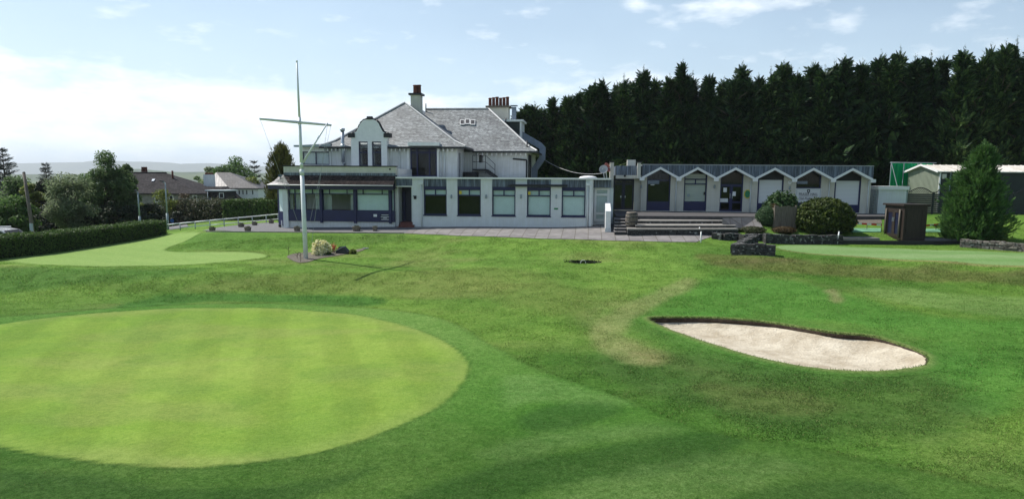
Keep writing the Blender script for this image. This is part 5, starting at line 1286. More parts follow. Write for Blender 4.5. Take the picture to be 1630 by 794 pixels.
MB().box(k0 + .3, x1 + .1, gv0 + .3, gv0 + .62, zground - .05, zground + .055).build('threshold', 'cream', G)
MB().box(x1 + .002, g0 + .1, gv0 + .3, gv0 + .62, .2, zl_b).build('return_wall', 'cream', G)
MB().box(U(997, gv0 + 2.5), U(1010, gv0 + 2.5), gv0 + 2.5, gv0 + 3.4, zl_t, Zp(1003, 254.5, gv0 + 2.5)).build('vent_stack', 'cream', G)
MB().tube((U(993.5, gv0 - .5), gv0 - .55, Zp(993, 280, gv0 - .5)), (U(993.5, gv0 - .5), gv0 - .451, Zp(993, 280, gv0 - .5)), .08, n=10).build('entrance_lamp', 'black', G)
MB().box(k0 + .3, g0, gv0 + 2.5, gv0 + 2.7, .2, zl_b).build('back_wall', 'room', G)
# satellite dishes on the pillar
def dish(px, py, v, r, matn, label, face):
    u, z = Lp(px, py, v); d = tag(empty('satellite_dish', l2w(u, v, z), -TH), label, 'satellite dish', 'satellite dishes on the link roof')
    f = Vector(face).normalized(); q = f.to_track_quat('Z', 'Y')
    m = MB().lathe([(.02, 0), (r * .5, .03), (r * .85, .09), (r, .14), (r * .98, .155), (r * .8, .10), (r * .4, .04), (.02, .02)], n=24)
    o = m.build('reflector', matn, d); o.rotation_mode = 'QUATERNION'; o.rotation_quaternion = q
    a = MB(); a.tube((0, 0, 0), f * .42 + Vector((0, 0, -.12)), .015, n=6); a.lathe([(.03, 0), (.03, .1)], tuple(f * .42 + Vector((0, 0, -.16))), 8); a.build('feed_arm', 'greypost', d)
    b = MB(); b.tube((0, .02, -.02), (0, .35, -.08), .03, n=8); b.tube((0, .35, -.08), (.1, .35, -.85), .03, n=8); b.build('bracket', 'greypost', d)
    return d
dish(964.5, 267.5, gv0 - .6, .34, 'dishred', 'faded red satellite dish, upper of the two by the link parapet', (.75, -.5, .3))
dish(961, 270.5, gv0 - 1.1, .30, 'dishgrey', 'grey satellite dish in front of the red one', (-.15, -1, .35))
# cable slung from the duct to the dishes
cb_ = MB(); A = l2w(U(866, dd, 254), dd, Zp(866, 254, dd)); B = l2w(U(958, gv0, 276), gv0 - .5, Zp(958, 276, gv0 - .5))
pts = [A.lerp(B, t) + Vector((0, 0, -.42 * 4 * t * (1 - t))) for t in np.linspace(0, 1, 16)]
cb_.path(pts, .018, 6); tag(cb_.build('overhead_cable', 'ridge'), 'pale slack cable slung from the duct to the satellite dishes', 'cable')
# ------------------------------------------------------------------ foliage tools
def rhombi(C, A, B):
    """leaf-shaped faces: centre, half-length vector, half-width vector"""
    n = len(C); V = np.empty((n, 4, 3)); V[:, 0] = C - A; V[:, 1] = C + B * 1.0; V[:, 2] = C + A; V[:, 3] = C - B
    return V.reshape(-1, 3), np.arange(n * 4).reshape(-1, 4)
def unit(v): return v / (np.linalg.norm(v, axis=1)[:, None] + 1e-9)
def leaves(C, size, r, normal=None, flat=.6, aspect=.55):
    n = len(C); A = unit(r.normal(size=(n, 3)))
    if normal is not None: A = unit(A + 0 * normal); nn = unit(normal + flat * r.normal(size=(n, 3))); A = unit(A - nn * (A * nn).sum(1)[:, None]); B = np.cross(nn, A)
    else: B = unit(np.cross(A, r.normal(size=(n, 3))))
    s = size * r.uniform(.6, 1.35, n)[:, None]
    return rhombi(C, A * s, B * s * aspect)
def crown_mesh(name, parts, mats, mis=None):
    V = []; Q = []; MI = []; b = 0
    for i, (v, q) in enumerate(parts):
        V.append(v); Q.append(q + b); b += len(v); MI.append(np.full(len(q), 0 if mis is None else mis[i]))
    return np_mesh(name, np.concatenate(V), np.concatenate(Q), mats, np.concatenate(MI))
def tree_root(name, loc, label, cat, group=None): return tag(empty(name, loc), label, cat, group)
def sprays(P, D, L, r, k=9, w=.26, droop=.0):
    """flat feathery sprays: P base points, D directions, L lengths"""
    n = len(P); D = unit(D); S = unit(np.cross(D, unit(r.normal(size=(n, 3)) + np.array([0, 0, .6]))))
    Vs = []; 
    for i in range(k):
        t = (i + .6) / k; side = 1 if i % 2 else -1
        c = P + D * (L * t)[:, None] + S * (side * L * w * (1 - t) * .75)[:, None] - np.array([0, 0, 1]) * (droop * L * t * t)[:, None]
        a = unit(D + S * side * .8 * (1 - t)) * (L * (.20 + .10 * (1 - t)))[:, None]
        b = unit(np.cross(a, np.cross(D, S))) * (L * .065)[:, None]
        Vs.append((c, a, b))
    C, A, B = [np.concatenate(x) for x in zip(*Vs)]
    return rhombi(C, A, B)
def conifer_meshes(seed, h, R0, n=950, power=.62, lmin=.45, lmax=1.0, core=True, base=.0, tips=5, lean=.0, upsweep=.9, knee=1.0, boughs=0):
    r = np.random.default_rng(seed)
    t = base + (1 - base) * r.random(n) ** 1.05; ph = r.uniform(0, 2 * np.pi, n)
    if boughs:
        bt_, bp_ = base + (1 - base) * r.random(boughs) ** 1.1, r.uniform(0, 2 * np.pi, boughs); bi = r.integers(0, boughs, n)
        t = np.clip(bt_[bi] + r.normal(0, .022, n), 0, .99); ph = bp_[bi] + r.normal(0, .22, n)
    lob = 1 + .16 * np.sin(3 * ph + 7 * t + seed) + .12 * np.sin(5 * ph - 11 * t)
    rad = R0 * np.minimum(1, (np.clip(1 - t, 0, 1) / knee)) ** power * lob * np.where(t < .12, .75 + 2 * t, 1)
    q = r.uniform(.55, 1.0, n)
    if boughs: q = q * r.uniform(.72, 1.22, boughs)[bi]
    rr = rad * q
    out = np.stack([np.cos(ph), np.sin(ph), np.zeros(n)], 1)
    P = out * rr[:, None] + np.stack([lean * h * t ** 2, 0 * t, t * h], 1)
    D = out * .8 + np.array([0, 0, 1]) * (upsweep * r.uniform(.4, 1.3, n))[:, None] + .35 * r.normal(size=(n, 3))
    L = r.uniform(lmin, lmax, n) * (1 - .35 * t)
    parts = [sprays(P, D, L, r)]
    # ragged leaders breaking the skyline
    for k in range(tips):
        # each leader is a narrow plume of upswept sprays
        a = r.uniform(0, 2 * np.pi); o = R0 * .42 * r.random() * (k > 0); z0 = h * (.80 + .12 * r.random()) if k else h * .9
        m = 34; zz_ = np.linspace(0, h * (.10 if k else .17), m) 
        base_p = np.stack([np.full(m, o * np.cos(a) + lean * h), np.full(m, o * np.sin(a)), z0 + zz_], 1) + r.normal(0, .05, (m, 3))
        pp = r.uniform(0, 2 * np.pi, m); oo = np.stack([np.cos(pp), np.sin(pp), np.full(m, 1.9)], 1)
        parts.append(sprays(base_p, oo, .44 * (1 - np.linspace(0, 1, m)) ** .8 + .06, r, 7))
    if core:
        m = 800; t = r.random(m) * .93; ph = r.uniform(0, 2 * np.pi, m); rr = R0 * np.minimum(1, (1 - t) / knee) ** power * r.uniform(.15, .62, m)
        C = np.stack([rr * np.cos(ph) + lean * h * t ** 2, rr * np.sin(ph), t * h], 1); parts.append(leaves(C, .42, r, aspect=.8))
    return parts
def trunk_mesh(name, h, r0, matn='bark', limbs=(), lean=0.0):
    m = MB(); m.tube((0, 0, -.4), (0, 0, h * .12), r0 * 1.3, r0, 10); m.tube((0, 0, h * .12), (lean * h * .2, 0, h * .5), r0, r0 * .72, 10); m.tube((lean * h * .2, 0, h * .5), (lean * h, 0, h * .97), r0 * .72, r0 * .12, 8)
    for a, b, r1 in limbs: 
        a, b = Vector(a), Vector(b); mid = a.lerp(b, .5) + Vector((0, 0, .06 * (b - a).length)); m.tube(a, mid, r1, r1 * .7, 7); m.tube(mid, b, r1 * .7, r1 * .2, 6)
    me = bpy.data.meshes.new(name); me.from_pydata(m.v, [], m.f); me.materials.append(M[matn]); me.polygons.foreach_set('use_smooth', m.sm); me.update(); return me

# the tall dark row behind the zigzag wing
var = []
for i in range(7):
    h0 = 10.0
    cm = crown_mesh('crown', conifer_meshes(100 + i, h0, 1.6 + .3 * (i % 3), 1700, 1.0, .5, 1.1, tips=1 + i % 2, upsweep=.55, knee=.62 + .1 * (i % 3), boughs=95), 'leyland')
    lm = []; rr_ = np.random.default_rng(i)
    for k in range(14):
        z = 1.0 + k * .55; a = rr_.uniform(0, 6.28); lm.append(((0, 0, z), (1.5 * math.cos(a), 1.5 * math.sin(a), z + .9), .05))
    var.append((cm, trunk_mesh('trunk', h0, .22, limbs=lm)))
tops = [(828, 178), (838, 172), (853, 170), (868, 176), (881, 160), (895, 166), (907, 158), (926, 149), (941, 143), (948, 137), (962, 134), (980, 140), (995, 128), (1009, 136), (1026, 115), (1044, 132), (1062, 128), (1077, 130), (1091, 107), (1109, 124), (1130, 126), (1148, 131), (1165, 128), (1180, 110), (1197, 129), (1213, 127),
        (1232, 118), (1249, 108), (1270, 121), (1292, 108), (1311, 116), (1330, 108), (1342, 99), (1358, 103), (1380, 106), (1401, 92), (1418, 104), (1436, 88), (1456, 99), (1472, 106), (1487, 93), (1509, 99), (1531, 86), (1548, 99), (1562, 96), (1581, 83), (1598, 80), (1622, 72), (1643, 86), (1663, 76), (1690, 80), (1718, 72), (1748, 84)]
r = np.random.default_rng(42)
for k, (px, py) in enumerate(tops):
    y = 69.0 - (px - 830) / 800 * 9.0 + (1.6 if k % 2 else 0) + r.uniform(-.5, .5)
    p = at_y(px, py, y); g = tz(p.x, y); h = p.z - g
    cm, tm = var[k % 7]
    t = tree_root('conifer_tree', (p.x, y, g), 'tall dark conifer in the dense row behind the zigzag wing', 'conifer', 'conifers in the tall row behind the buildings')
    t.rotation_euler.z = r.uniform(0, 6.28); s = h / 10.15; w_ = r.uniform(.95, 1.28); t.scale = (w_, w_ * r.uniform(.95, 1.05), s); t.rotation_euler.x = r.normal(0, .018); t.rotation_euler.y = r.normal(0, .018)
    link('crown', cm, t); link('trunk', tm, t)

# broadleaf trees
def broadleaf(name, loc, h, rx, ry, zlo, nclump, nleaf, leaf, matn, label, cat='tree', group=None, seed=1, cl=(.5, 1.0), sparse=False, top_shift=(0, 0), trunk_r=.16, shape=1.0):
    r = np.random.default_rng(seed); root_ = tree_root(name, loc, label, cat, group)
    zc_ = (h + zlo) / 2; rz = (h - zlo) / 2; C = []; parts = []; limbs = []
    for k in range(nclump):
        while True:
            u = r.uniform(-1, 1, 3)
            if (u ** 2).sum() < 1 and (u ** 2).sum() > .12: break
        f = 1 - .45 * max(u[2], 0) ** 1.5 * shape
        c = np.array([u[0] * rx * f + top_shift[0] * max(u[2], 0), u[1] * ry * f + top_shift[1] * max(u[2], 0), zc_ + u[2] * rz]) ; cr = r.uniform(*cl) * min(rx, rz) * .42
        n = int(nleaf * r.uniform(.6, 1.3)); d = unit(r.normal(size=(n, 3))); q = r.uniform(.25, 1, n) ** .5
        P = c + d * (q * cr)[:, None] * np.array([1.15, 1.15, .8]); P[:, 2] -= .12 * cr * r.random(n)
        parts.append(leaves(P, leaf, r, normal=d + np.array([0, 0, .5]), flat=.7))
        if k % 2 == 0: limbs.append(((0, 0, zlo * .6 + (c[2] - zlo) * .25 + .2), tuple(c), trunk_r * .32))
    link('crown', crown_mesh('crown', parts, matn), root_)
    link('trunk', trunk_mesh('trunk', h * .8, trunk_r, limbs=limbs), root_)
    return root_
def bt(px, py_top, py_base_z, y, wpx, **k):
    """loc, height and half-width of a tree from its silhouette and its distance"""
    p = at_y(px, py_top, y); g = tz(p.x, y); return (p.x, y, g), p.z - g, wpx / 2 * y / F
def BT(name, px, pyt, y, wpx, zlo, ncl, nl, leaf, matn, label, **k):
    loc, h, w = bt(px, pyt, 0, y, wpx)
    return broadleaf(name, loc, h, w, w * .85, zlo, ncl, nl, leaf, matn, label, **k)
BT('broadleaf_tree', 22, 312, 49, 70, .1, 46, 260, .085, 'midleaf', 'bushy mid-green tree at the left edge above the parked car', seed=11)
BT('broadleaf_tree', 18, 283, 62, 80, .5, 46, 220, .11, 'birch', 'dull green tree behind the bushy one at the left edge', seed=12)
BT('broadleaf_tree', 50, 290, 55, 42, .5, 34, 200, .09, 'yellowleaf', 'yellowish young tree beside the leaning wooden pole', seed=13)
BT('broadleaf_tree', 68, 284, 57, 50, .2, 44, 240, .11, 'darkleaf', 'dark leafy tree left of the grey-green willow', seed=14)
BT('willow_tree', 105, 276, 52, 78, .6, 62, 330, .075, 'willow', 'pale grey-green willow above the clipped front hedge', seed=15, top_shift=(.3, 0))
BT('birch_tree', 165, 243, 56, 74, 1.0, 80, 300, .085, 'birch', 'tallest green birch-like tree left of the brown roofed house', seed=16, shape=1.6)
BT('birch_tree', 199, 258, 57, 44, 1.2, 46, 280, .085, 'birch', 'shorter green tree leaning against the tallest birch', seed=17, shape=1.4)
BT('broadleaf_tree', 133, 290, 59, 44, .2, 34, 220, .09, 'willow', 'grey-green tree in the gap between willow and birch', seed=18)
for k, (px, pt, y, w, m_, lab) in enumerate([(85, 328, 54, 60, 'darkleaf', 'dark shrub below the yellowish young tree'), (140, 322, 53.5, 56, 'darkleaf', 'dark shrub below the willow and birch, left'), (178, 322, 54, 60, 'darkleaf', 'dark shrub directly under the tallest birch'), (212, 326, 55, 50, 'darkleaf', 'dark shrub behind the short lamp post'), (242, 326, 57, 46, 'darkleaf', 'dark shrub between the two lamp posts'),
        (284, 338, 62, 46, 'darkleaf', 'dark shrub under the half-bare bush'), (225, 322, 60, 36, 'yellowleaf', 'yellow-green shrub behind the short lamp post'), (30, 340, 50, 60, 'darkleaf', 'dark shrub behind the parked car'), (-30, 320, 52, 70, 'midleaf', 'green shrub at the far left edge')]):
    BT('shrub', px, pt, y, w, .0, 30, 210, .085, m_, lab, cat='shrub', seed=30 + k, trunk_r=.06)
BT('sparse_shrub', 262, 302, 64, 52, .8, 26, 110, .075, 'yellowleaf', 'half-bare yellow-green bush in front of the brown roofed house', cat='shrub', seed=41, trunk_r=.07)
BT('sparse_shrub', 290, 306, 65, 34, .8, 20, 70, .07, 'heather', 'brown half-bare bush right of the tall lamp post', cat='shrub', seed=42, trunk_r=.07)
BT('broadleaf_tree', 372, 250, 112, 70, 1.0, 60, 240, .16, 'midleaf', 'rounded green tree rising behind the white house', seed=43)
BT('broadleaf_tree', 340, 258, 118, 46, 1.0, 40, 150, .15, 'willow', 'pale half-bare tree behind the white house chimney', seed=44)
BT('broadleaf_tree', 402, 274, 96, 44, .5, 40, 240, .14, 'yellowleaf', 'bright green tree at the right gable of the white house', seed=45)
BT('broadleaf_tree', 318, 272, 120, 34, .5, 26, 140, .15, 'birch', 'small grey tree left of the white house', seed=46)
# spruces with tiers of drooping boughs
def spruce(px, pyt, y, wpx, label, seed, tiers=15, lean=0):
    p = at_y(px, pyt, y); g = tz(p.x, y); h = p.z - g; R0 = wpx / 2 * y / F; r = np.random.default_rng(seed)
    t_ = tree_root('spruce_tree', (p.x, y, g), label, 'spruce'); Ps, Ds, Ls = [], [], []; limbs = []
    for k in range(tiers):
        t = .25 + .75 * k / tiers; n = 7
        for j in range(n):
            a = 6.28 * (j + r.random() * .6) / n + k; L = R0 * (1 - t) ** .8 * 1.35 * r.uniform(.75, 1.1) + .15; d = np.array([math.cos(a), math.sin(a), .05 + .5 * t])
            z = h * t + r.normal(0, .08); limbs.append(((0, 0, z), tuple(np.array([0, 0, z]) + d * L * .9), .035))
            for q in np.linspace(.15, 1, 7): Ps.append(np.array([0, 0, z]) + d * L * q * .9); Ds.append(d + r.normal(0, .35, 3)); Ls.append(.25 + .32 * L * (1.1 - q * .6))
    link('crown', crown_mesh('crown', [sprays(np.array(Ps), np.array(Ds), np.array(Ls), r, 7, .3, .15)], 'spruce'), t_)
    link('trunk', trunk_mesh('trunk', h, .17, limbs=limbs), t_); return t_
spruce(3, 234, 78, 58, 'large dark spruce cut by the left edge of the photo', 5)
spruce(72, 258, 98, 42, 'small pointed spruce rising behind the yellowish tree', 6)
spruce(404, 252, 120, 40, 'thin blue-grey conifer beyond the white house', 7, 9)
# golden cypress by the sunroom
p = at_y(447, 232, 60); g_ = tz(p.x, 60)
cy = tree_root('cypress_tree', (p.x, 60, g_), 'broad golden-green cypress left of the clubhouse sunroom', 'cypress')
parts = conifer_meshes(300, p.z - g_, 1.55, 1700, .34, .28, .55, tips=7, upsweep=1.6)
link('crown', crown_mesh('crown', parts, 'cypress'), cy); link('trunk', trunk_mesh('trunk', p.z - g_, .18), cy)
# big young conifer in the right corner
b_ = gh(1556, 391); p = at_y(1578, 229, b_.y + 1)
bc = tree_root('conifer_tree', (b_.x + .42, b_.y + 1.4, tz(b_.x + .42, b_.y + 1.4)), 'large bushy green conifer at the right above the pale stone wall', 'conifer')
parts = conifer_meshes(310, 5.25, 1.72, 6500, .5, .2, .42, tips=3, upsweep=.9, lean=.07, knee=.92, boughs=330)
link('crown', crown_mesh('crown', parts, 'bigconifer'), bc); link('trunk', trunk_mesh('trunk', 5.2, .15, lean=.09), bc)

# ------------------------------------------------------------------ hedges and shrubs
def hedge(name, pts, heights, width, matn, label, leaf=.05, dens=420, rough=.05, seed=1):
    """clipped hedge along ground points: dark inner body with leaves all over it"""
    r = np.random.default_rng(seed); V = []; core = MB()
    Cs, Ns = [], []
    for (a, b, ha, hb) in zip(pts[:-1], pts[1:], heights[:-1], heights[1:]):
        d = (b - a); L = d.length; d.normalize(); s = Vector((-d.y, d.x, 0))
        w = width / 2
        core.add([a - s * (w - .07), b - s * (w - .07), b + s * (w - .07), a + s * (w - .07), a - s * (w - .1) + Vector((0, 0, ha - .08)), b - s * (w - .1) + Vector((0, 0, hb - .08)), b + s * (w - .1) + Vector((0, 0, hb - .08)), a + s * (w - .1) + Vector((0, 0, ha - .08))],
                 [(0, 3, 2, 1), (4, 5, 6, 7), (0, 1, 5, 4), (1, 2, 6, 5), (2, 3, 7, 6), (3, 0, 4, 7)])
        for (area, kind) in ((L * (ha + hb) / 2, -1), (L * (ha + hb) / 2, 1), (L * width, 0)):
            n = int(area * dens); t = r.random(n); q = r.random(n)
            base = np.array(a)[None] + np.outer(t * L, np.array(d)); h = ha + (hb - ha) * t; sv_ = np.array(s)
            wob = 1 + .05 * np.sin(t * L * 1.7 + kind)
            if kind: c = base + sv_[None] * (kind * w * wob)[:, None]; c[:, 2] += q * h; nn = np.tile(sv_ * kind + np.array([0, 0, .15]), (n, 1))
            else: c = base + sv_[None] * ((q * 2 - 1) * w)[:, None]; c[:, 2] += h + .03 * np.sin(t * L * 2.1); nn = np.tile([0, 0, 1.0], (n, 1))
            Cs.append(c + r.normal(0, rough, (n, 3))); Ns.append(nn)
        for e, hh, sg in ((a, ha, -1), (b, hb, 1)):
            n = int(width * hh * dens); c = np.array(e)[None] + np.outer(r.uniform(-w, w, n), np.array(s)); c[:, 2] += r.random(n) * hh; Cs.append(c + r.normal(0, rough, (n, 3))); Ns.append(np.tile(np.array(d) * sg, (n, 1)))
    Cc = np.concatenate(Cs); v, q = leaves(Cc, leaf, r, normal=np.concatenate(Ns), flat=.8)
    o = link(name, np_mesh(name, v, q, matn)); tag(o, label, 'hedge')
    core.build('inner_growth', 'hedgecore', o)
    return o
A = gh(-70, 421); B = gh(255, 374.5)
off = Vector((-.45, .65, 0))
hp = [A + (A - B).normalized() * 5 + off, A + off] + [A.lerp(B, t) + off for t in (.2, .4, .6, .8)] + [B + off]
for q in hp: q.z = tz(q.x, q.y) - .05
hedge('clipped_hedge', hp, [1.2, 1.2, 1.18, 1.15, 1.12, 1.06, 1.0], 1.5, 'hedge', 'long clipped hedge beside the left putting green', .055, 520, .045, 3)
q0_, q1_ = at_y(366, 340, 61), at_y(446, 340, 59)
for q in (q0_, q1_): q.z = tz(q.x, q.y) - .1
hh = lambda px, py, q: at_y(px, py, q.y).z - q.z
hedge('clipped_hedge', [q0_, q0_.lerp(q1_, .5), q1_], [hh(366, 320, q0_), hh(405, 319, q0_), hh(446, 318.5, q1_)], 1.6, 'hedge', 'tall clipped hedge between white house and sunroom', .07, 380, .05, 4)
q2_, q3_ = at_y(276, 345, 66), at_y(368, 340, 62.5)
for q in (q2_, q3_): q.z = tz(q.x, q.y) - .2
hedge('rough_hedge', [q2_, q2_.lerp(q3_, .3), q2_.lerp(q3_, .6), q3_], [hh(276, 332, q2_), hh(304, 327, q2_), hh(335, 331, q2_), hh(368, 322, q3_)], 1.8, 'lowshrub', 'rough overgrown hedge behind the metal railing', .075, 260, .2, 5)
def bush(name, c, rx, ry, rz, matn, label, cat='bush', leaf=.05, n=5000, lump=.12, seed=1, up=.55):
    """rounded shrub: leaves in lumps over an uneven body"""
    r = np.random.default_rng(seed); d = unit(r.normal(size=(n, 3))); d[:, 2] = np.where(d[:, 2] < -.55, -d[:, 2], d[:, 2])
    ph = np.arctan2(d[:, 1], d[:, 0]); lm = 1 + lump * (np.sin(5 * ph + 3 * d[:, 2] * 3 + seed) * np.sin(7 * d[:, 2] + 2 * ph) + .7 * np.sin(11 * ph - 9 * d[:, 2]) * np.sin(13 * d[:, 2] + seed))
    q = lm * r.uniform(.80, 1.03, n)
    P = d * q[:, None] * np.array([rx, ry, rz]) + np.array([0, 0, rz * up])
    v, f = leaves(P, leaf, r, normal=d, flat=.9)
    o = link(name, np_mesh(name, v, f, matn), loc=c); tag(o, label, cat)
    core = MB(); core.lathe([(.05 * rx, -.2), (.62 * rx, -.1), (.78 * rx, rz * up), (.6 * rx, rz * (up + .5)), (.05 * rx, rz * (up + .8))], n=14); cc = core.build('inner_growth', 'hedgecore', o); cc.scale = (1, ry / rx, 1)
    return o
def B_at(px, py, y): p = at_y(px, py, y); p.z = tz(p.x, y); return p
def bush_px(name, px0, px1, pyt, pyb, matn, label, y=None, ratio=.85, **k):
    g = gh((px0 + px1) / 2, pyb); y = y or g.y + .6; s = y / F; c = B_at((px0 + px1) / 2, pyb, y); w = (px1 - px0) / 2 * s
    top = at_y((px0 + px1) / 2, pyt, y).z; H = top - c.z; rz = H / (1.0 + .55)
    return bush(name, c, w, w * ratio, rz, matn, label, **k)
bush_px('round_bush', 1267, 1356, 316.5, 373, 'yew', 'large rounded dark green bush in front of the shop sign', leaf=.085, n=15000, lump=.07, seed=2, ratio=.8)
bush_px('clipped_bush', 1202, 1242, 328, 362, 'ballgreen', 'pale green clipped dome shrub left of the wooden screen', leaf=.035, n=9000, lump=.03, seed=3)
bush_px('mixed_shrub', 1222, 1240, 327, 364, 'heather', 'brown and cream leggy plant against the wooden screen', leaf=.06, n=1800, lump=.2, seed=4)
p = B_at(1241, 352, 46.0)
jn = bush('juniper_bush', Vector((p.x, p.y, p.z)), 1.02, .8, .98, 'juniper', 'loose green leafy shrub rising behind the wooden screen', leaf=.09, n=5200, lump=.26, seed=18)
jm = MB()
for k in range(7): a = k * .9; jm.tube((0, 0, -.2), (.5 * math.cos(a), .4 * math.sin(a), 1.1), .03, .012, 6)
jm.build('stems', 'bark', jn)
bush_px('heather_bush', 1229, 1266, 361, 375, 'heather', 'low brown heather mound at the foot of the wooden screen', leaf=.035, n=3500, lump=.12, seed=5)
bush_px('low_shrub', 1178, 1217, 361, 374, 'lowshrub', 'low spreading shrub behind the end of the stone walls', leaf=.04, n=3200, lump=.2, seed=6)
bush_px('low_shrub', 1153, 1181, 363, 372, 'lowshrub', 'small trailing shrub in the walled bed by the steps', leaf=.035, n=1800, lump=.2, seed=7)
gj = gh(1570, 385)
jy = bush('low_juniper', Vector((gj.x, gj.y + .35, tz(gj.x, gj.y + .35))), 1.25, .7, .62, 'yellowleaf', 'low yellow-green shrub at the foot of the large conifer', leaf=.07, n=2200, lump=.3, seed=9)

# ------------------------------------------------------------------ stone walls
def stonewall(name, pts, h, th, matn, label, seed=1, cap=True):
    r = random.Random(seed); m = MB(); pos = []
    pts = [Vector(p) for p in pts]
    for a, b in zip(pts[:-1], pts[1:]):
        L = (b - a).length; d = (b - a).normalized(); s = Vector((-d.y, d.x, 0)); rows = max(2, int(h / .13))
        for j in range(rows):
            x = 0.0; zh = h / rows
            while x < L - .02:
                w = min(r.uniform(.18, .5), L - x); w = L - x if L - x - w < .12 else w
                c0, c1 = a + d * (x + .006), a + d * (x + w - .006); t0 = th / 2 + r.uniform(-.025, .03); t1 = th / 2 + r.uniform(-.025, .03)
                z0 = j * zh + .004; z1 = (j + 1) * zh - .004 + (r.uniform(-.02, .05) if j == rows - 1 else 0)
                g0_, g1_ = tz(c0.x, c0.y), tz(c1.x, c1.y); k = r.uniform(.0, .02)
                if j == 0: z0 = -.25
                m.add([(*(c0 - s * t0).xy, g0_ + z0), (*(c1 - s * t0).xy, g1_ + z0), (*(c1 + s * t1).xy, g1_ + z0), (*(c0 + s * t1).xy, g0_ + z0),
                       (*(c0 - s * (t0 - k)).xy, g0_ + z1), (*(c1 - s * (t0 - k)).xy, g1_ + z1), (*(c1 + s * (t1 - k)).xy, g1_ + z1), (*(c0 + s * (t1 - k)).xy, g0_ + z1)],
                      [(0, 3, 2, 1), (4, 5, 6, 7), (0, 1, 5, 4), (1, 2, 6, 5), (2, 3, 7, 6), (3, 0, 4, 7)])
                x += w
        inner = th / 2 - .05
        m.prism([a - s * inner + Vector((0, 0, -.2)), b - s * inner + Vector((0, 0, -.2)), b + s * inner + Vector((0, 0, -.2)), a + s * inner + Vector((0, 0, -.2))], (0, 0, .2 + h - .06))
    return tag(m.build(name, matn), label, 'stone wall')
w1a, w1b = gh(1167, 406), gh(1236, 408.5)
sh_ = Vector((0, .2, 0))
stonewall('stone_wall', [w1a + sh_, w1b + sh_], .52, .42, 'stone', 'short dark stone wall standing nearest on the lawn', 2)
stonewall('stone_wall', [w1a + Vector((.2, .48, 0)), gh(1207, 389) + Vector((0, .6, 0))], .42, .42, 'stone', 'dark stone wall running back from the nearest wall to the shrubs', 3)
stonewall('stone_wall', [gh(1180, 384.5), gh(1212, 383.5) + Vector((0, .3, 0))], .34, .4, 'stone', 'small stub of dark stone wall below the low spreading shrub', 4)
stonewall('stone_wall', [gh(1134, 379.5), gh(1150, 381.8), gh(1177, 381.5)], .34, .4, 'stone', 'low curved stone edging of the bed beside the steps', 5)
stonewall('stone_wall', [gh(1216, 386.5), gh(1262, 388), gh(1338, 388.5)], .47, .4, 'stone', 'long dark stone wall below the large rounded bush', 6)
stonewall('stone_wall', [gh(1528, 393), gh(1575, 396.5), gh(1650, 402)], .42, .4, 'stonepale', 'pale stone wall under the large conifer', 7)

# ------------------------------------------------------------------ right-hand garden: deck, cabinet, tape, mats, fence, sheds
def gbox(name, px0, px1, py, depth, h, matn, label, cat, base=-.3):
    a, b = gh(px0, py), gh(px1, py); d = (b - a); L = d.length; an = math.atan2(d.y, d.x)
    z = max(a.z, b.z); return tag(MB().box(0, L, 0, depth, base, h).build(name, matn, loc=(a.x, a.y, z)), label, cat), an
o, an = gbox('timber_edging', 1338, 1530, 388.5, .14, .16, 'black', 'long dark timber edging board along the right putting lawn', 'edging'); o.rotation_euler.z = an
o, an = gbox('stone_deck', 1338, 1400, 385.5, 1.5, .24, 'concrete', 'flat grey slab platform left of the wooden cabinet', 'platform'); o.rotation_euler.z = an
o, an = gbox('stone_deck', 1472, 1528, 386.5, 1.2, .2, 'asphalt', 'low dark slab platform between cabinet and large conifer', 'platform'); o.rotation_euler.z = an
for i, (x0, x1, y0, y1, lab) in enumerate([(1345, 1402, 369.5, 364.5, 'long green mat strip left of the wooden cabinet'), (1471, 1508, 370, 365.5, 'short green mat strip right of the wooden cabinet')]):
    a, b = gh(x0, y0), gh(x1, y0 + .3); c = gh(x1, y1); d = gh(x0, y1)
    m = MB(); m.prism([p + Vector((0, 0, .05)) for p in (a, b, c, d)], (0, 0, -.12)); tag(m.build('green_mat', 'matgreen'), lab, 'mat', 'green mats in the right garden')
struct(drape('soil_bed', [(1357, 347), (1402, 346), (1404, 356), (1356, 356)], 'soil', .02, 40))
# cabinet
cbY = 41.0; c0 = gh(1436, 386.5); cz = tz(c0.x + .5, c0.y + 1) - .02
cab = tag(empty('wooden_cabinet', (c0.x, c0.y, cz)), 'dark wooden cabinet with two glazed doors standing on the lawn edge', 'cabinet')
cw, cd_ = 1.28, 2.15; chh = at_y(1436, 328, c0.y).z - cz
m = MB(); m.box(0, cw, .0, .08, 0, chh); m.box(0, cw, cd_ - .08, cd_, 0, chh); m.box(cw - .08, cw, .081, cd_ - .081, 0, chh); m.box(0, .08, .081, .3, 0, chh); m.box(0, .08, cd_ - .3, cd_ - .081, 0, chh); m.box(0, .08, .301, cd_ - .301, chh - .25, chh); m.box(0, .08, .301, cd_ - .301, 0, .12); m.box(.081, cw - .081, .081, cd_ - .081, 0.02, .1); m.build('body', 'wood', cab)
MB().box(-.12, cw + .1, -.1, cd_ + .1, chh + .002, chh + .1).build('roof', 'wood', cab)
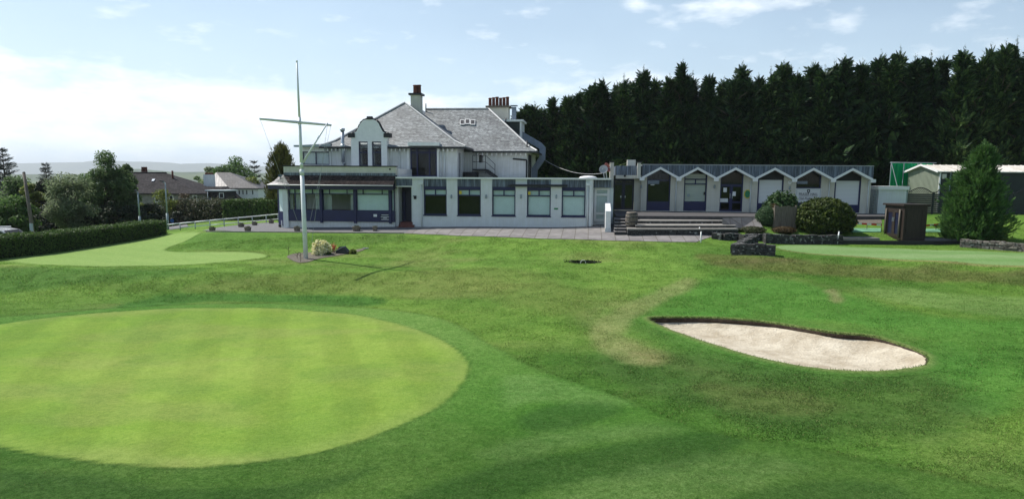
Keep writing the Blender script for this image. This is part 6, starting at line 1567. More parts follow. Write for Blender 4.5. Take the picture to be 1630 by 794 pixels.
for k in range(2):
    v0_ = .302 + k * (cd_ - .604) / 2; v1_ = v0_ + (cd_ - .61) / 2
    d = MB().wall_v(v0_, v1_, .125, chh - .255, -.03, .05, [(v0_ + .14, v1_ - .14, .3, chh - .4)]).build('door', 'wood', cab)
    MB().box(.0, .012, v0_ + .12, v1_ - .12, .28, chh - .38).build('pane', 'bluedark', d)
    MB().tube((-.05, v1_ - .08 if k == 0 else v0_ + .08, 1.0), (-.05, v1_ - .08 if k == 0 else v0_ + .08, 1.25), .02, n=6).build('handle', 'steel', d)
    MB().tube((-.09, v0_ + .02 if k == 0 else v1_ - .02, .1), (-.09, v0_ + .02 if k == 0 else v1_ - .02, chh - .2), .05, n=8).build('door_post', 'woodgrey', cab)
MB().box(.18, .98, -.02, -.001, .3, chh - .22).build('side_panel', 'wood', cab)
for u in (.13, 1.0): MB().box(u, u + .06, -.035, -.0205, .22, chh - .16).build('panel_trim', 'wood', cab)
# barrier tape on two little posts each
for (pts, lab) in (([(1356, 361, 356.5), (1380, 362, 358), (1403, 363, 359.5)], 'red and white barrier tape left of the wooden cabinet'), ([(1472, 364, 360.5), (1490, 363, 358.8), (1512, 362, 356.5)], 'red and white barrier tape right of the wooden cabinet')):
    G_ = [gh(p[0], p[1] + 4) for p in pts]; tp = tag(empty('barrier_tape', G_[0]), lab, 'barrier tape', 'barrier tapes in the right garden'); m = MB()
    for a, b, pa, pb in zip(G_[:-1], G_[1:], pts[:-1], pts[1:]):
        za, zb = at_y(pa[0], pa[2], a.y).z, at_y(pb[0], pb[2], b.y).z
        A_ = Vector((a.x, a.y, za)) - G_[0]; B__ = Vector((b.x, b.y, zb)) - G_[0]; m.prism([A_, B__, B__ + Vector((0, 0, .1)), A_ + Vector((0, 0, .1))], (0, .012, 0))
    m.build('tape', 'tape', tp)
    for a, p_ in zip(G_, pts): q = a - G_[0]; MB().tube((q.x, q.y + .03, q.z - .2), (q.x, q.y + .03, at_y(p_[0], p_[2], a.y).z - G_[0].z + .08), .02, n=6).build('stake', 'woodgrey', tp)
# weathered wooden screen
a, b = gh(1233.5, 364), gh(1266, 365); L = (b - a).length; sc = tag(empty('wooden_screen', a, math.atan2(b.y - a.y, b.x - a.x)), 'weathered grey board screen between pale dome shrub and round bush', 'screen')
hS = at_y(1250, 328, a.y).z - a.z; nb_ = 7; m = MB()
for k in range(nb_): m.box(L * k / nb_ + .004, L * (k + 1) / nb_ - .004, 0.0 + .008 * (k % 2), .035 + .008 * (k % 2), -.2, hS - .02 * ((k * 3) % 4))
m.box(0, L, .044, .09, .2, .3); m.box(0, L, .044, .09, hS - .35, hS - .25); m.build('boards', 'woodgrey', sc)
for u in (-.05, L - .02): MB().box(u, u + .08, .045, .13, -.3, hS + .04).build('post', 'woodgrey', sc)
MB().box(-.02, L + .02, .1, .9, -.2, hS - .12).build('store_body', 'woodgrey', sc)
# white flat-roofed hut
a = at_y(1396, 342, 50.5); a.z = tz(a.x, 50.5) - .1; b = at_y(1440, 342, 50.5); hut = tag(empty('store_hut', a), 'small white flat-roofed hut right of the zigzag wing', 'hut'); L = b.x - a.x
hH = at_y(1400, 302, 50.5).z - a.z
MB().box(0, L, 0, 2.6, 0, hH).build('wall', 'render_clean', hut); MB().box(-.1, L + .12, -.12, 2.7, hH + .002, hH + .24).build('roof', 'white', hut)
m = MB()
for u in (-.22, .12): m.tube((-.32 - .0, .3 + u, .0), (-.06, .3 + u, hH - .05), .022, n=6)
for k in range(9): t = (k + .5) / 9; m.tube((-.32 + .26 * t, .08, (hH - .05) * t), (-.32 + .26 * t, .42, (hH - .05) * t), .016, n=6)
ld = m.build('ladder', 'greypost', loc=a); tag(ld, 'short ladder leaning on the left side of the white hut', 'ladder')
# dark slatted fence with lattice tops
fy = 51.5; f_a = at_y(1441, 340, fy); f_a.z = tz(f_a.x, fy) - .1
W_ = 1.9; hF = at_y(1448, 308, fy).z - f_a.z
for k in range(5):
    fn = tag(empty('fence_panel', (f_a.x + k * W_, fy, f_a.z)), ['dark slatted fence panel with bowed lattice beside the white hut', 'dark slatted fence panel, second from the white hut', 'dark slatted fence panel half hidden by the large conifer', 'dark slatted fence panel behind the large conifer', 'dark slatted fence panel at the right edge of the photo'][k], 'fence', 'fence panels in front of the sage shed')
    m = MB(); n = 11
    for j in range(n): m.box(.06, W_ - .06, .0 + .012 * (j % 2), .025 + .012 * (j % 2), hF * j / n + .01, hF * (j + 1) / n - .008)
    m.build('slats', 'sheetdark', fn)
    MB().box(-.05, .05, -.02, .09, -.3, hF + .12).build('post', 'greypost' if k == 0 else 'sheetdark', fn)
    m = MB(); nn_ = 12
    top = lambda t: hF + (.62 if True else 0) * .0 + .38 * math.sin(math.pi * t) * 1.0 + .03
    bot = lambda t: hF + .02
    for j in range(nn_): t0, t1 = j / nn_, (j + 1) / nn_; m.tube((.06 + (W_ - .12) * t0, .02, top(t0)), (.06 + (W_ - .12) * t1, .02, top(t1)), .03, n=6)
    for j in range(1, 14):
        t = j / 14; x = .06 + (W_ - .12) * t
        for s2 in (-1, 1):
            t2 = t + s2 * .16
            if 0 <= t2 <= 1: m.tube((x, .02 + .01 * s2, bot(t)), (.06 + (W_ - .12) * t2, .02 + .01 * s2, min(top(t2), hF + .4)), .011, n=4)
    m.build('lattice', 'black', fn)
# sage metal shed, gable to the left
sx, sy0, sy1 = at_y(1494, 300, 53).x, 53.0, 57.2; sg_ = tz(sx, 53); sL = 11.0
zEv = at_y(1494, 272.5, sy0).z - sg_; zAp = at_y(1470, 262.5, (sy0 + sy1) / 2).z - sg_
shd = tag(empty('metal_shed', (sx, sy0, sg_)), 'sage green metal shed with a shallow white roof at the right', 'shed'); D = sy1 - sy0
m = MB(); m.prism([(0, 0, -.2), (0, D, -.2), (0, D, zEv - .04), (0, D / 2, zAp - .06), (0, 0, zEv - .04)], (.06, 0, 0)); nr = 26
for k in range(nr):
    v = D * (k + .5) / nr; zt_ = zEv + (zAp - zEv) * (1 - abs(v - D / 2) / (D / 2)) - .1; m.box(-.03, -.001, v - .035, v + .035, -.2, zt_)
m.build('gable_wall', 'sheetgreen', shd)
m = MB().wall_u(.061, sL, -.2, zEv - .04, .0, .06, [(1.3, 2.3, .9, 2.1)]); m.box(.061, sL, D - .06, D, -.2, zEv - .04); m.build('side_wall', 'sheetdark', shd)
window(shd, 1.3, 2.3, .9, 2.1, .01, frame='white', fw=.07, depth=.05)
m = MB(); m.slab([(-.25, -.2, zEv - .02), (sL, -.2, zEv - .02), (sL, D / 2, zAp), (-.25, D / 2, zAp)], .06); m.slab([(sL, D + .2, zEv - .02), (-.25, D + .2, zEv - .02), (-.25, D / 2, zAp), (sL, D / 2, zAp)], .06)
for k in range(1, 24):
    x = -.25 + (sL + .25) * k / 24; m.prism([(x - .02, -.2, zEv - .018), (x + .02, -.2, zEv - .018), (x + .02, D / 2, zAp + .002), (x - .02, D / 2, zAp + .002)], (0, 0, .03))
M['shedroof'] = mat('pale_sheet_roof', (.72, .70, .66), .5, var=.12, scale=1.2, col2=(.5, .44, .36), stretch=(1, .3, 1)); m.build('roof', 'shedroof', shd)
m = MB(); m.prism([(-.29, -.2, zEv - .1), (-.29, D / 2, zAp - .08), (-.29, D / 2, zAp + .06), (-.29, -.2, zEv + .04)], (.039, 0, 0)); m.prism([(-.29, D + .2, zEv - .1), (-.29, D / 2, zAp - .08), (-.29, D / 2, zAp + .06), (-.29, D + .2, zEv + .04)], (.039, 0, 0)); m.box(-.03, .07, -.06, -.001, -.2, zEv - .1); m.build('bargeboard', 'white', shd)
pipe(shd, [(.75, -.06, -.1), (.75, -.06, zEv - .1)], .05, 'greypost'); MB().box(.15, .42, -.14, -.001, zEv - .55, zEv - .2).build('meter_box', 'cream', shd)
# green practice net on a pipe frame
ny_ = 57.6; na, nb2 = at_y(1417, 296, ny_), at_y(1482, 296, ny_); ng = tz(na.x, ny_); nz_ = at_y(1417, 259, ny_).z - ng; Ln = nb2.x - na.x
nt_ = tag(empty('practice_net', (na.x, ny_, ng)), 'green practice net hung on a pipe frame behind the shed', 'practice net')
m = MB(); n = 40
for k in range(n):
    x0, x1 = Ln * k / n, Ln * (k + 1) / n; y0_, y1_ = .06 * math.sin(k * 1.9), .06 * math.sin((k + 1) * 1.9); m.prism([(x0, y0_, -.1), (x1, y1_, -.1), (x1, y1_, nz_ - .05 - .03 * math.sin(k)), (x0, y0_, nz_ - .05 - .03 * math.sin(k - 1))], (0, .015, 0))
m.build('netting', 'net', nt_)
m = MB(); m.tube((-.2, -.1, nz_), (Ln + .2, -.1, nz_), .035, n=8); 
for x in (-.1, Ln * .28, Ln * .62, Ln): m.tube((x, -.1, -.2), (x, -.1, nz_), .035, n=8); m.tube((x - .5, -1.0, -.1), (x, -.1, nz_), .025, n=6)
m.tube((-.2, -2.4, nz_ * .1), (-.1, -.1, nz_), .025, n=6); m.build('frame', 'greypost', nt_)
# marker posts
def mpost(px, pyb, pyt, matn, label, r=.035, lean=0):
    g = gh(px, pyb); h = at_y(px, pyt, g.y).z - g.z; m = MB().tube((0, 0, -.2), (lean, 0, h), r, n=8); m.tube((lean, 0, h), (lean, 0, h + .03), r * 1.05, r * .5, 8); return tag(m.build('marker_post', matn, loc=g), label, 'post', 'marker posts by the lawn')
mpost(1113.2, 373.5, 362, 'white', 'white marker post nearest the foot of the broad steps'); mpost(1115.3, 386, 369, 'white', 'taller white marker post at the corner of the paving'); mpost(1331.5, 389, 369, 'poleblue', 'pale leaning marker post in front of the large round bush', .04, .1)
# stacked barrel planter on the steps
g = at_z(1005.5, 361.5, .27); bp = tag(empty('barrel_planter', (g.x, g.y + .1, .27)), 'weathered wooden barrel standing on the end of the broad steps', 'barrel')
MB().lathe([(.27, 0), (.33, .12), (.36, .3), (.37, .45), (.36, .6), (.33, .78), (.28, .88), (.25, .88), (.24, .82), (.02, .8)], n=22).build('staves', 'woodgrey', bp)
for z, r_ in ((.1, .335), (.3, .372), (.58, .374), (.78, .342)): MB().lathe([(r_, -.025), (r_ + .008, 0), (r_, .025)], (0, 0, z), 22).build('hoop', 'black', bp)
# tubs along the path
def tub(px, pyb, wpx, hpx, label, oval=1.4):
    g = gh(px, pyb); s = g.y / F; w = wpx * s / 2; h = hpx * s; t = tag(empty('stone_planter', g), label, 'planter', 'dark planters along the path')
    o = MB().lathe([(w * .78, -.05), (w * .82, .02), (w * .97, h * .8), (w, h * .85), (w, h), (w * .86, h), (w * .84, h * .85), (.02, h * .84)], n=22).build('tub', 'woodgrey', t); o.scale = (1, .7, 1)
    v, q = leaves(np.column_stack([rng.normal(0, w * .35, 120), rng.normal(0, w * .25, 120), h * .9 + rng.random(120) * .08]), .03, rng); link('planting', np_mesh('planting', v, q, 'lowshrub'), t); return t
for a_ in [(473, 368.3, 11, 7.2, 'planter hidden partly behind the flagpole'), (567.5, 368, 14, 7.5, 'widest planter below the middle sunroom window'), (597, 368, 8.5, 7, 'small planter below the boarded sunroom window'), (338, 368.5, 11, 6.5, 'planter at the left end of the tarmac path'), (394.5, 368.3, 11.5, 7, 'planter on the lawn side of the path near its left end'),
           (384, 361.8, 10.5, 5.5, 'planter by the railing, furthest left of three'), (405.5, 359, 9.5, 5, 'planter by the railing, middle of three'), (432, 356, 9, 5.5, 'planter by the railing nearest the sunroom')]: tub(*a_)

# ------------------------------------------------------------------ flagpole and its bed
fb = gh(487, 412); fp = tag(empty('flagpole', fb), 'tall white flagpole with yard and gaff standing in a flower bed', 'flagpole')
zt_ = at_y(469, 97, fb.y).z - fb.z; zy = at_y(475, 195, fb.y).z - fb.z; xl = at_y(478, 97, fb.y).x
lean = -.12
def pole_at(z): return Vector((lean * z / zt_, 0, z))
m = MB(); m.tube((0, 0, -.3), pole_at(zy * .62), .12, .105, 14); m.tube(pole_at(zy * .62), pole_at(zy * .66), .115, .115, 14); m.tube(pole_at(zy * .66), pole_at(zy + .25), .085, .075, 14); m.tube(pole_at(zy + .25), pole_at(zt_ - .1), .062, .042, 12); m.lathe([(.02, 0), (.05, .04), (.05, .1), (.01, .14)], tuple(pole_at(zt_ - .1)), 10); m.build('mast', 'poleblue', fp)
yc_ = pole_at(zy); yd = Vector((1.2, 1.95, 0)); y0 = yc_ - yd * 1.08; y1 = yc_ + yd * .95
m = MB(); m.tube(y0, yc_, .055, .075, 8); m.tube(yc_, y1, .075, .055, 8); m.lathe([(.085, -.09), (.085, .09)], tuple(yc_), 12); m.build('yard', 'poleblue', fp)
gb_ = pole_at(at_y(481, 262, fb.y).z - fb.z); gt_ = at_y(521.5, 196, fb.y + .5) - fb
m = MB().tube(gb_, gt_, .055, .035, 8); m.lathe([(.09, -.08), (.09, .08)], tuple(gb_), 12); m.build('gaff', 'poleblue', fp)
m = MB(); m.tube(gt_, Vector((.35, -.05, .9)), .008, n=5); m.tube(y1, pole_at(1.1) + Vector((.07, 0, 0)), .007, n=5); m.tube(y0, pole_at(1.1) + Vector((-.07, 0, 0)), .007, n=5); m.build('halyard', 'ridge', fp)
struct(drape('flower_bed_soil', [(457, 410), (463, 405.5), (478, 403), (505, 401.5), (530, 399.5), (556, 399), (580, 396), (575, 400), (558, 403.5), (536, 407.5), (508, 412), (490, 417.5), (473, 418)], 'soil', .025, 90, True, .2))
g = gh(509, 406.5); rh = bush('rhododendron', Vector((g.x, g.y + .3, tz(g.x, g.y + .3))), .48, .42, .46, 'creamflower', 'rounded shrub covered in cream blossom beside the flagpole', leaf=.07, n=2200, lump=.2, seed=12)
v, q = leaves(unit(np.random.default_rng(4).normal(size=(420, 3))) * np.array([.44, .36, .16]) + np.array([.08, .02, .08]), .05, rng); link('foliage', np_mesh('foliage', v, q, 'midleaf'), rh)
g = gh(543, 405); mem = tag(empty('memorial_stone', (g.x, g.y + .15, g.z), R(-12)), 'wedge of black polished stone with a pale top in the flower bed', 'memorial stone')
MB().prism([(-.36, 0, -.05), (.42, 0, -.05), (.34, 0, .14), (.10, 0, .38), (-.14, 0, .40), (-.34, 0, .16)], (0, .35, 0)).build('block', 'stoneblack', mem); MB().prism([(-.345, -.01, .165), (.085, -.01, .392), (.085, .37, .392), (-.345, .37, .165)][:2] + [(.085, .37, .392), (-.345, .37, .165)], (-.012, 0, .03)).build('face_plate', 'stonelight', mem)
g = gh(531.5, 402); rf = tag(empty('red_flower', g), 'small red flowering plant left of the black memorial stone', 'flower')
v, q = leaves(np.random.default_rng(2).normal(size=(90, 3)) * np.array([.09, .07, .09]) + np.array([0, 0, .30]), .045, rng); M['redpetal'] = leafmat('red_petal', [(.4, .02, .03), (.6, .04, .05)], .2); link('bloom', np_mesh('bloom', v, q, 'redpetal'), rf)
v, q = leaves(np.random.default_rng(3).normal(size=(80, 3)) * np.array([.09, .08, .08]) + np.array([0, 0, .12]), .04, rng); link('leaves', np_mesh('leaves', v, q, 'midleaf'), rf)
g = gh(562, 404); yp = bush('yellow_plant', Vector((g.x, g.y, g.z)), .19, .17, .16, 'yellowleaf', 'small yellow-leaved plant right of the memorial stone', cat='plant', leaf=.045, n=260, lump=.2, seed=21)
g = gh(582, 396); tag(MB().box(-.16, .16, -.05, .07, -.1, .06).build('marker_slab', 'stonelight', loc=g), 'pale flat marker slab at the tip of the flower bed', 'marker')
def sapling(px, pyb, pyt, label, seed):
    g = gh(px, pyb); h = at_y(px, pyt, g.y).z - g.z; r = random.Random(seed); m = MB(); m.tube((0, 0, -.1), (.02, 0, h), .016, .006, 6)
    for k in range(9): z = h * r.uniform(.25, .9); a = r.uniform(0, 6.28); m.tube((0, 0, z), (.22 * math.cos(a), .2 * math.sin(a), z + .18), .007, .003, 4)
    return tag(m.build('bare_sapling', 'bark', loc=g), label, 'sapling', 'bare saplings in the flower bed')
sapling(459.5, 407, 392, 'bare twiggy sapling furthest left of the flagpole', 1); sapling(478.5, 417, 401.5, 'bare twiggy sapling in front of the flagpole', 2); sapling(473, 412, 402, 'small bare twig left of the flagpole base', 3)
# sunken sprinkler pit in the lawn
g = gh(931, 419); pit = tag(empty('drain_hollow', g), 'small dark hollow with a pale hoop in the middle of the lawn', 'drain')
r = np.random.default_rng(9); ang = np.linspace(0, 2 * np.pi, 40, endpoint=False); rx_ = .62 * (1 + .25 * np.sin(3 * ang + 1) + .12 * np.sin(7 * ang)); ry_ = .2 * (1 + .3 * np.sin(2 * ang + .5) + .2 * np.sin(5 * ang))
pv = [(a_ * math.cos(t), b_ * math.sin(t) + .12, tz(g.x + a_ * math.cos(t), g.y + b_ * math.sin(t) + .12) - g.z + .015) for a_, b_, t in zip(rx_, ry_, ang)]
MB().prism(pv, (0, 0, -.1)).build('peat', 'hedgecore', pit)
n = 700; P = np.column_stack([r.normal(0, .32, n) - .05, r.normal(.14, .09, n), r.random(n) * .12]); v, q = leaves(P, .05, r); link('rushes', np_mesh('rushes', v, q, 'darkleaf'), pit)
m = MB(); pts = [(.13 * math.cos(t) - .1, -.12, .02 + .15 * math.sin(t)) for t in np.linspace(0, math.pi, 9)]; m.path(pts, .014, 6); m.build('hoop', 'white', pit)

# ------------------------------------------------------------------ left: railing, lamp posts, pole, car, signs, road
rp = [(263.5, 368.5, 358), (287, 366.3, 355.5), (311, 364.2, 353.2), (334.5, 362.3, 351), (357, 360.5, 348.8), (379.5, 358.5, 346.7), (402, 356.5, 344.7), (424, 354.6, 342.6), (443, 353, 340.8)]
rl_ = tag(empty('metal_railing', gh(357, 360.5)), 'long pale two-bar metal railing beside the path', 'railing'); o0 = Vector(rl_.location)
tops_, mids_ = [], []
for px, pb, pt in rp:
    g = gh(px, pb); t_ = at_y(px, pt, g.y); MB().tube(g - o0 + Vector((0, 0, -.2)), Vector((g.x, g.y, t_.z)) - o0, .035, n=8).build('post', 'greypost', rl_); tops_.append(Vector((g.x, g.y, t_.z)) - o0); mids_.append(Vector((g.x, g.y, g.z + (t_.z - g.z) * .36)) - o0)
MB().path(tops_, .04, 8).build('top_rail', 'poleblue', rl_); MB().path(mids_[1:], .032, 8).build('lower_rail', 'poleblue', rl_)
def lamp(px, pt, y, arm, label):
    p = at_y(px, pt, y); g = tz(p.x, y); h = p.z - g; l = tag(empty('street_lamp', (p.x, y, g)), label, 'street lamp', 'street lamps beyond the hedge')
    m = MB(); m.tube((0, 0, -.3), (0, 0, 1.2), .09, n=10); m.tube((0, 0, 1.2), (0, 0, h), .06, .045, 10); m.tube((0, 0, h), (arm, 0, h + .06), .035, n=8); m.build('column', 'greypost', l)
    MB().prism([(arm * .6, -.1, h + .05), (arm * 1.7, -.1, h + .1), (arm * 1.8, -.1, h + .17), (arm * .7, -.1, h + .15)], (0, .2, 0)).build('lamp_head', 'black', l)
lamp(219.5, 306, 52.5, -.12, 'short grey street lamp behind the end of the long hedge'); lamp(263, 291, 53, -.2, 'taller street lamp at the left end of the railing')
p = at_y(54, 366, 46.5); pole = tag(empty('telegraph_pole', (p.x, 46.5, tz(p.x, 46.5))), 'leaning wooden telegraph pole behind the long hedge', 'pole'); h = at_y(38, 275, 46.5).z - tz(p.x, 46.5); dx = at_y(38, 275, 46.5).x - p.x
MB().tube((0, 0, -.5), (dx, 0, h), .12, .085, 12).build('shaft', 'woodpole', pole); MB().tube((dx, 0, h), (dx * 1.005, 0, h + .06), .09, .05, 12).build('cap', 'black', pole)
MB().box(-.1 + dx * .12, .1 + dx * .12, -.2, -.13, .9, 1.4).build('junction_box', 'greypost', pole)
# parked car beyond the hedge
p = at_y(16, 372, 46.0); gz_ = tz(p.x, 46.0); ztop_ = at_y(14, 363.0, 46.0).z
car = tag(empty('parked_car', (p.x - .4, 46.0, ztop_ - 1.62)), 'silver estate car with roof rails parked behind the long hedge', 'car')
side = [(-2.2, .35), (2.1, .35), (2.15, .8), (1.95, .95), (1.1, 1.02), (.45, 1.5), (-.1, 1.6), (-1.6, 1.58), (-2.05, 1.35), (-2.25, .9)]
m = MB(); m.prism([(x, -.82, z) for x, z in side], (0, 1.64, 0)); m.build('body', 'carpaint', car)
for s2 in (-.845, .835): MB().prism([(1.0, s2, 1.04), (.42, s2, 1.45), (-.1, s2, 1.53), (-1.5, s2, 1.51), (-1.95, s2, 1.1)], (0, .012, 0)).build('side_window', 'black', car)
MB().prism([(1.16, -.7, 1.05), (.5, -.66, 1.5), (.5, .66, 1.5), (1.16, .7, 1.05)], (.012, 0, .012)).build('windscreen', 'black', car)
for s2 in (-.6, .6): MB().tube((-1.5, s2, 1.66), (.1, s2, 1.68), .022, n=6).build('roof_rail', 'steel', car)
for x in (-1.4, 1.35):
    for s2 in (-.84, .62):
        w = MB().tube((x, s2, .32), (x, s2 + .22, .32), .32, n=20).build('wheel', 'tyre', car); MB().tube((x, s2 - .006, .32), (x, s2 + .226, .32), .2, n=16).build('rim', 'steel', w)
MB().box(2.12, 2.17, -.7, -.4, .68, .82).build('headlight', 'paper', car); MB().box(2.12, 2.17, .4, .7, .68, .82).build('headlight', 'paper', car)
# street name plate and a round blue sign
p = at_y(331, 317, 66); g = tz(p.x, 66); ns = tag(empty('street_sign', (p.x, 66, g)), 'blank-backed street sign on a thin post before the white house', 'sign'); zc2 = p.z - g
MB().tube((0, 0, -.2), (0, 0, zc2 + .65), .03, n=8).build('post', 'greypost', ns); MB().box(-.28, .28, -.06, -.031, zc2 - .09, zc2 + .1).build('plate', 'duct', ns)
p = at_y(274.5, 355, 60); g = tz(p.x, 60); bs_ = tag(empty('round_sign', (p.x, 60, g)), 'small round blue sign beyond the end of the railing', 'sign'); z_ = max(p.z - g, .5)
MB().tube((0, 0, -.2), (0, 0, z_), .025, n=8).build('post', 'greypost', bs_); M['signblue'] = mat('blue_sign', (.03, .12, .4), .5, var=.03); MB().tube((0, -.04, z_), (0, -.028, z_), .16, n=20).build('plate', 'signblue', bs_)
struct(drape('road', [(228, 361), (255, 362), (270, 366.5), (292, 363), (300, 360), (262, 358.5)], 'asphalt', .03, 40))

# ------------------------------------------------------------------ houses beyond the hedge
def house_win(par, x0, x1, z0, z1, y): 
    f = MB().wall_u(x0, x1, z0, z1, y - .04, y - .001, [(x0 + .07, x1 - .07, z0 + .07, z1 - .07)]).build('window', 'white', par); MB().box(x0 + .06, x1 - .06, y - .02, y - .01, z0 + .06, z1 - .06).build('pane', 'black', f)
hy = 84.0
def hp_(px, py, y=hy): p = at_y(px, py, y); return p
ga = tz(hp_(260, 307).x, hy); o = hp_(205, 330); HA = tag(empty('brown_roofed_house', (0, hy, 0)), 'grey stone house with a broad brown slate roof behind the birch', 'house')
xa0, xa1 = hp_(180, 308).x, hp_(314.5, 308).x; ze = hp_(260, 308).z; yr = 5.0; zr_ = hp_(240, 275.5, hy + yr).z; xr1 = hp_(265, 275.5, hy + yr).x; xr0 = hp_(196, 275.5, hy + yr).x
MB().box(xa0 + .4, xa1 - .3, .4, 9.5, -6, ze - .05).build('wall', 'concrete', HA)
m = MB()
for f in ([(xa0, 0, ze), (xa1, 0, ze), (xr1, yr, zr_), (xr0, yr, zr_)], [(xa1, 0, ze), (xa1, 2 * yr, ze), (xr1, yr, zr_)], [(xa1, 2 * yr, ze), (xa0, 2 * yr, ze), (xr0, yr, zr_), (xr1, yr, zr_)], [(xa0, 2 * yr, ze), (xa0, 0, ze), (xr0, yr, zr_)]): m.slab(f, .12)
m.build('roof', 'slatefar', HA); MB().tube((xr0, yr, zr_ + .03), (xr1, yr, zr_ + .03), .09, n=8).build('roof_ridge', 'slatefar', HA)
c_ = MB().box(hp_(225, 275, hy + yr).x, hp_(236, 275, hy + yr).x, yr + .6, yr + 1.5, zr_ - 1, zr_ + .12).build('chimney', 'concrete', HA)
for px in (227.5, 232): MB().lathe([(.2, 0), (.17, .6), (.2, .62)], (hp_(px, 270, hy + yr + 1).x, yr + 1.0, zr_ + .121), 12).build('chimney_pot', 'terracotta', c_)
def onA(px, py): # on the front slope
    n = Vector((0, -(zr_ - ze), yr)).normalized(); d = ray(px, py); o_ = Vector((0, 0, CAMZ)); k = (Vector((0, hy, ze)) - o_).dot(n) / d.dot(n); return o_ + d * k - Vector((0, hy, 0)), n
ps = [onA(x, y)[0] for x, y in ((241.5, 289.3), (245, 289.3), (247.5, 286.2), (243, 286.2))]; n = onA(240, 290)[1]; MB().prism([p + n * .02 for p in ps], n * .08).build('skylight', 'duct', HA)
p_, n = onA(275, 284); MB().tube(p_, p_ + Vector((0, 0, .9)), .12, n=8).build('vent_pipe', 'terracotta', HA)
for px in (247, 270, 308): house_win(HA, hp_(px - 3.5, 315).x, hp_(px + 3.5, 315).x, hp_(px, 322).z, hp_(px, 311).z, .4)
hyB = 92.0; hb_ = lambda px, py, y=hyB: at_y(px, py, y)
HB = tag(empty('white_house', (0, hyB, 0)), 'white house with grey hipped roof and a tall white chimney', 'house')
x0, x1 = hb_(357, 300).x, hb_(409, 300).x; ze = hb_(385, 299.5).z
MB().box(x0, x1, .4, 8.0, -7, ze - .05).build('wall', 'white', HB)
e0_, e1_ = hb_(340, 299).x, hb_(412, 299).x; yr = 4.2; zr_ = hb_(355, 274.5, hyB + yr).z; q0, q1 = hb_(344, 274.5, hyB + yr).x, hb_(366, 274.5, hyB + yr).x
m = MB()
xL = e0_ - 1.2
m2 = MB(); m2.slab([(e0_ + 1.9, 0, ze), (e1_, 0, ze), (q1, yr, zr_), (q0, yr, zr_)], .12); m2.slab([(e1_, 0, ze), (e1_, 2 * yr, ze), (q1, yr, zr_)], .12); m2.slab([(e1_, 2 * yr, ze), (xL, 2 * yr, ze), (q0, yr, zr_), (q1, yr, zr_)], .12); m2.build('roof', 'housegrey', HB)
m3 = MB(); m3.slab([(xL, 2 * yr, ze), (xL - .4, .0, ze - .3), (e0_ + 1.9, 0, ze), (q0, yr, zr_)], .12); m3.build('hip_roof', 'slatesunlit', HB)  # left facet painted in the sunlit slate tone
for px in (367.5, 379, 385, 391, 400.5): house_win(HB, hb_(px - 1.8, 305).x, hb_(px + 1.8, 305).x, hb_(px, 310.5).z, hb_(px, 302).z, .4)
MB().box(hb_(330, 310).x - 2, x0, .6, 7, -7, ze - .2).build('wall', 'render_clean', HB)
cx0, cx1 = hb_(323.5, 280, hyB - 1).x, hb_(337, 280, hyB - 1).x; c_ = MB().box(cx0, cx1, -1.0, .0, -3, hb_(330, 278, hyB - 1).z).build('chimney', 'render_clean', HB)
for k in range(4): MB().lathe([(.13, 0), (.11, .22), (.13, .24)], (cx0 + (cx1 - cx0) * (k + .5) / 4, -.5, hb_(330, 278, hyB - 1).z + .001), 10).build('chimney_pot', 'terracotta', c_)
# lower front wing with a sunlit-toned hip roof and a slate-hung dormer
zA = hb_(320, 297, hyB - 3).z; zB = hb_(320, 318, hyB - 5).z; xw0, xw1 = hb_(303, 318, hyB - 5).x, hb_(362, 318, hyB - 5).x; xa, xb = hb_(316, 297, hyB - 2).x, hb_(345, 297, hyB - 2).x
m = MB(); m.slab([(xw0, -5, zB), (hb_(329, 318, hyB - 5).x, -5, zB), (xa, -2, zA)], .1); m.slab([(xw0, 0, zB), (xw0, -5, zB), (xa, -2, zA), (xa, 0, zA)], .1); m.build('wing_hip_roof', 'slatesunlit', HB)
m = MB(); m.slab([(hb_(329, 318, hyB - 5).x, -5, zB), (xw1, -5, zB), (xb + .6, -2, zA), (xa, -2, zA)], .1); m.slab([(xw1, -5, zB), (xw1, 0, zB), (xb + .6, 0, zA), (xb + .6, -2, zA)], .1); m.build('wing_roof', 'slatefar', HB)
MB().box(xw0 + .3, xw1 - .3, -4.7, .55, -7, zB - .05).build('wing_wall', 'render_clean', HB)
dx0, dx1 = hb_(331, 310, hyB - 4.6).x, hb_(358, 310, hyB - 4.6).x; dz0_, dz1_ = hb_(345, 317, hyB - 4.6).z, hb_(345, 304.5, hyB - 4.6).z
dmr = MB().box(dx0, dx1, -4.6, -1.0, dz0_, dz1_).build('dormer', 'slatefar', HB); MB().box(dx0 - .25, dx1 + .15, -4.85, -.9, dz1_ + .002, dz1_ + .16).build('dormer_roof', 'render_clean', dmr)
house_win(HB, hb_(349, 310, hyB - 4.6).x, hb_(356.5, 310, hyB - 4.6).x, hb_(352, 316, hyB - 4.6).z, hb_(352, 307, hyB - 4.6).z, -4.62)

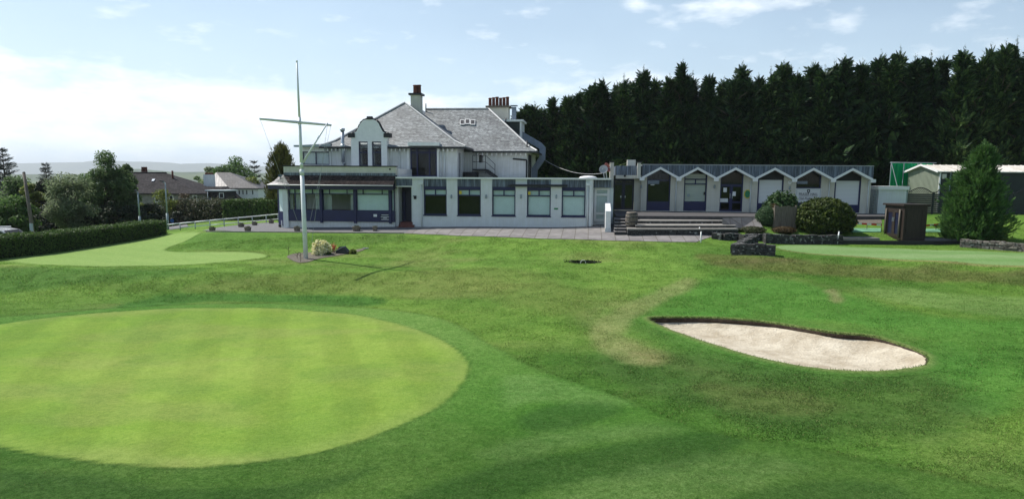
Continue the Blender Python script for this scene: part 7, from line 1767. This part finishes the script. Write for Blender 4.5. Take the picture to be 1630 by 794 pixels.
# ------------------------------------------------------------------ hills and the air in front of them
def ridge(name, dist, tops_px, thick, cols, seed):
    xs = np.linspace(-10500 if dist > 4000 else -6000, 10500 if dist > 4000 else 6000, 300); prof_ = []
    pxs = np.array([p[0] for p in tops_px]); pys = np.array([p[1] for p in tops_px])
    for x in xs:
        px = CX + x / dist * F; py = np.interp(px, pxs, pys); prof_.append(at_y(px, py, dist).z)
    top = np.array(prof_) + (fbm(xs, xs * 0, dist * .09, seed) - .5) * dist * .010
    n = 22; V = []
    for j in range(n):
        t = j / (n - 1); y = dist - thick + 2 * thick * t; s = math.sin(math.pi * t) ** 1.2
        z = -22 + (top + 22) * s * (1 + .16 * (fbm(xs, np.full_like(xs, y), dist * .07, seed + 3) - .5) * (abs(t - .5) > .02))
        V.append(np.stack([xs, np.full_like(xs, y), z], 1))
    V = np.concatenate(V); m_ = len(xs); ii = np.arange(m_ - 1); Qs = np.concatenate([np.stack([j * m_ + ii, j * m_ + ii + 1, (j + 1) * m_ + ii + 1, (j + 1) * m_ + ii], 1) for j in range(n - 1)])
    m = bpy.data.materials.new(name + '_cover'); nt, N, L, P = nodes_of(m); t = N.new('ShaderNodeTexCoord'); v = N.new('ShaderNodeTexVoronoi'); v.inputs['Scale'].default_value = 1 / (dist * .035); L.new(t.outputs['Object'], v.inputs[0])
    r_ = N.new('ShaderNodeValToRGB'); L.new(v.outputs['Color'], r_.inputs[0]); r_.color_ramp.elements[0].color = (*cols[0], 1); r_.color_ramp.elements[1].color = (*cols[1], 1); L.new(r_.outputs[0], P.inputs['Base Color']); P.inputs['Roughness'].default_value = 1; P.inputs['Specular IOR Level'].default_value = 0
    M[name] = m; return struct(link(name, np_mesh(name, V, Qs, name, smooth=True)))
ridge('far_hills', 9000, [(-900, 258), (0, 257.5), (60, 257), (110, 256), (170, 258.5), (260, 261), (330, 262), (420, 263), (500, 262), (700, 264), (1000, 270), (1630, 275)], 1200, ((.05, .075, .05), (.09, .11, .06)), 3)
ridge('near_hills', 3000, [(-900, 276), (0, 276), (90, 278), (160, 277), (205, 269), (225, 268), (255, 272), (300, 276), (420, 277), (600, 279), (1630, 284)], 560, ((.035, .06, .03), (.10, .13, .05)), 8)
hz_ = bpy.data.materials.new('haze_air'); hz_.use_nodes = True; hn = hz_.node_tree; hn.nodes.clear(); ho = hn.nodes.new('ShaderNodeOutputMaterial'); pv_ = hn.nodes.new('ShaderNodeVolumePrincipled')
pv_.inputs['Color'].default_value = (.86, .93, 1.0, 1); pv_.inputs['Density'].default_value = 1.25e-4; pv_.inputs['Anisotropy'].default_value = .25; hn.links.new(pv_.outputs[0], ho.inputs['Volume'])
M['haze'] = hz_
hzo = MB().box(-12000, 12000, -4000, 13000, -40, 300).build('haze', 'haze'); hzo['kind'] = 'stuff'
